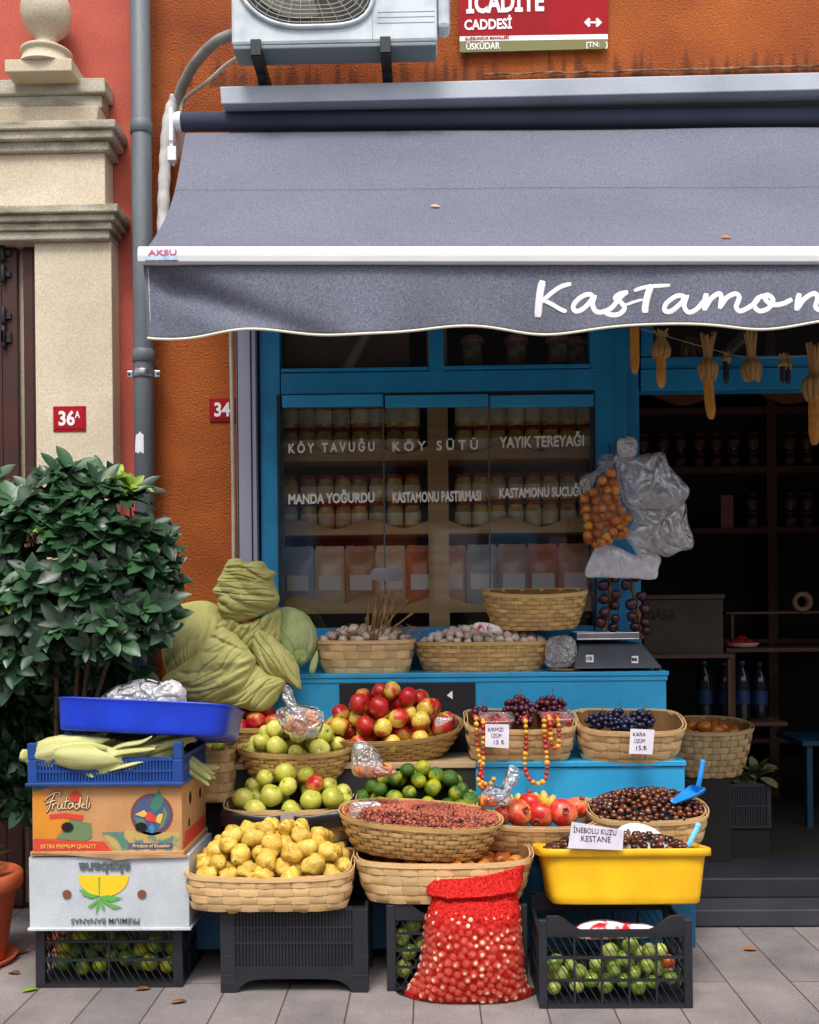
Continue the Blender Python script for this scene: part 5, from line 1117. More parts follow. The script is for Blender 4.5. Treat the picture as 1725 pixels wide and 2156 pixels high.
# ================================================================== CRATES
def clipseg(a, b, w, h):
    # clip to [-w/2,w/2] x [0,h]
    t0, t1 = 0, 1; dx, dz = b[0]-a[0], b[1]-a[1]
    for p, q_ in ((-dx, a[0]+w/2), (dx, w/2-a[0]), (-dz, a[1]), (dz, h-a[1])):
        if abs(p) < 1e-12:
            if q_ < 0: return None
        else:
            r_ = q_/p
            if p < 0: t0 = max(t0, r_)
            else: t1 = min(t1, r_)
    if t0 >= t1: return None
    return (a[0]+dx*t0, a[1]+dz*t0), (a[0]+dx*t1, a[1]+dz*t1)
def panel(w, h, kind, rails=(), ribs=0, th=.006, step=.02):
    """openwork wall in the local x-z plane"""
    q = MB()
    if kind == 'diamond':
        s_ = step*1.7
        k = -h
        while k < w+h:
            for sg in (1, -1):
                a = (-w/2+k, 0 if sg > 0 else h); b = (a[0]+h/1.7, h if sg > 0 else 0); c = clipseg(a, b, w, h)
                if c: q.bar((c[0][0], .0006*sg, c[0][1]), (c[1][0], .0006*sg, c[1][1]), .0032, th*.6)
            k += s_
    if kind == 'slant':
        k = -h
        while k < w+h:
            c = clipseg((-w/2+k, h), (-w/2+k+h/1.7, 0), w, h)
            if c: q.bar((c[0][0], 0, c[0][1]), (c[1][0], 0, c[1][1]), .003, th*.6)
            k += step*1.25
    if kind == 'slats':
        n = int(w/step); 
        for i in range(n+1): x = -w/2+w*i/n; q.box(x-step*.28, x+step*.28, -th/2, th/2, 0, h)
    for z in rails: q.box(-w/2, w/2, -th/2-.001, th/2+.001, z*h-.004, z*h+.004)
    for i in range(1, ribs): x = -w/2+w*i/ribs; q.box(x-.003, x+.003, -th/2-.0005, th/2+.0005, 0, h)
    return q
def crate(name, label, x0, x1, ytop, ybot, Yf, dep, kind='diamond', m=CRATE, rails=(.33,.66), ribs=5, post=.028, legs=False, top='plain', base=0, yaw=0, group='black plastic crates on the pavement'):
    a, b = at(x0, ybot, Yf), at(x1, ybot, Yf); W_ = b.x-a.x; zt = at((x0+x1)/2, ytop, Yf).z; z0 = base if base is not None else a.z; H_ = zt-z0
    t = thing(name, label, 'crate', ((a.x+b.x)/2, Yf+dep/2, z0), group, (0,0,R(yaw)))
    w_, d_ = W_/2, dep/2
    for sx in (-1, 1):
        for sy in (-1, 1):
            q = MB(); xa, xb = sorted((sx*w_, sx*(w_-post))); ya, yb = sorted((sy*d_, sy*(d_-post*.8)))
            if legs:
                q.add([(xa,ya,0),(xb,ya,0),(xb,yb,0),(xa,yb,0),(xa+.004*sx*-1*0,ya,H_),(xb,ya,H_),(xb,yb,H_),(xa,yb,H_)], [(0,3,2,1),(4,5,6,7),(0,1,5,4),(1,2,6,5),(2,3,7,6),(3,0,4,7)])
                for z in (.03,.055,.25*H_+.05): q.box(xa-.001,xb+.001,ya-.001,yb+.001,z,z+.002)
            else: q.box(xa, xb, ya, yb, 0, H_)
            q.build('corner_post', m, t, bevel=.003)
    lo = .085 if legs else .012; hi = H_-.05 if top == 'handle' else H_-.004
    for side, (wd, rot, px_, py_) in {'front':(W_-2*post, 0, 0, -d_+.006), 'back':(W_-2*post, 0, 0, d_-.006), 'left':(dep-2*post, PI/2, -w_+.006, 0), 'right':(dep-2*post, PI/2, w_-.006, 0)}.items():
        q = panel(wd, hi-lo, kind, rails, ribs if side in ('front','back') else 3, step=.0105 if kind == 'slats' else .02)
        q.box(-wd/2, wd/2, -.005, .005, hi-lo-.0005, hi-lo+.012); q.box(-wd/2, wd/2, -.005, .005, -.012, .0005)
        if kind == 'slats': q.box(-wd/2, wd/2, .0035, .005, 0, hi-lo)
        if top == 'handle' and side in ('front','back'):
            n = 24
            for i in range(n):
                f0, f1 = i/n, (i+1)/n; g = lambda f: min(1, max(0, (abs(f-.5)-.27)/.13))
                xa, xb = -wd/2+wd*f0, -wd/2+wd*f1; h0, h1 = g(f0)*.043+.018, g(f1)*.043+.018; B0 = hi-lo+.0125
                q.add([(xa,-.006,B0-.004),(xb,-.006,B0-.004),(xb,.006,B0-.004),(xa,.006,B0-.004),(xa,-.006,B0+h0-.012),(xb,-.006,B0+h1-.012),(xb,.006,B0+h1-.012),(xa,.006,B0+h0-.012)], [(0,3,2,1),(4,5,6,7),(0,1,5,4),(2,3,7,6)]+([(3,0,4,7)] if i == 0 else [])+([(1,2,6,5)] if i == n-1 else []))
        if legs and side in ('front','back'):
            n = 20
            for i in range(n):
                f0, f1 = i/n, (i+1)/n; g = lambda f: (min(1, abs(f-.5)*2)**7)*.05
                xa, xb = -wd/2+wd*f0, -wd/2+wd*f1; q.add([(xa,-.005,-.045-g(f0)+.005),(xb,-.005,-.045-g(f1)+.005),(xb,.005,-.045-g(f1)+.005),(xa,.005,-.045-g(f0)+.005),(xa,-.005,-.0125),(xb,-.005,-.0125),(xb,.005,-.0125),(xa,.005,-.0125)], [(0,3,2,1),(4,5,6,7),(0,1,5,4),(2,3,7,6)])
        o = q.build(side+'_panel' if side in ('front','back') else 'side_panel', m, t); o.matrix_local = Matrix.Translation((px_, py_, lo)) @ Matrix.Rotation(rot, 4, 'Z')
    q = MB(); q.box(-w_+.012, w_-.012, -d_+.012, d_-.012, lo-.008 if not legs else H_*.9, lo-.002 if not legs else H_*.9+.006); q.build('base_panel', m, t)
    return t, W_, dep, H_
def fill(B, name, cat, label, group, meshes, r, top, seed, alt=None, altlabel=None, margin=.02):
    """loose fruit stacked inside a crate, only the outer layers that can be seen"""
    t, W_, dep, H_ = B; rn = random.Random(seed); pts = []
    M_ = Matrix.Translation(t.location) @ Matrix.Rotation(t.rotation_euler.z,4,'Z')
    for _ in range(9000):
        z = rn.uniform(.02+r, H_*top); y = -dep/2+.014+r+abs(rn.gauss(0,.02))
        p = Vector((rn.uniform(-W_/2+margin+r, W_/2-margin-r), y, z))
        if p.z > H_*top*(.86+.14*math.sin(p.x*17+seed)): continue
        if all((p-o).length > r*1.78 for o in pts): pts.append(p)
    for p in pts:
        al = alt and rn.random() < .09 and p.z > H_*top*.6
        tag(mkobj(alt[1] if al else name, (alt[0] if al else rn.choice(meshes)), None, M_ @ Matrix.Translation(p) @ rrot(rn) @ Matrix.Scale(r*rn.uniform(.88,1.08),4)), altlabel if al else label, cat, group if not al else group+', ripening ones')
cL = crate('plastic_crate', 'black lattice crate of green mandarins at the bottom of the left stack', 75,385,1958,2079,-.96,.34,'slant',rails=(.45,.8),ribs=2,post=.032)
fill(cL, 'mandarin', 'mandarin', 'green mandarin inside the crate under the cardboard boxes', 'mandarins in the bottom left crate', lm, .030, .92, 3)
cM = crate('plastic_crate', 'upturned black slatted crate under the quince basket', 465,776,1915,2092,-1.01,.28,'slats',rails=(.42,.70),ribs=6,post=.047,legs=True)
cH = crate('plastic_crate', 'black diamond mesh crate half hidden behind the red net sack', 815,1112,1905,2086,-1.0,.27,'diamond',rails=(.3,.55,.8),ribs=4,post=.03,top='handle')
fill(cH, 'tomato', 'tomato', 'green tomato inside the crate behind the red sack', 'tomatoes in the crate behind the sack', tm, .03, .8, 5, (to[0],'ripe_tomato'), 'orange tomato inside the crate behind the red sack')
cR = crate('plastic_crate', 'black open crate of green tomatoes under the yellow tub', 1136,1460,1937,2126,-1.15,.30,'slant',rails=(.35,.68,1.0),ribs=5,post=.026,top='handle')
fill(cR, 'tomato', 'tomato', 'green tomato inside the crate under the yellow tub', 'tomatoes in the crate under the yellow tub', tm, .025, .66, 7, (to[0],'ripe_tomato'), 'orange tomato inside the crate under the yellow tub')
bag('printed_bag', 'red and white printed plastic bag on top of the right crate', [(1200,1962),(1225,1945),(1270,1938),(1320,1944),(1370,1948),(1388,1962),(1360,1972),(1280,1975),(1215,1974)], -1.06, .05, mat('red_white_film', rgb(220,210,215), .35, rgb(190,20,40), 17, 2, .5, .56, coat=.4), .006, 14, 51)
# ---- cardboard boxes
def carton(name, label, x0, x1, y0, y1, Yf, dep, m, yaw=0, flare=0):
    a, b = at(x0,(y0+y1)/2,Yf), at(x1,(y0+y1)/2,Yf); zt, zb_ = at((x0+x1)/2,y0,Yf).z, at((x0+x1)/2,y1,Yf).z
    t = thing(name, label, 'box', ((a.x+b.x)/2, Yf+dep/2, zb_)); inv = Matrix.Translation(-t.location); e = .006
    q = MB(); n = 12
    def wall(P0, P1, P2, P3):
        vs = [];  N = 14
        for j in range(7):
            for i in range(N+1):
                p = Vector(P0).lerp(Vector(P1), i/N).lerp(Vector(P3).lerp(Vector(P2), i/N), j/6); k = noise.noise(p*6)*.0015; vs.append(p+Vector((0,k,0)))
        q.add(vs, [(j*(N+1)+i, j*(N+1)+i+1, (j+1)*(N+1)+i+1, (j+1)*(N+1)+i) for j in range(6) for i in range(N)], 0, True)
    X0, X1, Y0, Y1 = a.x, b.x, Yf, Yf+dep
    wall((X0,Y0,zb_),(X1,Y0,zb_),(X1+flare,Y0,zt),(X0-flare,Y0,zt)); wall((X1,Y0,zb_),(X1,Y1,zb_),(X1+flare,Y1,zt),(X1+flare,Y0,zt)); wall((X1,Y1,zb_),(X0,Y1,zb_),(X0-flare,Y1,zt),(X1+flare,Y1,zt)); wall((X0,Y1,zb_),(X0,Y0,zb_),(X0-flare,Y0,zt),(X0-flare,Y1,zt))
    q.add([(X0,Y0,zt),(X1,Y0,zt),(X1,Y1,zt),(X0,Y1,zt),(X0,Y0,zb_),(X1,Y0,zb_),(X1,Y1,zb_),(X0,Y1,zb_)], [(0,1,2,3),(7,6,5,4)])
    o = q.build('carton_walls', m, t); o.matrix_parent_inverse = inv
    q = MB(); q.box(X0-.007, X1+.007, Y0-.007, Y1+.007, zb_-.001 if flare else zb_-.006, zb_+.008); o = q.build('bottom_edge', CARD if not flare else m, t, bevel=.002); o.matrix_parent_inverse = inv
    return t, inv, X1, zt, zb_
KY = -1.0
fbx, fi, FX1, fzt, fzb = carton('fruit_carton', 'brown printed fruit carton with red band and parrot coloured emblem in the left stack', 69,383,1648,1797,KY,.36,CARD)
def pr(name, pts, m, lay, th=.0009): 
    q = MB(); poly(q, pts, KY-.0018-lay*.0009, th); o = q.build(name, m, fbx); o.matrix_parent_inverse = fi
pm2 = lambda nm, c, r_=.8: mat(nm, c, r_)
ORG = mat('orange_print', rgb(218,142,40), .8, rgb(200,124,30), 8, 3); GRN = pm2('green_print', rgb(104,128,84)); TEA = pm2('teal_print', rgb(86,124,112)); RDP = pm2('red_print', rgb(206,64,44)); BRN = pm2('brown_print', rgb(112,64,66)); BLU = pm2('blue_print', rgb(70,84,124)); PUR = pm2('purple_print', rgb(96,84,112)); YLP = pm2('yellow_print', rgb(224,180,84)); CRP = pm2('cream_print', rgb(224,196,150))
pr('print_swirl', c1((256,1090),(300,1080),(360,1110),(360,1250),(450,1290),(540,1300),(480,1380),(420,1450),(256,1450)), ORG, 0)
pr('print_leaf', c1((250,1040),(370,1050),(300,1080),(256,1090)), TEA, 0); pr('print_leaf', c1((540,1302),(700,1330),(710,1440),(650,1465),(430,1452),(490,1385)), GRN, 0)
pr('print_leaf', c1((780,1400),(1000,1390),(1380,1400),(1380,1540),(880,1545),(850,1500)), mat('mottled_print', rgb(86,126,112), .8, rgb(190,160,96), 26, 3, .45, .55), 0)
pr('print_band', c1((256,1455),(800,1470),(862,1546),(256,1541)), RDP, 1)
lettering('EXTRA PREMIUM QUALITY', *[c for c in (c1((315,0))[0][0], c1((740,0))[0][0], c1((0,1494))[0][1], c1((0,1522))[0][1])], KY-.0042, YLP, fbx, 'band_lettering', .015, thick=.0008)
pr('print_band', c1((985,1482),(1328,1480),(1328,1524),(985,1526)), PUR, 1)
lettering('Product of Ecuador', c1((1020,0))[0][0], c1((1305,0))[0][0], c1((0,1490))[0][1], c1((0,1514))[0][1], KY-.0042, CRP, fbx, 'band_lettering', .01, thick=.0008)
ex, ey = c1((1165,1262))[0]; sc1 = 1/(1.917*1.9)
E_ = lambda P: c1(*[(1165+x,1262+y) for x,y in P])
pr('emblem_ring', circ(ex,ey,162*sc1,160*sc1,36), BRN, 0); pr('emblem_disc', circ(ex,ey,142*sc1,140*sc1,36), BLU, 1)
pr('emblem_leaf', E_(((50,-190),(95,-120),(70,-50),(20,-10),(-15,-60),(10,-120))), pm2('leaf_print', rgb(60,120,96)), 2)
pr('emblem_leaf', E_(((95,-70),(120,0),(90,90),(50,120),(80,30))), GRN, 2); pr('emblem_leaf', E_(((-135,20),(-60,40),(-40,80),(-100,90))), TEA, 2)
pr('emblem_petal', E_(((-130,0),(-60,-35),(-20,10),(-70,20))), YLP, 2); pr('emblem_petal', E_(((20,50),(50,0),(95,-10),(85,50),(60,70))), YLP, 2); pr('emblem_leaf', E_(((-10,140),(-25,100),(0,70),(25,110),(10,145))), pm2('sky_print', rgb(60,130,170)), 3)
pr('emblem_flower', E_(((-50,10),(-15,-25),(10,0),(35,20),(30,60),(-10,55),(-45,45))), RDP, 3)
pr('print_fruit', circ(*c1((580,1125))[0], 46*sc1, 42*sc1, 16), RDP, 1)
FR = [[(345,1160),(370,1130),(430,1095),(475,1092),(470,1120)],[(432,1100),(408,1150),(385,1215),(360,1245)],[(350,1180),(400,1160),(440,1150)],[(420,1175),(410,1225)],[(412,1200),(440,1172),(455,1178)],[(462,1172),(456,1210),(475,1218),(495,1175),(492,1215),(510,1210)],[(532,1130),(514,1205),(530,1215)],[(505,1162),(550,1155)],
 [(580,1172),(550,1178),(545,1212),(570,1205),(582,1170),(582,1212)],[(632,1180),(604,1184),(600,1214),(622,1208),(645,1125),(634,1212)],[(655,1196),(675,1180),(660,1172),(652,1205),(682,1210)],[(700,1120),(690,1205),(700,1212)],[(716,1172),(708,1210)],[(720,1150),(721,1152)]]
for nm_, rad, m_, dy in (('logo_outline', 9.5, BRN, 0),('logo_lettering', 4.2, CRP, .0016)):
    q = MB()
    for st_ in FR:
        P = [Vector((p.x, KY-.0032-dy-.0002*0, p.z)) for p in (at(*c1((x*.94+18, y))[0], KY) for x, y in st_)]; q.tube(crom(P, 5), rad/1.917/1.9/sc(KY), 8, flat=.12)
    o = q.build(nm_, m_, fbx); o.matrix_parent_inverse = fi
pr('logo_ribbon', c1((378,1262),(500,1250),(640,1268),(630,1308),(500,1290),(382,1300)), RDP, 1)
HOLE = mat('hole_shade', rgb(16,12,10), .9)  # flat dark discs; the shade inside the holes is put into the colour
for x in (517, 1082): pr('hand_hole_disc', circ(*c1((x,1358))[0], 46*sc1, 36*sc1, 20), HOLE, 4)
q = MB()
for yy, zz, rr in ((KY+.12, fzb+.16, .022),(KY+.10, fzb+.08, .014),(KY+.27, fzb+.15, .02)):
    q.add([(FX1+.0012, yy+rr*.8*math.cos(2*PI*i/18), zz+rr*math.sin(2*PI*i/18)) for i in range(18)], [tuple(range(18))])
o = q.build('side_hole_disc', HOLE, fbx); o.matrix_parent_inverse = fi
q = MB(); q.add([(FX1+.001,KY+.02,fzb+.012),(FX1+.001,KY+.34,fzb+.012),(FX1+.001,KY+.34,fzb+.06),(FX1+.001,KY+.05,fzb+.06)], [(0,1,2,3)]); o = q.build('side_band', RDP, fbx); o.matrix_parent_inverse = fi
wbx, wi_, WX1, wzt, wzb = carton('banana_carton', 'white banana carton upside down beneath the brown fruit carton', 63,398,1804,1958,-1.0,.36,CARDW,flare=.002)
def pw(name, pts, m, lay, Yo=0):
    q = MB(); poly(q, pts, KY-.003-lay*.0009+Yo, .0009); o = q.build(name, m, wbx); o.matrix_parent_inverse = wi_
DKT = pm2('slate_print', rgb(84,96,100)); YL2 = pm2('banana_yellow_print', rgb(236,196,30)); GR2 = pm2('leaf_green_print', rgb(92,170,70))
pw('print_half_disc', [(165,1843)]+circ(218,1845,53,43,20,PI,0)[::1]+[(271,1843)], YL2, 0)
pw('print_stem', c1((755,1745),(770,1745),(765,1890),(758,1890)), GR2, 1)
for P in (((760,1885),(700,1870),(605,1830),(640,1880),(700,1905)),((760,1890),(830,1880),(940,1900),(860,1930),(790,1915)),((758,1900),(720,1935),(670,1970),(700,1975),(745,1940)),((762,1900),(735,1985),(735,2035),(760,1970)),((765,1900),(800,1960),(805,2000),(775,1975)),((770,1900),(850,1945),(940,1975),(870,1985),(800,1940))): pw('print_leaf', c1(*P), GR2, 2)
lettering('akebana', 166, 275, 1817, 1838, KY-.0045, DKT, wbx, 'logo_lettering', .035, flip=True, thick=.0008)
lettering('PREMIUM BANANAS', 150, 294, 1934, 1946, KY-.0035, DKT, wbx, 'lettering', .008, flip=True, thick=.0008)
for x in (141, 299): pw('vent_hole', circ(x,1883,9.5,9.5,20), mat('inner_card_brown', rgb(120,76,50), .9), 1)
q = MB(); poly(q, c1((240,1562),(500,1572),(850,1602),(880,1615),(1000,1602),(1440,1590),(1440,1575),(240,1550)), KY-.010, .006); o = q.build('torn_flap', mat('torn_brown_card', rgb(190,160,120), .9, rgb(150,112,76), 9, 4), wbx); o.matrix_parent_inverse = wi_
# ---- blue open crate with corn
cB, Wb, Db, Hb = crate('plastic_crate', 'shallow blue crate of husked corn on top of the fruit carton', 58,384,1600,1654,-1.02,.37,'slats',m=BCRATE,rails=(.5,),ribs=6,post=.03,base=None,group='')
cB.pop('group', None)
for sx in (-1, 1):
    for sy in (-1, 1): q = MB(); q.box(sx*(Wb/2-.014)-.014, sx*(Wb/2-.014)+.014, sy*(Db/2-.013)-.013, sy*(Db/2-.013)+.013, Hb+.001, Hb+.055); q.build('stacking_peg', BCRATE, cB, bevel=.002)
q = MB(); q.box(-Wb/2-.006, Wb/2+.006, -Db/2-.006, Db/2+.006, -.002, .008); q.build('base_rim', BCRATE, cB, bevel=.002)
HUSK = mat('pale_green_husk', rgb(206,202,146), .75, rgb(160,164,90), 4, 5, .3, .7, .4, 60, stretch=(6,6,.6)); HUSKD = mat('dry_husk', rgb(206,172,112), .8, rgb(168,128,74), 6, 5, .3, .7, .4, 60, stretch=(6,6,.6))
def ear_mesh(seed):
    q = MB(); rn = random.Random(seed)
    def fn(r_, z, t): k = 1+.10*abs(math.sin(3.5*t+z*6+seed))+.05*noise.noise(Vector((math.cos(t)*2,math.sin(t)*2,z*8+seed))); return (r_*k*math.cos(t), r_*k*math.sin(t), z)
    q.lathe([(.001,-.11),(.016,-.108),(.018,-.09),(.030,-.075),(.037,-.04),(.036,0),(.027,.05),(.014,.09),(.004,.12),(.001,.13)], 28, fn=fn)
    for k in range(4):
        a = rn.uniform(0,6); c = crom([(.028*math.cos(a),.028*math.sin(a),-.06),(.04*math.cos(a),.04*math.sin(a),.02),(.035*math.cos(a+.4),.035*math.sin(a+.4),.09),(.05*math.cos(a+.6),.05*math.sin(a+.6),.13)],5); q.tube(c, [.012*math.sin(PI*(i+.6)/(len(c)+.4))+.001 for i in range(len(c))], 7, flat=.35)
    return q.mesh('corn_in_husk', [HUSK])
em_ = [ear_mesh(s_) for s_ in (1,2,3)]
for i, (x, y, Y, ang, s_) in enumerate(((135,1577,-.98,78,1.2),(190,1592,-1.0,95,1.25),(250,1600,-.98,70,1.1),(120,1602,-.97,100,1.1),(330,1590,-.92,60,1.2),(230,1575,-.88,100,1.2),(370,1600,-.86,110,1.1),(290,1578,-.85,85,1.1))):
    tag(mkobj('corn_ear', em_[i % 3], None, Matrix.Translation(at(x,y,Y)) @ Matrix.Rotation(R(ang),4,'Y') @ Matrix.Rotation(i,4,'Z') @ Matrix.Scale(s_,4)), 'pale husk-wrapped corn ear in the shallow blue crate', 'corn', 'corn ears in the blue crate')
# ---- royal blue tray on top
def tubmesh(a, b, h, k, n, rim, th=.004, dent=0):
    q = MB(); prof = [(k-.02,0,1),(k,.004,1)] + [(k+(1-k)*i/6, h*i/6, 1) for i in range(1,6)] + [(1,h-rim[1],1),(1+rim[0],h-rim[1]+.002,1),(1+rim[0],h-.004,1),(1+rim[0]*.8,h,1),(1.0,h,1),(.985,h-.004,1),(k-.01,.006,1),(.02,.006,1)]
    N = 96; vs = []
    for s_, z, _ in prof:
        for j in range(N):
            cx, cy = sup(2*PI*j/N, n); x, y = cx*a*s_, cy*b*s_; d_ = dent*noise.noise(Vector((x*7,y*7,z*9))); vs.append((x, y+d_*(-1 if cy < 0 else 1), z))
    K = len(prof); q.add(vs, [(i*N+j, i*N+(j+1) % N, (i+1)*N+(j+1) % N, (i+1)*N+j) for i in range(K-1) for j in range(N)] + [tuple(range(N-1,-1,-1)), tuple((K-1)*N+j for j in range(N))], 0, True); return q
cx_ = at(317,1545,-.85); 
tr = tag(tubmesh(.292,.19,.108,.95,6,(.008,.008),dent=.0025).build('blue_tray', BTRAY, None, M=Matrix.Translation((cx_.x, -.84, at(317,1547,-1.0).z-.026)) @ Matrix.Rotation(R(3),4,'Y') @ Matrix.Rotation(R(-11),4,'X')), 'royal blue plastic tray tilted on top of the left stack', 'tray')
# ---- yellow tub
ty = at(1305,1905,-1.10); tz0 = ty.z; th_ = at(1305,1795,-1.14).z-tz0; ta = (1482-1146)/2/sc(-.96)
tubM = Matrix.Translation((at(1306,1850,-.95).x, -1.11, tz0)) @ Matrix.Rotation(R(-9),4,'X') @ Matrix.Translation((0,.16,0))
tag(tubmesh(ta, .15, th_, .90, 8, (.055,.026)).build('yellow_tub', YELLOWP, None, M=tubM), 'bright yellow plastic tub of chestnuts with a wide rim', 'tub')
BT = dict(M=tubM, a=ta*.97, b=.142, h=th_, n=5, k=.88)
scatter('chestnut', 'chestnut', 'purplish chestnut in the yellow tub', 'chestnuts in the yellow tub', ch, BT, darts(BT, BT['h']*.90, .06, .0125, 1.85, seed=31, layers=1, tries=9000), .0135, 32, limit=70)
# plate, paper signs, scoops
q = MB(); q.lathe([(0,0),(.07,0),(.098,.012),(.100,.014),(.096,.016),(.068,.004),(0,.003)], 40, M=Matrix.Translation(at(1352,1790,-.98)) @ Euler((R(38),R(14),0)).to_matrix().to_4x4()); tag(q.build('paper_plate', WHITE), 'white plate half buried in the yellow tub', 'plate')
def card(name, label, P, Y, lines, m=PAPER):
    t = thing(name, label, 'price card', at(*P[0], Y)); inv = Matrix.Translation(-t.location); q = MB(); poly(q, P, Y, .0012); o = q.build('paper', m, t); o.matrix_parent_inverse = inv
    for tx, x0, x1, yc, yb, sl in lines: lettering(tx, x0, x1, yc, yb, Y-.0006, INK, t, 'handwriting', -.004, slope=sl, thick=.0006)
    return t
card('paper_sign', 'handwritten sign reading İNEBOLU KUZU KESTANE stuck in the yellow tub', [(1204,1730),(1314,1748),(1311,1790),(1196,1786)], -1.10, (("İNEBOLU KUZU",1208,1298,1741,1752,-.08),("KESTANE",1224,1286,1759,1771,-.05)))
card('price_card', 'small card reading KIRMIZI ÜZÜM on the red grape basket', c3((1040,568),(1222,572),(1218,756),(1038,742)), -.652, (("KIRMIZI",1028,1060,1532,1540,0),("ÜZÜM",1035,1056,1545,1553,0),("15 ₺",1040,1062,1558,1567,0)))
card('price_card', 'small card reading KARA ÜZÜM on the black grape basket', c4((517,505),(672,512),(658,670),(508,665)), -.665, (("KARA",1333,1360,1542,1550,0),("ÜZÜM",1336,1358,1556,1564,0),("15.₺",1340,1362,1570,1579,0)))
card('price_card', 'blank grey card on the black lined apple basket', [(591,1716),(619,1716),(619,1737),(591,1736)], -.80, (), mat('grey_paper', rgb(150,144,140), .8))
q = MB(); q.add([at(*c3((745,350))[0],-.45), at(*c3((785,312))[0],-.45), at(*c3((790,378))[0],-.45)], [(0,1,2)]); tag(q.build('paper_tag', PAPER, solid=.001), 'white paper corner sticking up behind the big apple basket', 'paper tag')
SCB = mat('sky_blue_plastic', rgb(30,136,214), .35, rgb(24,120,196), 9, 3)
def scoop(label, tip, neck, hend, Y, wd, m=SCB):
    t = thing('scoop', label, 'scoop', at(*neck, Y)); inv = Matrix.Translation(-t.location); a, b, e = at(*tip, Y-.05), at(*neck, Y+.01), at(*hend, Y+.03)
    q = MB(); d = (b-a); L = d.length; d.normalize(); sd = d.cross(Vector((0,0,1))).normalized()*-1; up = sd.cross(d).normalized()*-1
    if up.z > 0: up = -up
    def fn(u, v):
        an = PI*(u-.5)*(1.0-.25*(1-v)); w_ = wd*(.55+.45*min(1, v*1.6)); return a+d*L*v+sd*w_*math.sin(an)+up*w_*.75*(math.cos(an))
    q.grid(fn, 16, 10); fn1 = [fn(i/16,1) for i in range(17)]; q.add(fn1+[b], [(i,i+1,17) for i in range(16)]); o = q.build('bowl', m, t, solid=.002); o.matrix_parent_inverse = inv
    q = MB(); c = crom([b, b.lerp(e,.3)+Vector((0,-.004,0)), e], 8); q.tube(c, [.009]*(len(c)-2)+[.011,.008], 10, flat=.6); o = q.build('handle', m, t); o.matrix_parent_inverse = inv
scoop('blue plastic scoop pushed into the deep chestnut basket', (1418,1684), (1470,1656), (1481,1600), -.74, .034)
scoop('light blue scoop with its handle sticking out of the yellow tub', (1400,1812), (1446,1786), (1472,1734), -.98, .028, mat('pale_blue_plastic', rgb(110,196,240), .35))

# ================================================================== RED NET SACK
SKY_ = -1.0
def skp(crop): return at(*c7(crop)[0], SKY_)
OUT = [(690,572,1335,.035),(740,572,1333,.045),(800,580,1332,.06),(850,600,1300,.075),(895,622,1290,.062),(930,625,1296,.075),(1000,606,1304,.095),(1080,578,1308,.11),(1160,566,1312,.12),(1260,560,1322,.13),(1360,545,1330,.135),(1450,530,1336,.135),(1520,505,1345,.13),(1580,470,1358,.125),(1640,430,1385,.115),(1700,390,1425,.10),(1745,352,1452,.085),(1775,380,1440,.06),(1795,470,1380,.03)]
rows = []
for yc, xa, xb, dd in OUT: A_, B_ = skp((xa,yc)), skp((xb,yc)); rows.append((A_.z, A_.x, B_.x, dd))
zmin = rows[-1][0]; zmax = rows[0][0]
def srow(v):
    f = v*(len(rows)-1); i = min(int(f), len(rows)-2); f -= i; r0, r1 = rows[i], rows[i+1]; return [r0[k]*(1-f)+r1[k]*f for k in range(4)]
bulbs = []; rn = random.Random(77)
def sback(u, v, ex=0):
    z, xa, xb, dd = srow(v); cx, hw = (xa+xb)/2, (xb-xa)/2; th = 2*PI*u; n_ = 2.6 if v < .75 else 2.6-1.0*(v-.75)/.25
    a, b = sup(th, n_); lift = 0
    f = (a*.5+.5); topz = (-.038*(1-f)-.014*math.sin(PI*f)) if v < .30 else 0
    z += topz*max(0, 1-v/.30)
    return Vector((cx+a*(hw+ex), SKY_-.005+b*(dd+ex)-.03*(1-v)*0, max(z, .004)))
cnt = 0
for _ in range(26000):
    u, v = rn.uniform(.5,1), rn.uniform(.34,.985)
    rb = rn.uniform(.0088,.0142); p = sback(u, v); c = sback(u, v, -rb*(rn.uniform(.74,.86) if rn.random() < .5 else 1.0))
    if c.z < rb+.002: continue
    if all((c-o).length > (rb+o_r)*.90 for o, o_r in bulbs): bulbs.append((c, rb))
NU, NV = 240, 130; q = MB(); vs = []
cellb = {}
for c, rb in bulbs: cellb.setdefault((int(c.x//.03), int(c.z//.03)), []).append((c, rb))
for j in range(NV+1):
    v = j/NV
    for i in range(NU):
        u = i/NU; p = sback(u, v); best = 0
        if u >= .49 and v > .27:
            kx, kz = int(p.x//.03), int(p.z//.03)
            for a in (-1,0,1):
                for b in (-1,0,1):
                    for c, rb in cellb.get((kx+a,kz+b),()):
                        d = math.hypot(p.x-c.x, p.z-c.z)
                        if d < rb: best = max(best, math.sqrt(rb**2-d*d))
        nrm = (sback(u, v, .01)-p); nrm.normalize() if nrm.length else None
        fold = .004*noise.noise(Vector((p.x*16, v*6, 3))) if v > .25 else .012*noise.noise(Vector((p.x*30, p.z*9, 3)))+.006*noise.noise(Vector((p.x*70, p.z*30, 7)))+.010*math.exp(-((v-.16)/.04)**2)
        k = .26*best-.0012+fold*.8
        q_ = p+nrm*k; q_.z = max(q_.z, .003+.004*noise.noise(p*20)**2); vs.append(q_)
q.add(vs, [(j*NU+i, j*NU+(i+1) % NU, (j+1)*NU+(i+1) % NU, (j+1)*NU+i) for j in range(NV) for i in range(NU)] + [tuple(NV*NU+i for i in range(NU)), tuple(range(NU-1,-1,-1))], 0, True)
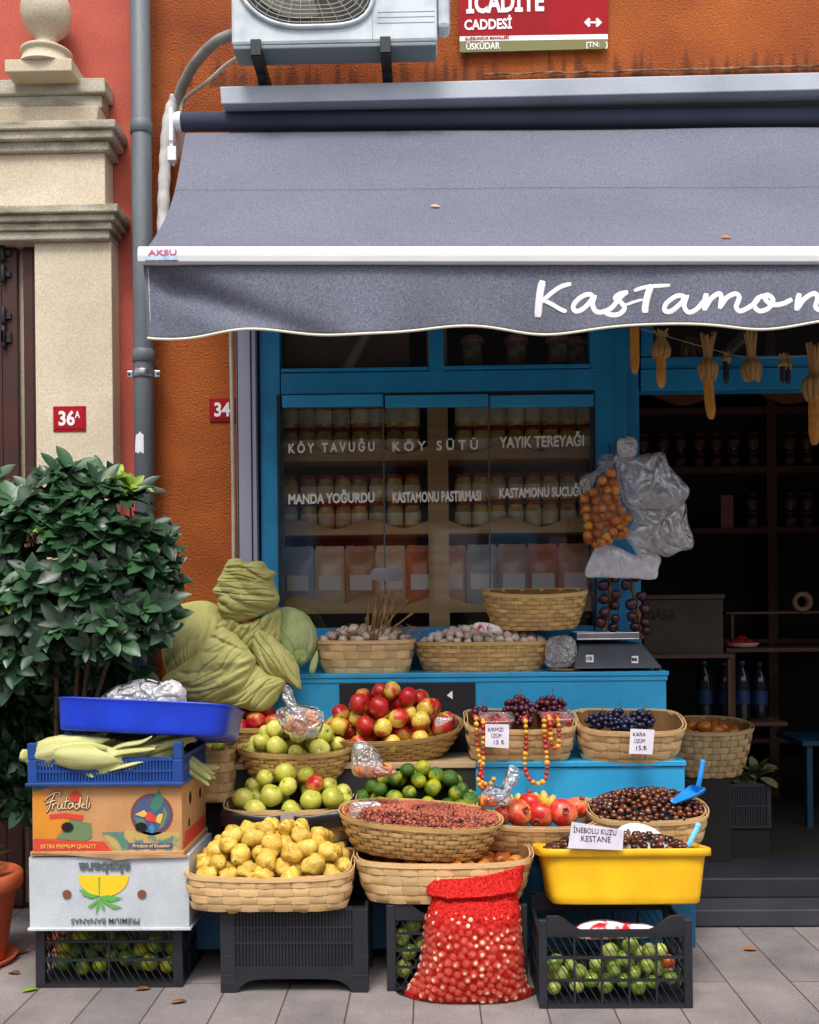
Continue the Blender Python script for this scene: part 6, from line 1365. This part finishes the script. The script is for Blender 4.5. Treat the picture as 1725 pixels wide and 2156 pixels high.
def net_mat():
    m = bpy.data.materials.new('red_netting'); m.use_nodes = True; t = m.node_tree; L = t.links; p = t.nodes['Principled BSDF']; o = t.nodes['Material Output']
    p.inputs['Base Color'].default_value = rgb(206,16,20); p.inputs['Roughness'].default_value = .8; p.inputs['Specular IOR Level'].default_value = .15
    tc = node(t, 'ShaderNodeTexCoord'); fac = None
    for rot in (.6, -.6):
        mp = node(t, 'ShaderNodeMapping'); mp.inputs['Rotation'].default_value = (0, rot, 0); L.new(tc.outputs['Object'], mp.inputs[0])
        wv = node(t, 'ShaderNodeTexWave', Scale=95, Distortion=.6); wv.bands_direction = 'X'; wv.inputs['Detail Scale'].default_value = 2; L.new(mp.outputs[0], wv.inputs[0])
        r = node(t, 'ShaderNodeMath', operation='GREATER_THAN'); L.new(wv.outputs['Fac'], r.inputs[0]); r.inputs[1].default_value = .38
        if fac is None: fac = r.outputs[0]
        else: mm = node(t, 'ShaderNodeMath', operation='MULTIPLY'); L.new(fac, mm.inputs[0]); L.new(r.outputs[0], mm.inputs[1]); fac = mm.outputs[0]
    sp = node(t, 'ShaderNodeSeparateXYZ'); L.new(tc.outputs['Object'], sp.inputs[0]); mr = node(t, 'ShaderNodeMapRange'); mr.inputs['From Min'].default_value = rows[6][0]; mr.inputs['From Max'].default_value = rows[8][0]; mr.inputs['To Min'].default_value = .05; mr.inputs['To Max'].default_value = 1; L.new(sp.outputs['Z'], mr.inputs[0])
    m2 = node(t, 'ShaderNodeMath', operation='MULTIPLY'); L.new(fac, m2.inputs[0]); L.new(mr.outputs[0], m2.inputs[1])
    n4 = node(t, 'ShaderNodeTexNoise', Scale=150, Detail=3); L.new(tc.outputs['Object'], n4.inputs['Vector']); r4 = node(t, 'ShaderNodeValToRGB'); r4.color_ramp.elements[0].position = .38; r4.color_ramp.elements[1].position = .64
    r4.color_ramp.elements[0].color = rgb(164,10,14); r4.color_ramp.elements[1].color = rgb(226,54,46); L.new(n4.outputs['Fac'], r4.inputs[0]); L.new(r4.outputs[0], p.inputs['Base Color'])
    b4 = node(t, 'ShaderNodeBump', Strength=.6, Distance=.003); L.new(n4.outputs['Fac'], b4.inputs['Height']); L.new(b4.outputs[0], p.inputs['Normal'])
    tr = node(t, 'ShaderNodeBsdfTransparent'); tl = node(t, 'ShaderNodeBsdfTranslucent'); tl.inputs[0].default_value = rgb(230,40,36); ms = node(t, 'ShaderNodeMixShader'); ms.inputs[0].default_value = .2; L.new(p.outputs[0], ms.inputs[1]); L.new(tl.outputs[0], ms.inputs[2])
    x = node(t, 'ShaderNodeMixShader'); L.new(m2.outputs[0], x.inputs[0]); L.new(ms.outputs[0], x.inputs[1]); L.new(tr.outputs[0], x.inputs[2]); L.new(x.outputs[0], o.inputs[0]); return m
tag(q.build('net_sack', net_mat()), 'bulging red net sack of small pale bulbs standing on the pavement', 'sack')
PB = fruit_mat('pale_bulb_skin', rgb(226,196,166), rgb(206,166,138), rgb(214,170,142), .3, .7, rough=.5); pbm = [ball_mesh('pale_bulb', PB, i, sz=1, lump=.04, n=12) for i in range(2)]
bulbs.sort(key=lambda c: -c[1]+(c[0]-CP).length*.02)
for c, rb in bulbs[:300]: tag(mkobj('bulb', rn.choice(pbm), None, Matrix.Translation(c) @ rrot(rn) @ Matrix.Scale(rb,4)), 'small pale bulb inside the red net sack', 'bulb', 'bulbs in the red net sack')
if len(bulbs) > 300:
    q = MB()
    for c, rb in bulbs[300:]: q.add([v.co for v in pbm[0].vertices], [tuple(p.vertices) for p in pbm[0].polygons], 0, True, 1.0, Matrix.Translation(c) @ Matrix.Scale(rb,4))
    tag(q.build('bulb_heap', PB), 'remaining pale bulbs deeper in the red net sack', 'bulb heap', kind='stuff')

# ================================================================== CORN ON A LINE
KERN = mat('dry_corn_kernels', rgb(220,160,60), .5, rgb(196,130,44), 30, 3); KERD = mat('black_corn_kernels', rgb(46,44,56), .5, rgb(34,30,40), 30, 3)
HK = mat('straw_husk', rgb(196,160,104), .8, rgb(160,122,70), 8, 5, .3, .7, .4, 60, stretch=(8,8,.6))
def cob(label, x, ya, yb, w_, husk=None, km=KERN, Y=-.33, strands=4, hw=14, tilt=0):
    """ya..yb kernels, husk = (top, bottom) of the pulled-up leaves"""
    top = husk[0] if husk else ya; t = thing('corn_cob', label, 'corn cob', at(x,top,Y), 'corn cobs hanging on the line'); inv = Matrix.Translation(-t.location)
    if yb > ya:
        z0, z1 = at(x,yb,Y).z, at(x,ya,Y).z; L = z1-z0; R_ = w_/2/sc(Y); q = MB(); K = max(10, int(L/.0045)); N = 32
        prof = [(R_*min(1, .35+math.sqrt(max(0,i/K))*1.3)*(1-.0*i/K)*(.86+.14*abs(math.sin(PI*i/2*1.0+PI/4))), z0+L*i/K) for i in range(K+1)]
        def fn(r_, z, th): k = .90+.10*abs(math.sin(th*7))**.6; dx = tilt*(z1-z); return (r_*k*math.cos(th)+dx, r_*k*math.sin(th), z)
        c = at(x,ya,Y); q.lathe(prof, 56, fn=fn, M=Matrix.Translation((c.x, Y, 0))); o = q.build('kernels', km, t); o.matrix_parent_inverse = inv
    if husk:
        q = MB(); rn = random.Random(int(x)); zt_, zb_ = at(x,husk[0],Y).z, at(x,husk[1],Y).z; c = at(x,husk[0],Y)
        for k in range(11):
            a = 2*PI*k/11; hw_ = hw/sc(Y); zm = zb_+(zt_-zb_)*.42
            ty = .5 if zt_-zb_ > .1 else .8
            P = crom([(c.x+hw_*.75*math.cos(a), Y+hw_*.6*math.sin(a), zb_+rn.uniform(-.008,.012)),(c.x+hw_*math.cos(a), Y+hw_*math.sin(a), zb_+(zt_-zb_)*.28),(c.x+hw_*.28*math.cos(a), Y+hw_*.28*math.sin(a), zb_+(zt_-zb_)*ty),(c.x+hw_*rn.uniform(.5,1)*math.cos(a), Y+hw_*.5*math.sin(a), zt_+rn.uniform(-.01,.015))],6)
            q.tube(P, [hw_*.33*(.5+.5*math.sin(PI*min(1,(i+2)/len(P)))) for i in range(len(P))], 6, flat=.8)
        o = q.build('husk', HK, t); o.matrix_parent_inverse = inv
cob('plain corn cob hanging at the far left against the blue post', 1336,690,787,21)
cob('corn cob with a short folded husk, second on the line', 1392,745,817,21,(700,752),hw=16)
cob('long corn cob with a long wrapped husk in the middle of the line', 1490,793,883,22,(705,800),hw=17,tilt=.08)
cob('small black cobs tied with a husk knot beside the long cob', 1529,755,809,13,(744,762),KERD,hw=8)
cob('empty tied husk hanging between the two black cobs', 1582,0,0,0,(700,803),hw=17)
cob('left black cob of a tied pair near the right edge', 1648,768,807,12,(748,775),KERD,hw=8)
cob('right black cob of a tied pair near the right edge', 1659,768,809,12,(750,776),KERD,hw=7,Y=-.31)
cob('corn cob under stringy husk strands at the right edge', 1714,830,937,24,(725,840),hw=20)
q = MB(); q.tube(crom([at(1200,660,-.28), at(1340,690,-.33), at(1480,730,-.33), at(1560,750,-.33), at(1650,752,-.33), at(1730,742,-.33), at(1850,700,-.33)], 10), .0013, 5); tag(q.build('hanging_line', CORD), 'thin pale cord the corn cobs hang from', 'cord')
q = MB(); rn = random.Random(4); b0 = at(1452,708,-.31)
for k in range(26):
    e = b0+Vector((rn.uniform(-.04,.06), rn.uniform(-.02,.02), rn.uniform(-.09,-.03))); q.tube(crom([b0, b0.lerp(e,.5)+Vector((0,0,.015)), e],4), [.0025]*8+[.001], 5)
tag(q.build('herb_bunch', mat('dark_dry_herb', rgb(70,60,36), .9, rgb(96,80,44), 20, 3)), 'dark dried herb bunch on the line between the corn cobs', 'dried herbs')

# ================================================================== SHRUB AND POTS
def leaf_mats():
    return [mat('glossy_green_leaf', rgb(44,78,46), .4, rgb(28,56,34), 14, 3, .3, .7, spec=.6, tone=True), mat('young_yellow_leaf', rgb(140,170,40), .4, rgb(110,146,36), 14, 3), mat('shrub_twig', rgb(110,90,52), .8)]
sh = thing('shrub', 'dense dark green laurel shrub in a pot in front of the stone pillar', 'shrub', (at(120,1279,-.7).x, -.7, 0)); shi = Matrix.Translation(-sh.location)
rn = random.Random(21); q = MB(); tw = MB()
def leaf(q, base, d, up, L, W_, mi, tone):
    d.normalize(); sd = d.cross(up)
    if sd.length < .01: sd = d.cross(Vector((1,0,0)))
    sd.normalize(); n_ = sd.cross(d).normalized(); vs = []; K = 5; curl = rn.uniform(.05,.35)
    for i in range(K+1):
        t = i/K; w_ = W_*math.sin(PI*min(1,t*.97+.02))**.75; c = base+d*L*t-n_*curl*L*t*t*.6; vs += [c-sd*w_+n_*w_*.35, c, c+sd*w_+n_*w_*.35]
    q.add(vs, [(3*i+e, 3*i+3+e, 3*i+4+e, 3*i+1+e) for i in range(K) for e in (0,1)], mi, True, tone)
def bush_outline(a):  # px radius by angle around (160,1320)
    return 1+.10*noise.noise(Vector((math.cos(a)*1.5, math.sin(a)*1.5, 5)))
def inbush(x, y):
    if y < 1015: return 60 < x < 225 and y > 982+abs(x-160)*.35
    if y < 1100: return -120 < x < 325-(1100-y)*.15
    if y < 1330: return -150 < x < 352
    if y < 1480: return -150 < x < 350-(y-1330)*.75
    return -150 < x < 240-(y-1480)*.35 and y < 1720
bc = at(140,1330,-.62); cnt = 0
while cnt < 1150:
    x, y = rn.uniform(-150,355), rn.uniform(965,1715)
    if cnt > 900: x, y = rn.uniform(-120,230), rn.uniform(1440,1715)
    if not inbush(x, y): continue
    if noise.noise(Vector((x/55, y/55, 2))) < -.22 and rn.random() < .8: cnt += 1; continue
    ex = abs((x-120)/250); dd = .36*math.sqrt(max(0.02, 1-min(1, ex**2*.8+((y-1350)/430)**2*.8))); lay = rn.random()
    Y = -.62-dd*(1-.75*lay**1.6)
    if y > 1430 or (y > 1375 and x > 90): Y = min(-.40, max(Y+.22, -.60))
    p = at(x, y, Y); out = (p-Vector((bc.x, -.45, bc.z-.1))).normalized(); out = (out+Vector((rn.uniform(-.5,.5), -.35+rn.uniform(-.4,.3), .35+rn.uniform(-.3,.5)))).normalized()
    mi = 0; tone = rn.uniform(.55,1.8)
    if (235 < x < 345 and y < 1030) or rn.random() < .02: mi = 1; tone = 1
    k = rn.randint(5,8); a0 = rn.uniform(0,6); s1 = out.orthogonal().normalized(); s2 = out.cross(s1)
    for i in range(k):
        a = a0+2*PI*i/k+rn.uniform(-.3,.3); d = s1*math.cos(a)+s2*math.sin(a)+out*rn.uniform(.1,.9); L = rn.uniform(.045,.108)*(1 if mi == 0 else .8)
        leaf(q, p+out*rn.uniform(-.012,.012), d, out, L, L*rn.uniform(.20,.27), mi, tone*rn.uniform(.85,1.15))
    if cnt % 2 == 0: tw.tube([p-out*.07+Vector((0,.02,-.02)), p-out*.03, p+out*.01], [.0035,.003,.002], 5, 0)
    cnt += 1
LMs = leaf_mats()
o = q.build('foliage', LMs, sh); o.matrix_parent_inverse = shi
o = tag(tw.build('twigs', LMs[2], sh), kind='stuff'); o.matrix_parent_inverse = shi
q = MB(); root = Vector((at(118,1800,-.6).x, -.60, .25))
for k in range(9):
    e = at(rn.uniform(-60,280), rn.uniform(1150,1450), -.62+rn.uniform(-.1,.1)); m_ = root.lerp(e,.5)+Vector((rn.uniform(-.05,.05),0,.02)); q.tube(crom([root+Vector((rn.uniform(-.02,.02),0,0)), m_, e],6), [.013-.0006*i for i in range(13)], 8)
o = q.build('trunk', LMs[2], sh); o.matrix_parent_inverse = shi
TC = mat('terracotta', rgb(196,96,56), .7, rgb(170,78,44), 8, 5, .3, .7, .2, 60)
def pot(label, cx, cy, r_, h, g='terracotta pots at the left edge'):
    q = MB(); q.lathe([(.0,.004),(r_*.66,.004),(r_*.70,.02),(r_*.92,h*.80),(r_*1.02,h*.80+.004),(r_*1.06,h*.86),(r_*1.06,h*.97),(r_*1.0,h),(r_*.94,h),(r_*.90,h*.93),(0,h*.90)], 48)
    t = thing('plant_pot', label, 'pot', (cx, cy, 0), g); q.build('pot_body', TC, t)
    s_ = MB(); s_.lathe([(0,.0),(r_*.86,.0),(r_*.95,.022),(r_*.90,.022),(r_*.80,.006),(0,.006)], 40); o = s_.build('pot_saucer', TC, t); return t
pot('terracotta pot with saucer cut by the left edge of the picture', at(-66,1279,-.70).x, -.70, .165, .32)
pot('terracotta pot mostly hidden behind the stacked cartons', root.x+.02, -.50, .14, .30)
for o_ in [o for o in COL.objects if o.name.startswith('plant_pot')]: o_.pop('group', None)
# second small plant growing in the edge pot
q = MB(); pb = Vector((at(-50,1279,-.70).x, -.70, .30))
for k in range(40):
    d = Vector((rn.uniform(-1,1), rn.uniform(-1,1), rn.uniform(.3,1.5))).normalized(); leaf(q, pb+d*rn.uniform(0,.12), d+Vector((rn.uniform(-.6,.6),rn.uniform(-.6,.6),.2)), Vector((0,0,1)), .08, .018, 0, rn.uniform(.6,1.3))
tag(q.build('pot_plant', LMs), 'small leafy plant growing in the pot at the left edge', 'plant')

# ================================================================== INSIDE THE DOORWAY
def simple_box(name, label, cat, x0, y0, x1, y1, Y, dep, m, bev=.004):
    q = MB(); pbox(q, x0, y0, x1, y1, Y, dep); return tag(q.build(name, m, bevel=bev), label, cat)
IY = .40
q = MB(); pbox(q, 1340, 1378, 1545, 1386, IY-.03, .35); 
for x in (1345, 1535): pbox(q, x, 1387, x+8, 1830, IY-.02, .03); pbox(q, x, 1387, x+8, 1830, IY+.28, .03)
tag(q.build('low_table', WOODD), 'dark low table inside the doorway carrying a carton', 'table')
bx = thing('carton', 'grey brown carton lettered BASA inside the doorway', 'box', at(1440,1378,IY)); bi = Matrix.Translation(-bx.location)
q = MB(); pbox(q, 1356, 1262, 1523, 1378, IY, .26); o = q.build('carton_walls', mat('shaded_card', rgb(66,58,48), .85, rgb(54,47,39), 8, 4), bx, bevel=.003); o.matrix_parent_inverse = bi  # card colour darkened to carry the dimness of the room
q = MB(); pbox(q, 1352, 1252, 1527, 1261, IY-.01, .28); o = q.build('lid', mat('shaded_card_lid', rgb(72,62,52), .85), bx, bevel=.003); o.matrix_parent_inverse = bi
lettering('BASA', 1366, 1424, 1284, 1305, IY-.001, mat('dark_green_print', rgb(20,34,26), .8), bx, 'lettering', .0)
q = MB(); c = at(1688,1267,.9); N = 30
q.lathe([(.028,-.02),(.05,-.02),(.05,.02),(.028,.02),(.028,-.02)], 36, M=Matrix.Translation(c)@Matrix.Rotation(PI/2,4,'X')); tag(q.build('tape_roll', mat('tan_tape', rgb(120,92,68), .5)), 'tan tape roll standing on end inside the shop', 'tape roll')
q = MB(); pbox(q, 1530, 1364, 1860, 1372, .8, .3); 
for x in (1540, 1780): pbox(q, x, 1373, x+10, 1740, .82, .03)
pbox(q, 1530, 1287, 1860, 1292, .9, .28); pbox(q, 1540, 1293, 1546, 1363, .9, .02)
tag(q.build('counter_shelf', WOODD), 'dark two level shelf inside the shop at the right', 'shelf')
q = MB(); c = at(1562,1362,.88); q.lathe([(0,0),(.07,0),(.085,.02),(.08,.022),(.066,.006),(0,.006)], 36, M=Matrix.Translation((c.x,.88,c.z))); tag(q.build('dish', mat('pale_dish', rgb(190,150,130), .4)), 'pale dish of red berries on the dark shelf inside', 'dish')
q = MB(); rn = random.Random(3)
for k in range(70): a, rr = rn.uniform(0,6.3), .06*math.sqrt(rn.random()); q.lathe([(.001,-.008),(.006,-.005),(.008,0),(.006,.005),(.001,.008)], 8, M=Matrix.Translation((c.x+rr*math.cos(a), .88+rr*math.sin(a), c.z+.02+.035*(1-rr/.06))))
tag(q.build('red_berries', mat('red_berry', rgb(170,24,20), .3)), 'heap of small red berries in the pale dish', 'berries', kind='stuff')
bt = None
for k, (x, y, Y) in enumerate(((1483,1520,.85),(1563,1520,.85),(1525,1520,.95),(1600,1520,.95))):
    Mx = Matrix.Translation(at(x,y,Y))
    if bt is None:
        bt = thing('water_bottle', 'x', 'bottle', (0,0,0), 'bottles in the dark of the shop'); q = MB(); q.lathe([(0,0),(.036,0),(.04,.01),(.038,.1),(.04,.2),(.03,.24),(.014,.265),(.013,.285),(0,.285)], 24); q.build('bottle_body', mat('dim_bottle', rgb(30,34,42), .15, spec=.6), bt)  # bottle colours darkened to match the unlit shop
        q = MB(); q.lathe([(.0405,.09),(.0408,.095),(.0408,.155),(.0405,.16)], 24); q.build('bottle_label', mat('blue_bottle_label', rgb(24,50,100), .5, rgb(60,70,90), 20, 2, .55, .7), bt)
        q = MB(); q.lathe([(0,.284),(.0155,.284),(.0155,.305),(0,.306)], 16); q.build('cap', mat('blue_cap', rgb(30,50,100), .5), bt); bt.matrix_world = Mx; bt['label'] = 'first water bottle standing behind the onion basket'
    else: copy_tree(bt, Mx, ('','second water bottle with blue label behind the onion basket','dim bottle between the two water bottles','dim bottle at the right of the water bottles')[k])
simple_box('bench', 'long dark bench under the bottles inside the shop', 'bench', 1440, 1521, 1660, 1530, .78, .3, WOODD)
dc = crate('plastic_crate', 'dark crate of cabbage leaves inside the doorway', 1478,1625,1655,1745,.14,.26,'slats',rails=(.5,),ribs=3,post=.02,base=None,group='')
dc[0].pop('group', None)
q = MB(); rn = random.Random(9)
for k in range(60):
    b0 = at(rn.uniform(1490,1612), rn.uniform(1622,1650), .24+rn.uniform(-.07,.07)); d = Vector((rn.uniform(-1,1), rn.uniform(-1,.6), rn.uniform(-.3,1))); leaf(q, b0, d, Vector((rn.uniform(-.5,.5),rn.uniform(-.5,.5),1)), rn.uniform(.06,.10), rn.uniform(.02,.035), 0, 1)
tag(q.build('cabbage_leaves', mat('pale_loose_leaf', rgb(96,98,62), .7, rgb(66,76,42), 14, 3)), 'loose pale leaves spilling from the dark crate inside the doorway', 'leaves', kind='stuff')
simple_box('stool', 'dark wooden block under the crate of leaves', 'block', 1484,1746,1620,1860,.15,.22, mat('shaded_block_wood', rgb(26,21,19), .9))  # block colour taken near black to carry the doorway shade
simple_box('plinth', 'dark block under the onion basket', 'block', 1440,1642,1540,1850,.08,.2, mat('shaded_block_wood', rgb(26,21,19), .9))
q = MB(); pbox(q, 1690, 1560, 1900, 1570, .9, .4); pbox(q, 1700, 1571, 1712, 1760, .92, .04); tag(q.build('blue_table', mat('shaded_blue_paint', rgb(20,70,100), .6)), 'blue table edge in the shade at the right side of the shop', 'table')  # blue darkened so the table reads as lying in shade
simple_box('pink_tin', 'tall pinkish tin on the back shelf seen through the doorway', 'tin', 1518, 1042, 1545, 1116, BY+.02, .07, mat('pink_tin', rgb(140,84,68), .5))

# ================================================================== LITTER
DL = mat('dead_leaf', rgb(140,92,50), .8, rgb(110,64,34), 30, 3)
for k, (x, y, lb) in enumerate(((285,2084,'curled brown leaf below the left mandarin crate'),(42,2050,'dark brown leaf left of the mandarin crate'),(360,2112,'pale yellow leaf on the slabs near the left'),(1595,2000,'small orange leaf on the pavement before the doorstep'),(80,2082,'small green leaf at the corner of the left crate'),(30,2010,'brown leaf beside the terracotta pot'))):
    p = atz(x, y, .004); q = MB(); rn = random.Random(k)
    leaf(q, p, Vector((rn.uniform(-1,1), rn.uniform(-.4,.4), .05)), Vector((0,0,1)), .05, .014, 0, 1); tag(q.build('fallen_leaf', [DL, DL, DL, mat('orange_leaf', rgb(190,110,40), .8), LMs[1], DL][k], solid=.0008), lb, 'leaf')
for k, (x, f_, lb) in enumerate(((899,.60,'pale curled leaf lying on the middle of the awning'),(1515,.87,'small orange leaf lying low on the awning'))):
    A = tubeA; uu = 0
    for i in range(200):
        p = fab(i/200, f_); Dp = M3.transposed() @ (Vector(p)-CP)
        if 862.5+FPX*Dp.x/-Dp.z > x: break
    q = MB(); leaf(q, Vector(p)+Vector((0,-.004,.004)), Vector((1,-.1,.05)), Vector((0,-.7,.7)), .036, .007, 0, 1); tag(q.build('fallen_leaf', mat('pale_leaf', rgb(200,170,130), .8) if k == 0 else mat('orange_leaf', rgb(190,110,40), .8), solid=.0008), lb, 'leaf')

# ================================================================== ADDED OUT OF VIEW (trims low sky light and gives the glass reflections)
oh = thing('added_opposite_house', 'plain grey house added out of view to block sky light and darken window reflections', 'house', (0,-11,0)); oi_ = Matrix.Translation((0,11,0))
q = MB(); q.box(-16, 16, -12, -11, 0, 4.4); o = q.build('house_front', mat('grey_render', rgb(124,116,106), .9, rgb(104,98,90), .8, 4), oh); o.matrix_parent_inverse = oi_
for i in range(-5, 6):
    for zz in (1.0, 2.75):
        q = MB(); q.box(i*2.8-.5, i*2.8+.5, -10.99, -10.95, zz, zz+1.3); o = q.build('window', mat('dark_opposite_glass', rgb(30,34,40), .1), oh); o.matrix_parent_inverse = oi_

for i, (x, cl, z0, z1) in enumerate(((-1.9,(220,90,50),1.3,2.4),(-1.45,(225,215,225),1.2,2.5),(-1.0,(120,170,215),1.35,2.6),(-.62,(190,30,50),1.5,2.6),(-.25,(230,140,80),1.2,2.3),(.2,(235,235,240),1.3,2.2),(.62,(140,190,220),1.2,2.2),(1.05,(225,170,190),1.3,2.1),(1.5,(200,110,60),1.1,2.0),(2.0,(215,205,200),1.2,2.1),(-2.4,(210,180,200),1.3,2.3))):  # cloths invented to give the panes coloured reflections
    q = MB(); x *= 1.7; q.grid(lambda u, v: (x-.3+.6*u*(1-.1*v), -8.6+.05*math.sin(u*14+i)+.03*math.sin(v*5), z0+(z1-z0)*v), 24, 10)
    tag(q.build('added_garment', mat('garment_colour', (0,0,0,1)) if False else mat('garment_cloth_%s' % 'abcdefghijk'[i], rgb(*cl), .8, rgb(*[int(c*.75) for c in cl]), 5, 3), solid=.004), 'coloured garment added out of view for the window to mirror, number %s from the left' % ('one two three four five six seven eight nine ten eleven'.split()[[10,0,1,2,3,4,5,6,7,8,9].index(i)]), 'garment')
q = MB(); q.tube([(-4.6,-8.6,2.66),(4.2,-8.6,2.66)], .015, 8); q.tube([(-4.6,-8.6,0),(-4.6,-8.6,2.66)], .02, 8); q.tube([(4.2,-8.6,0),(4.2,-8.6,2.66)], .02, 8)
tag(q.build('added_clothes_rail', STEEL), 'long steel clothes rail added out of view to carry the mirrored garments', 'clothes rail')
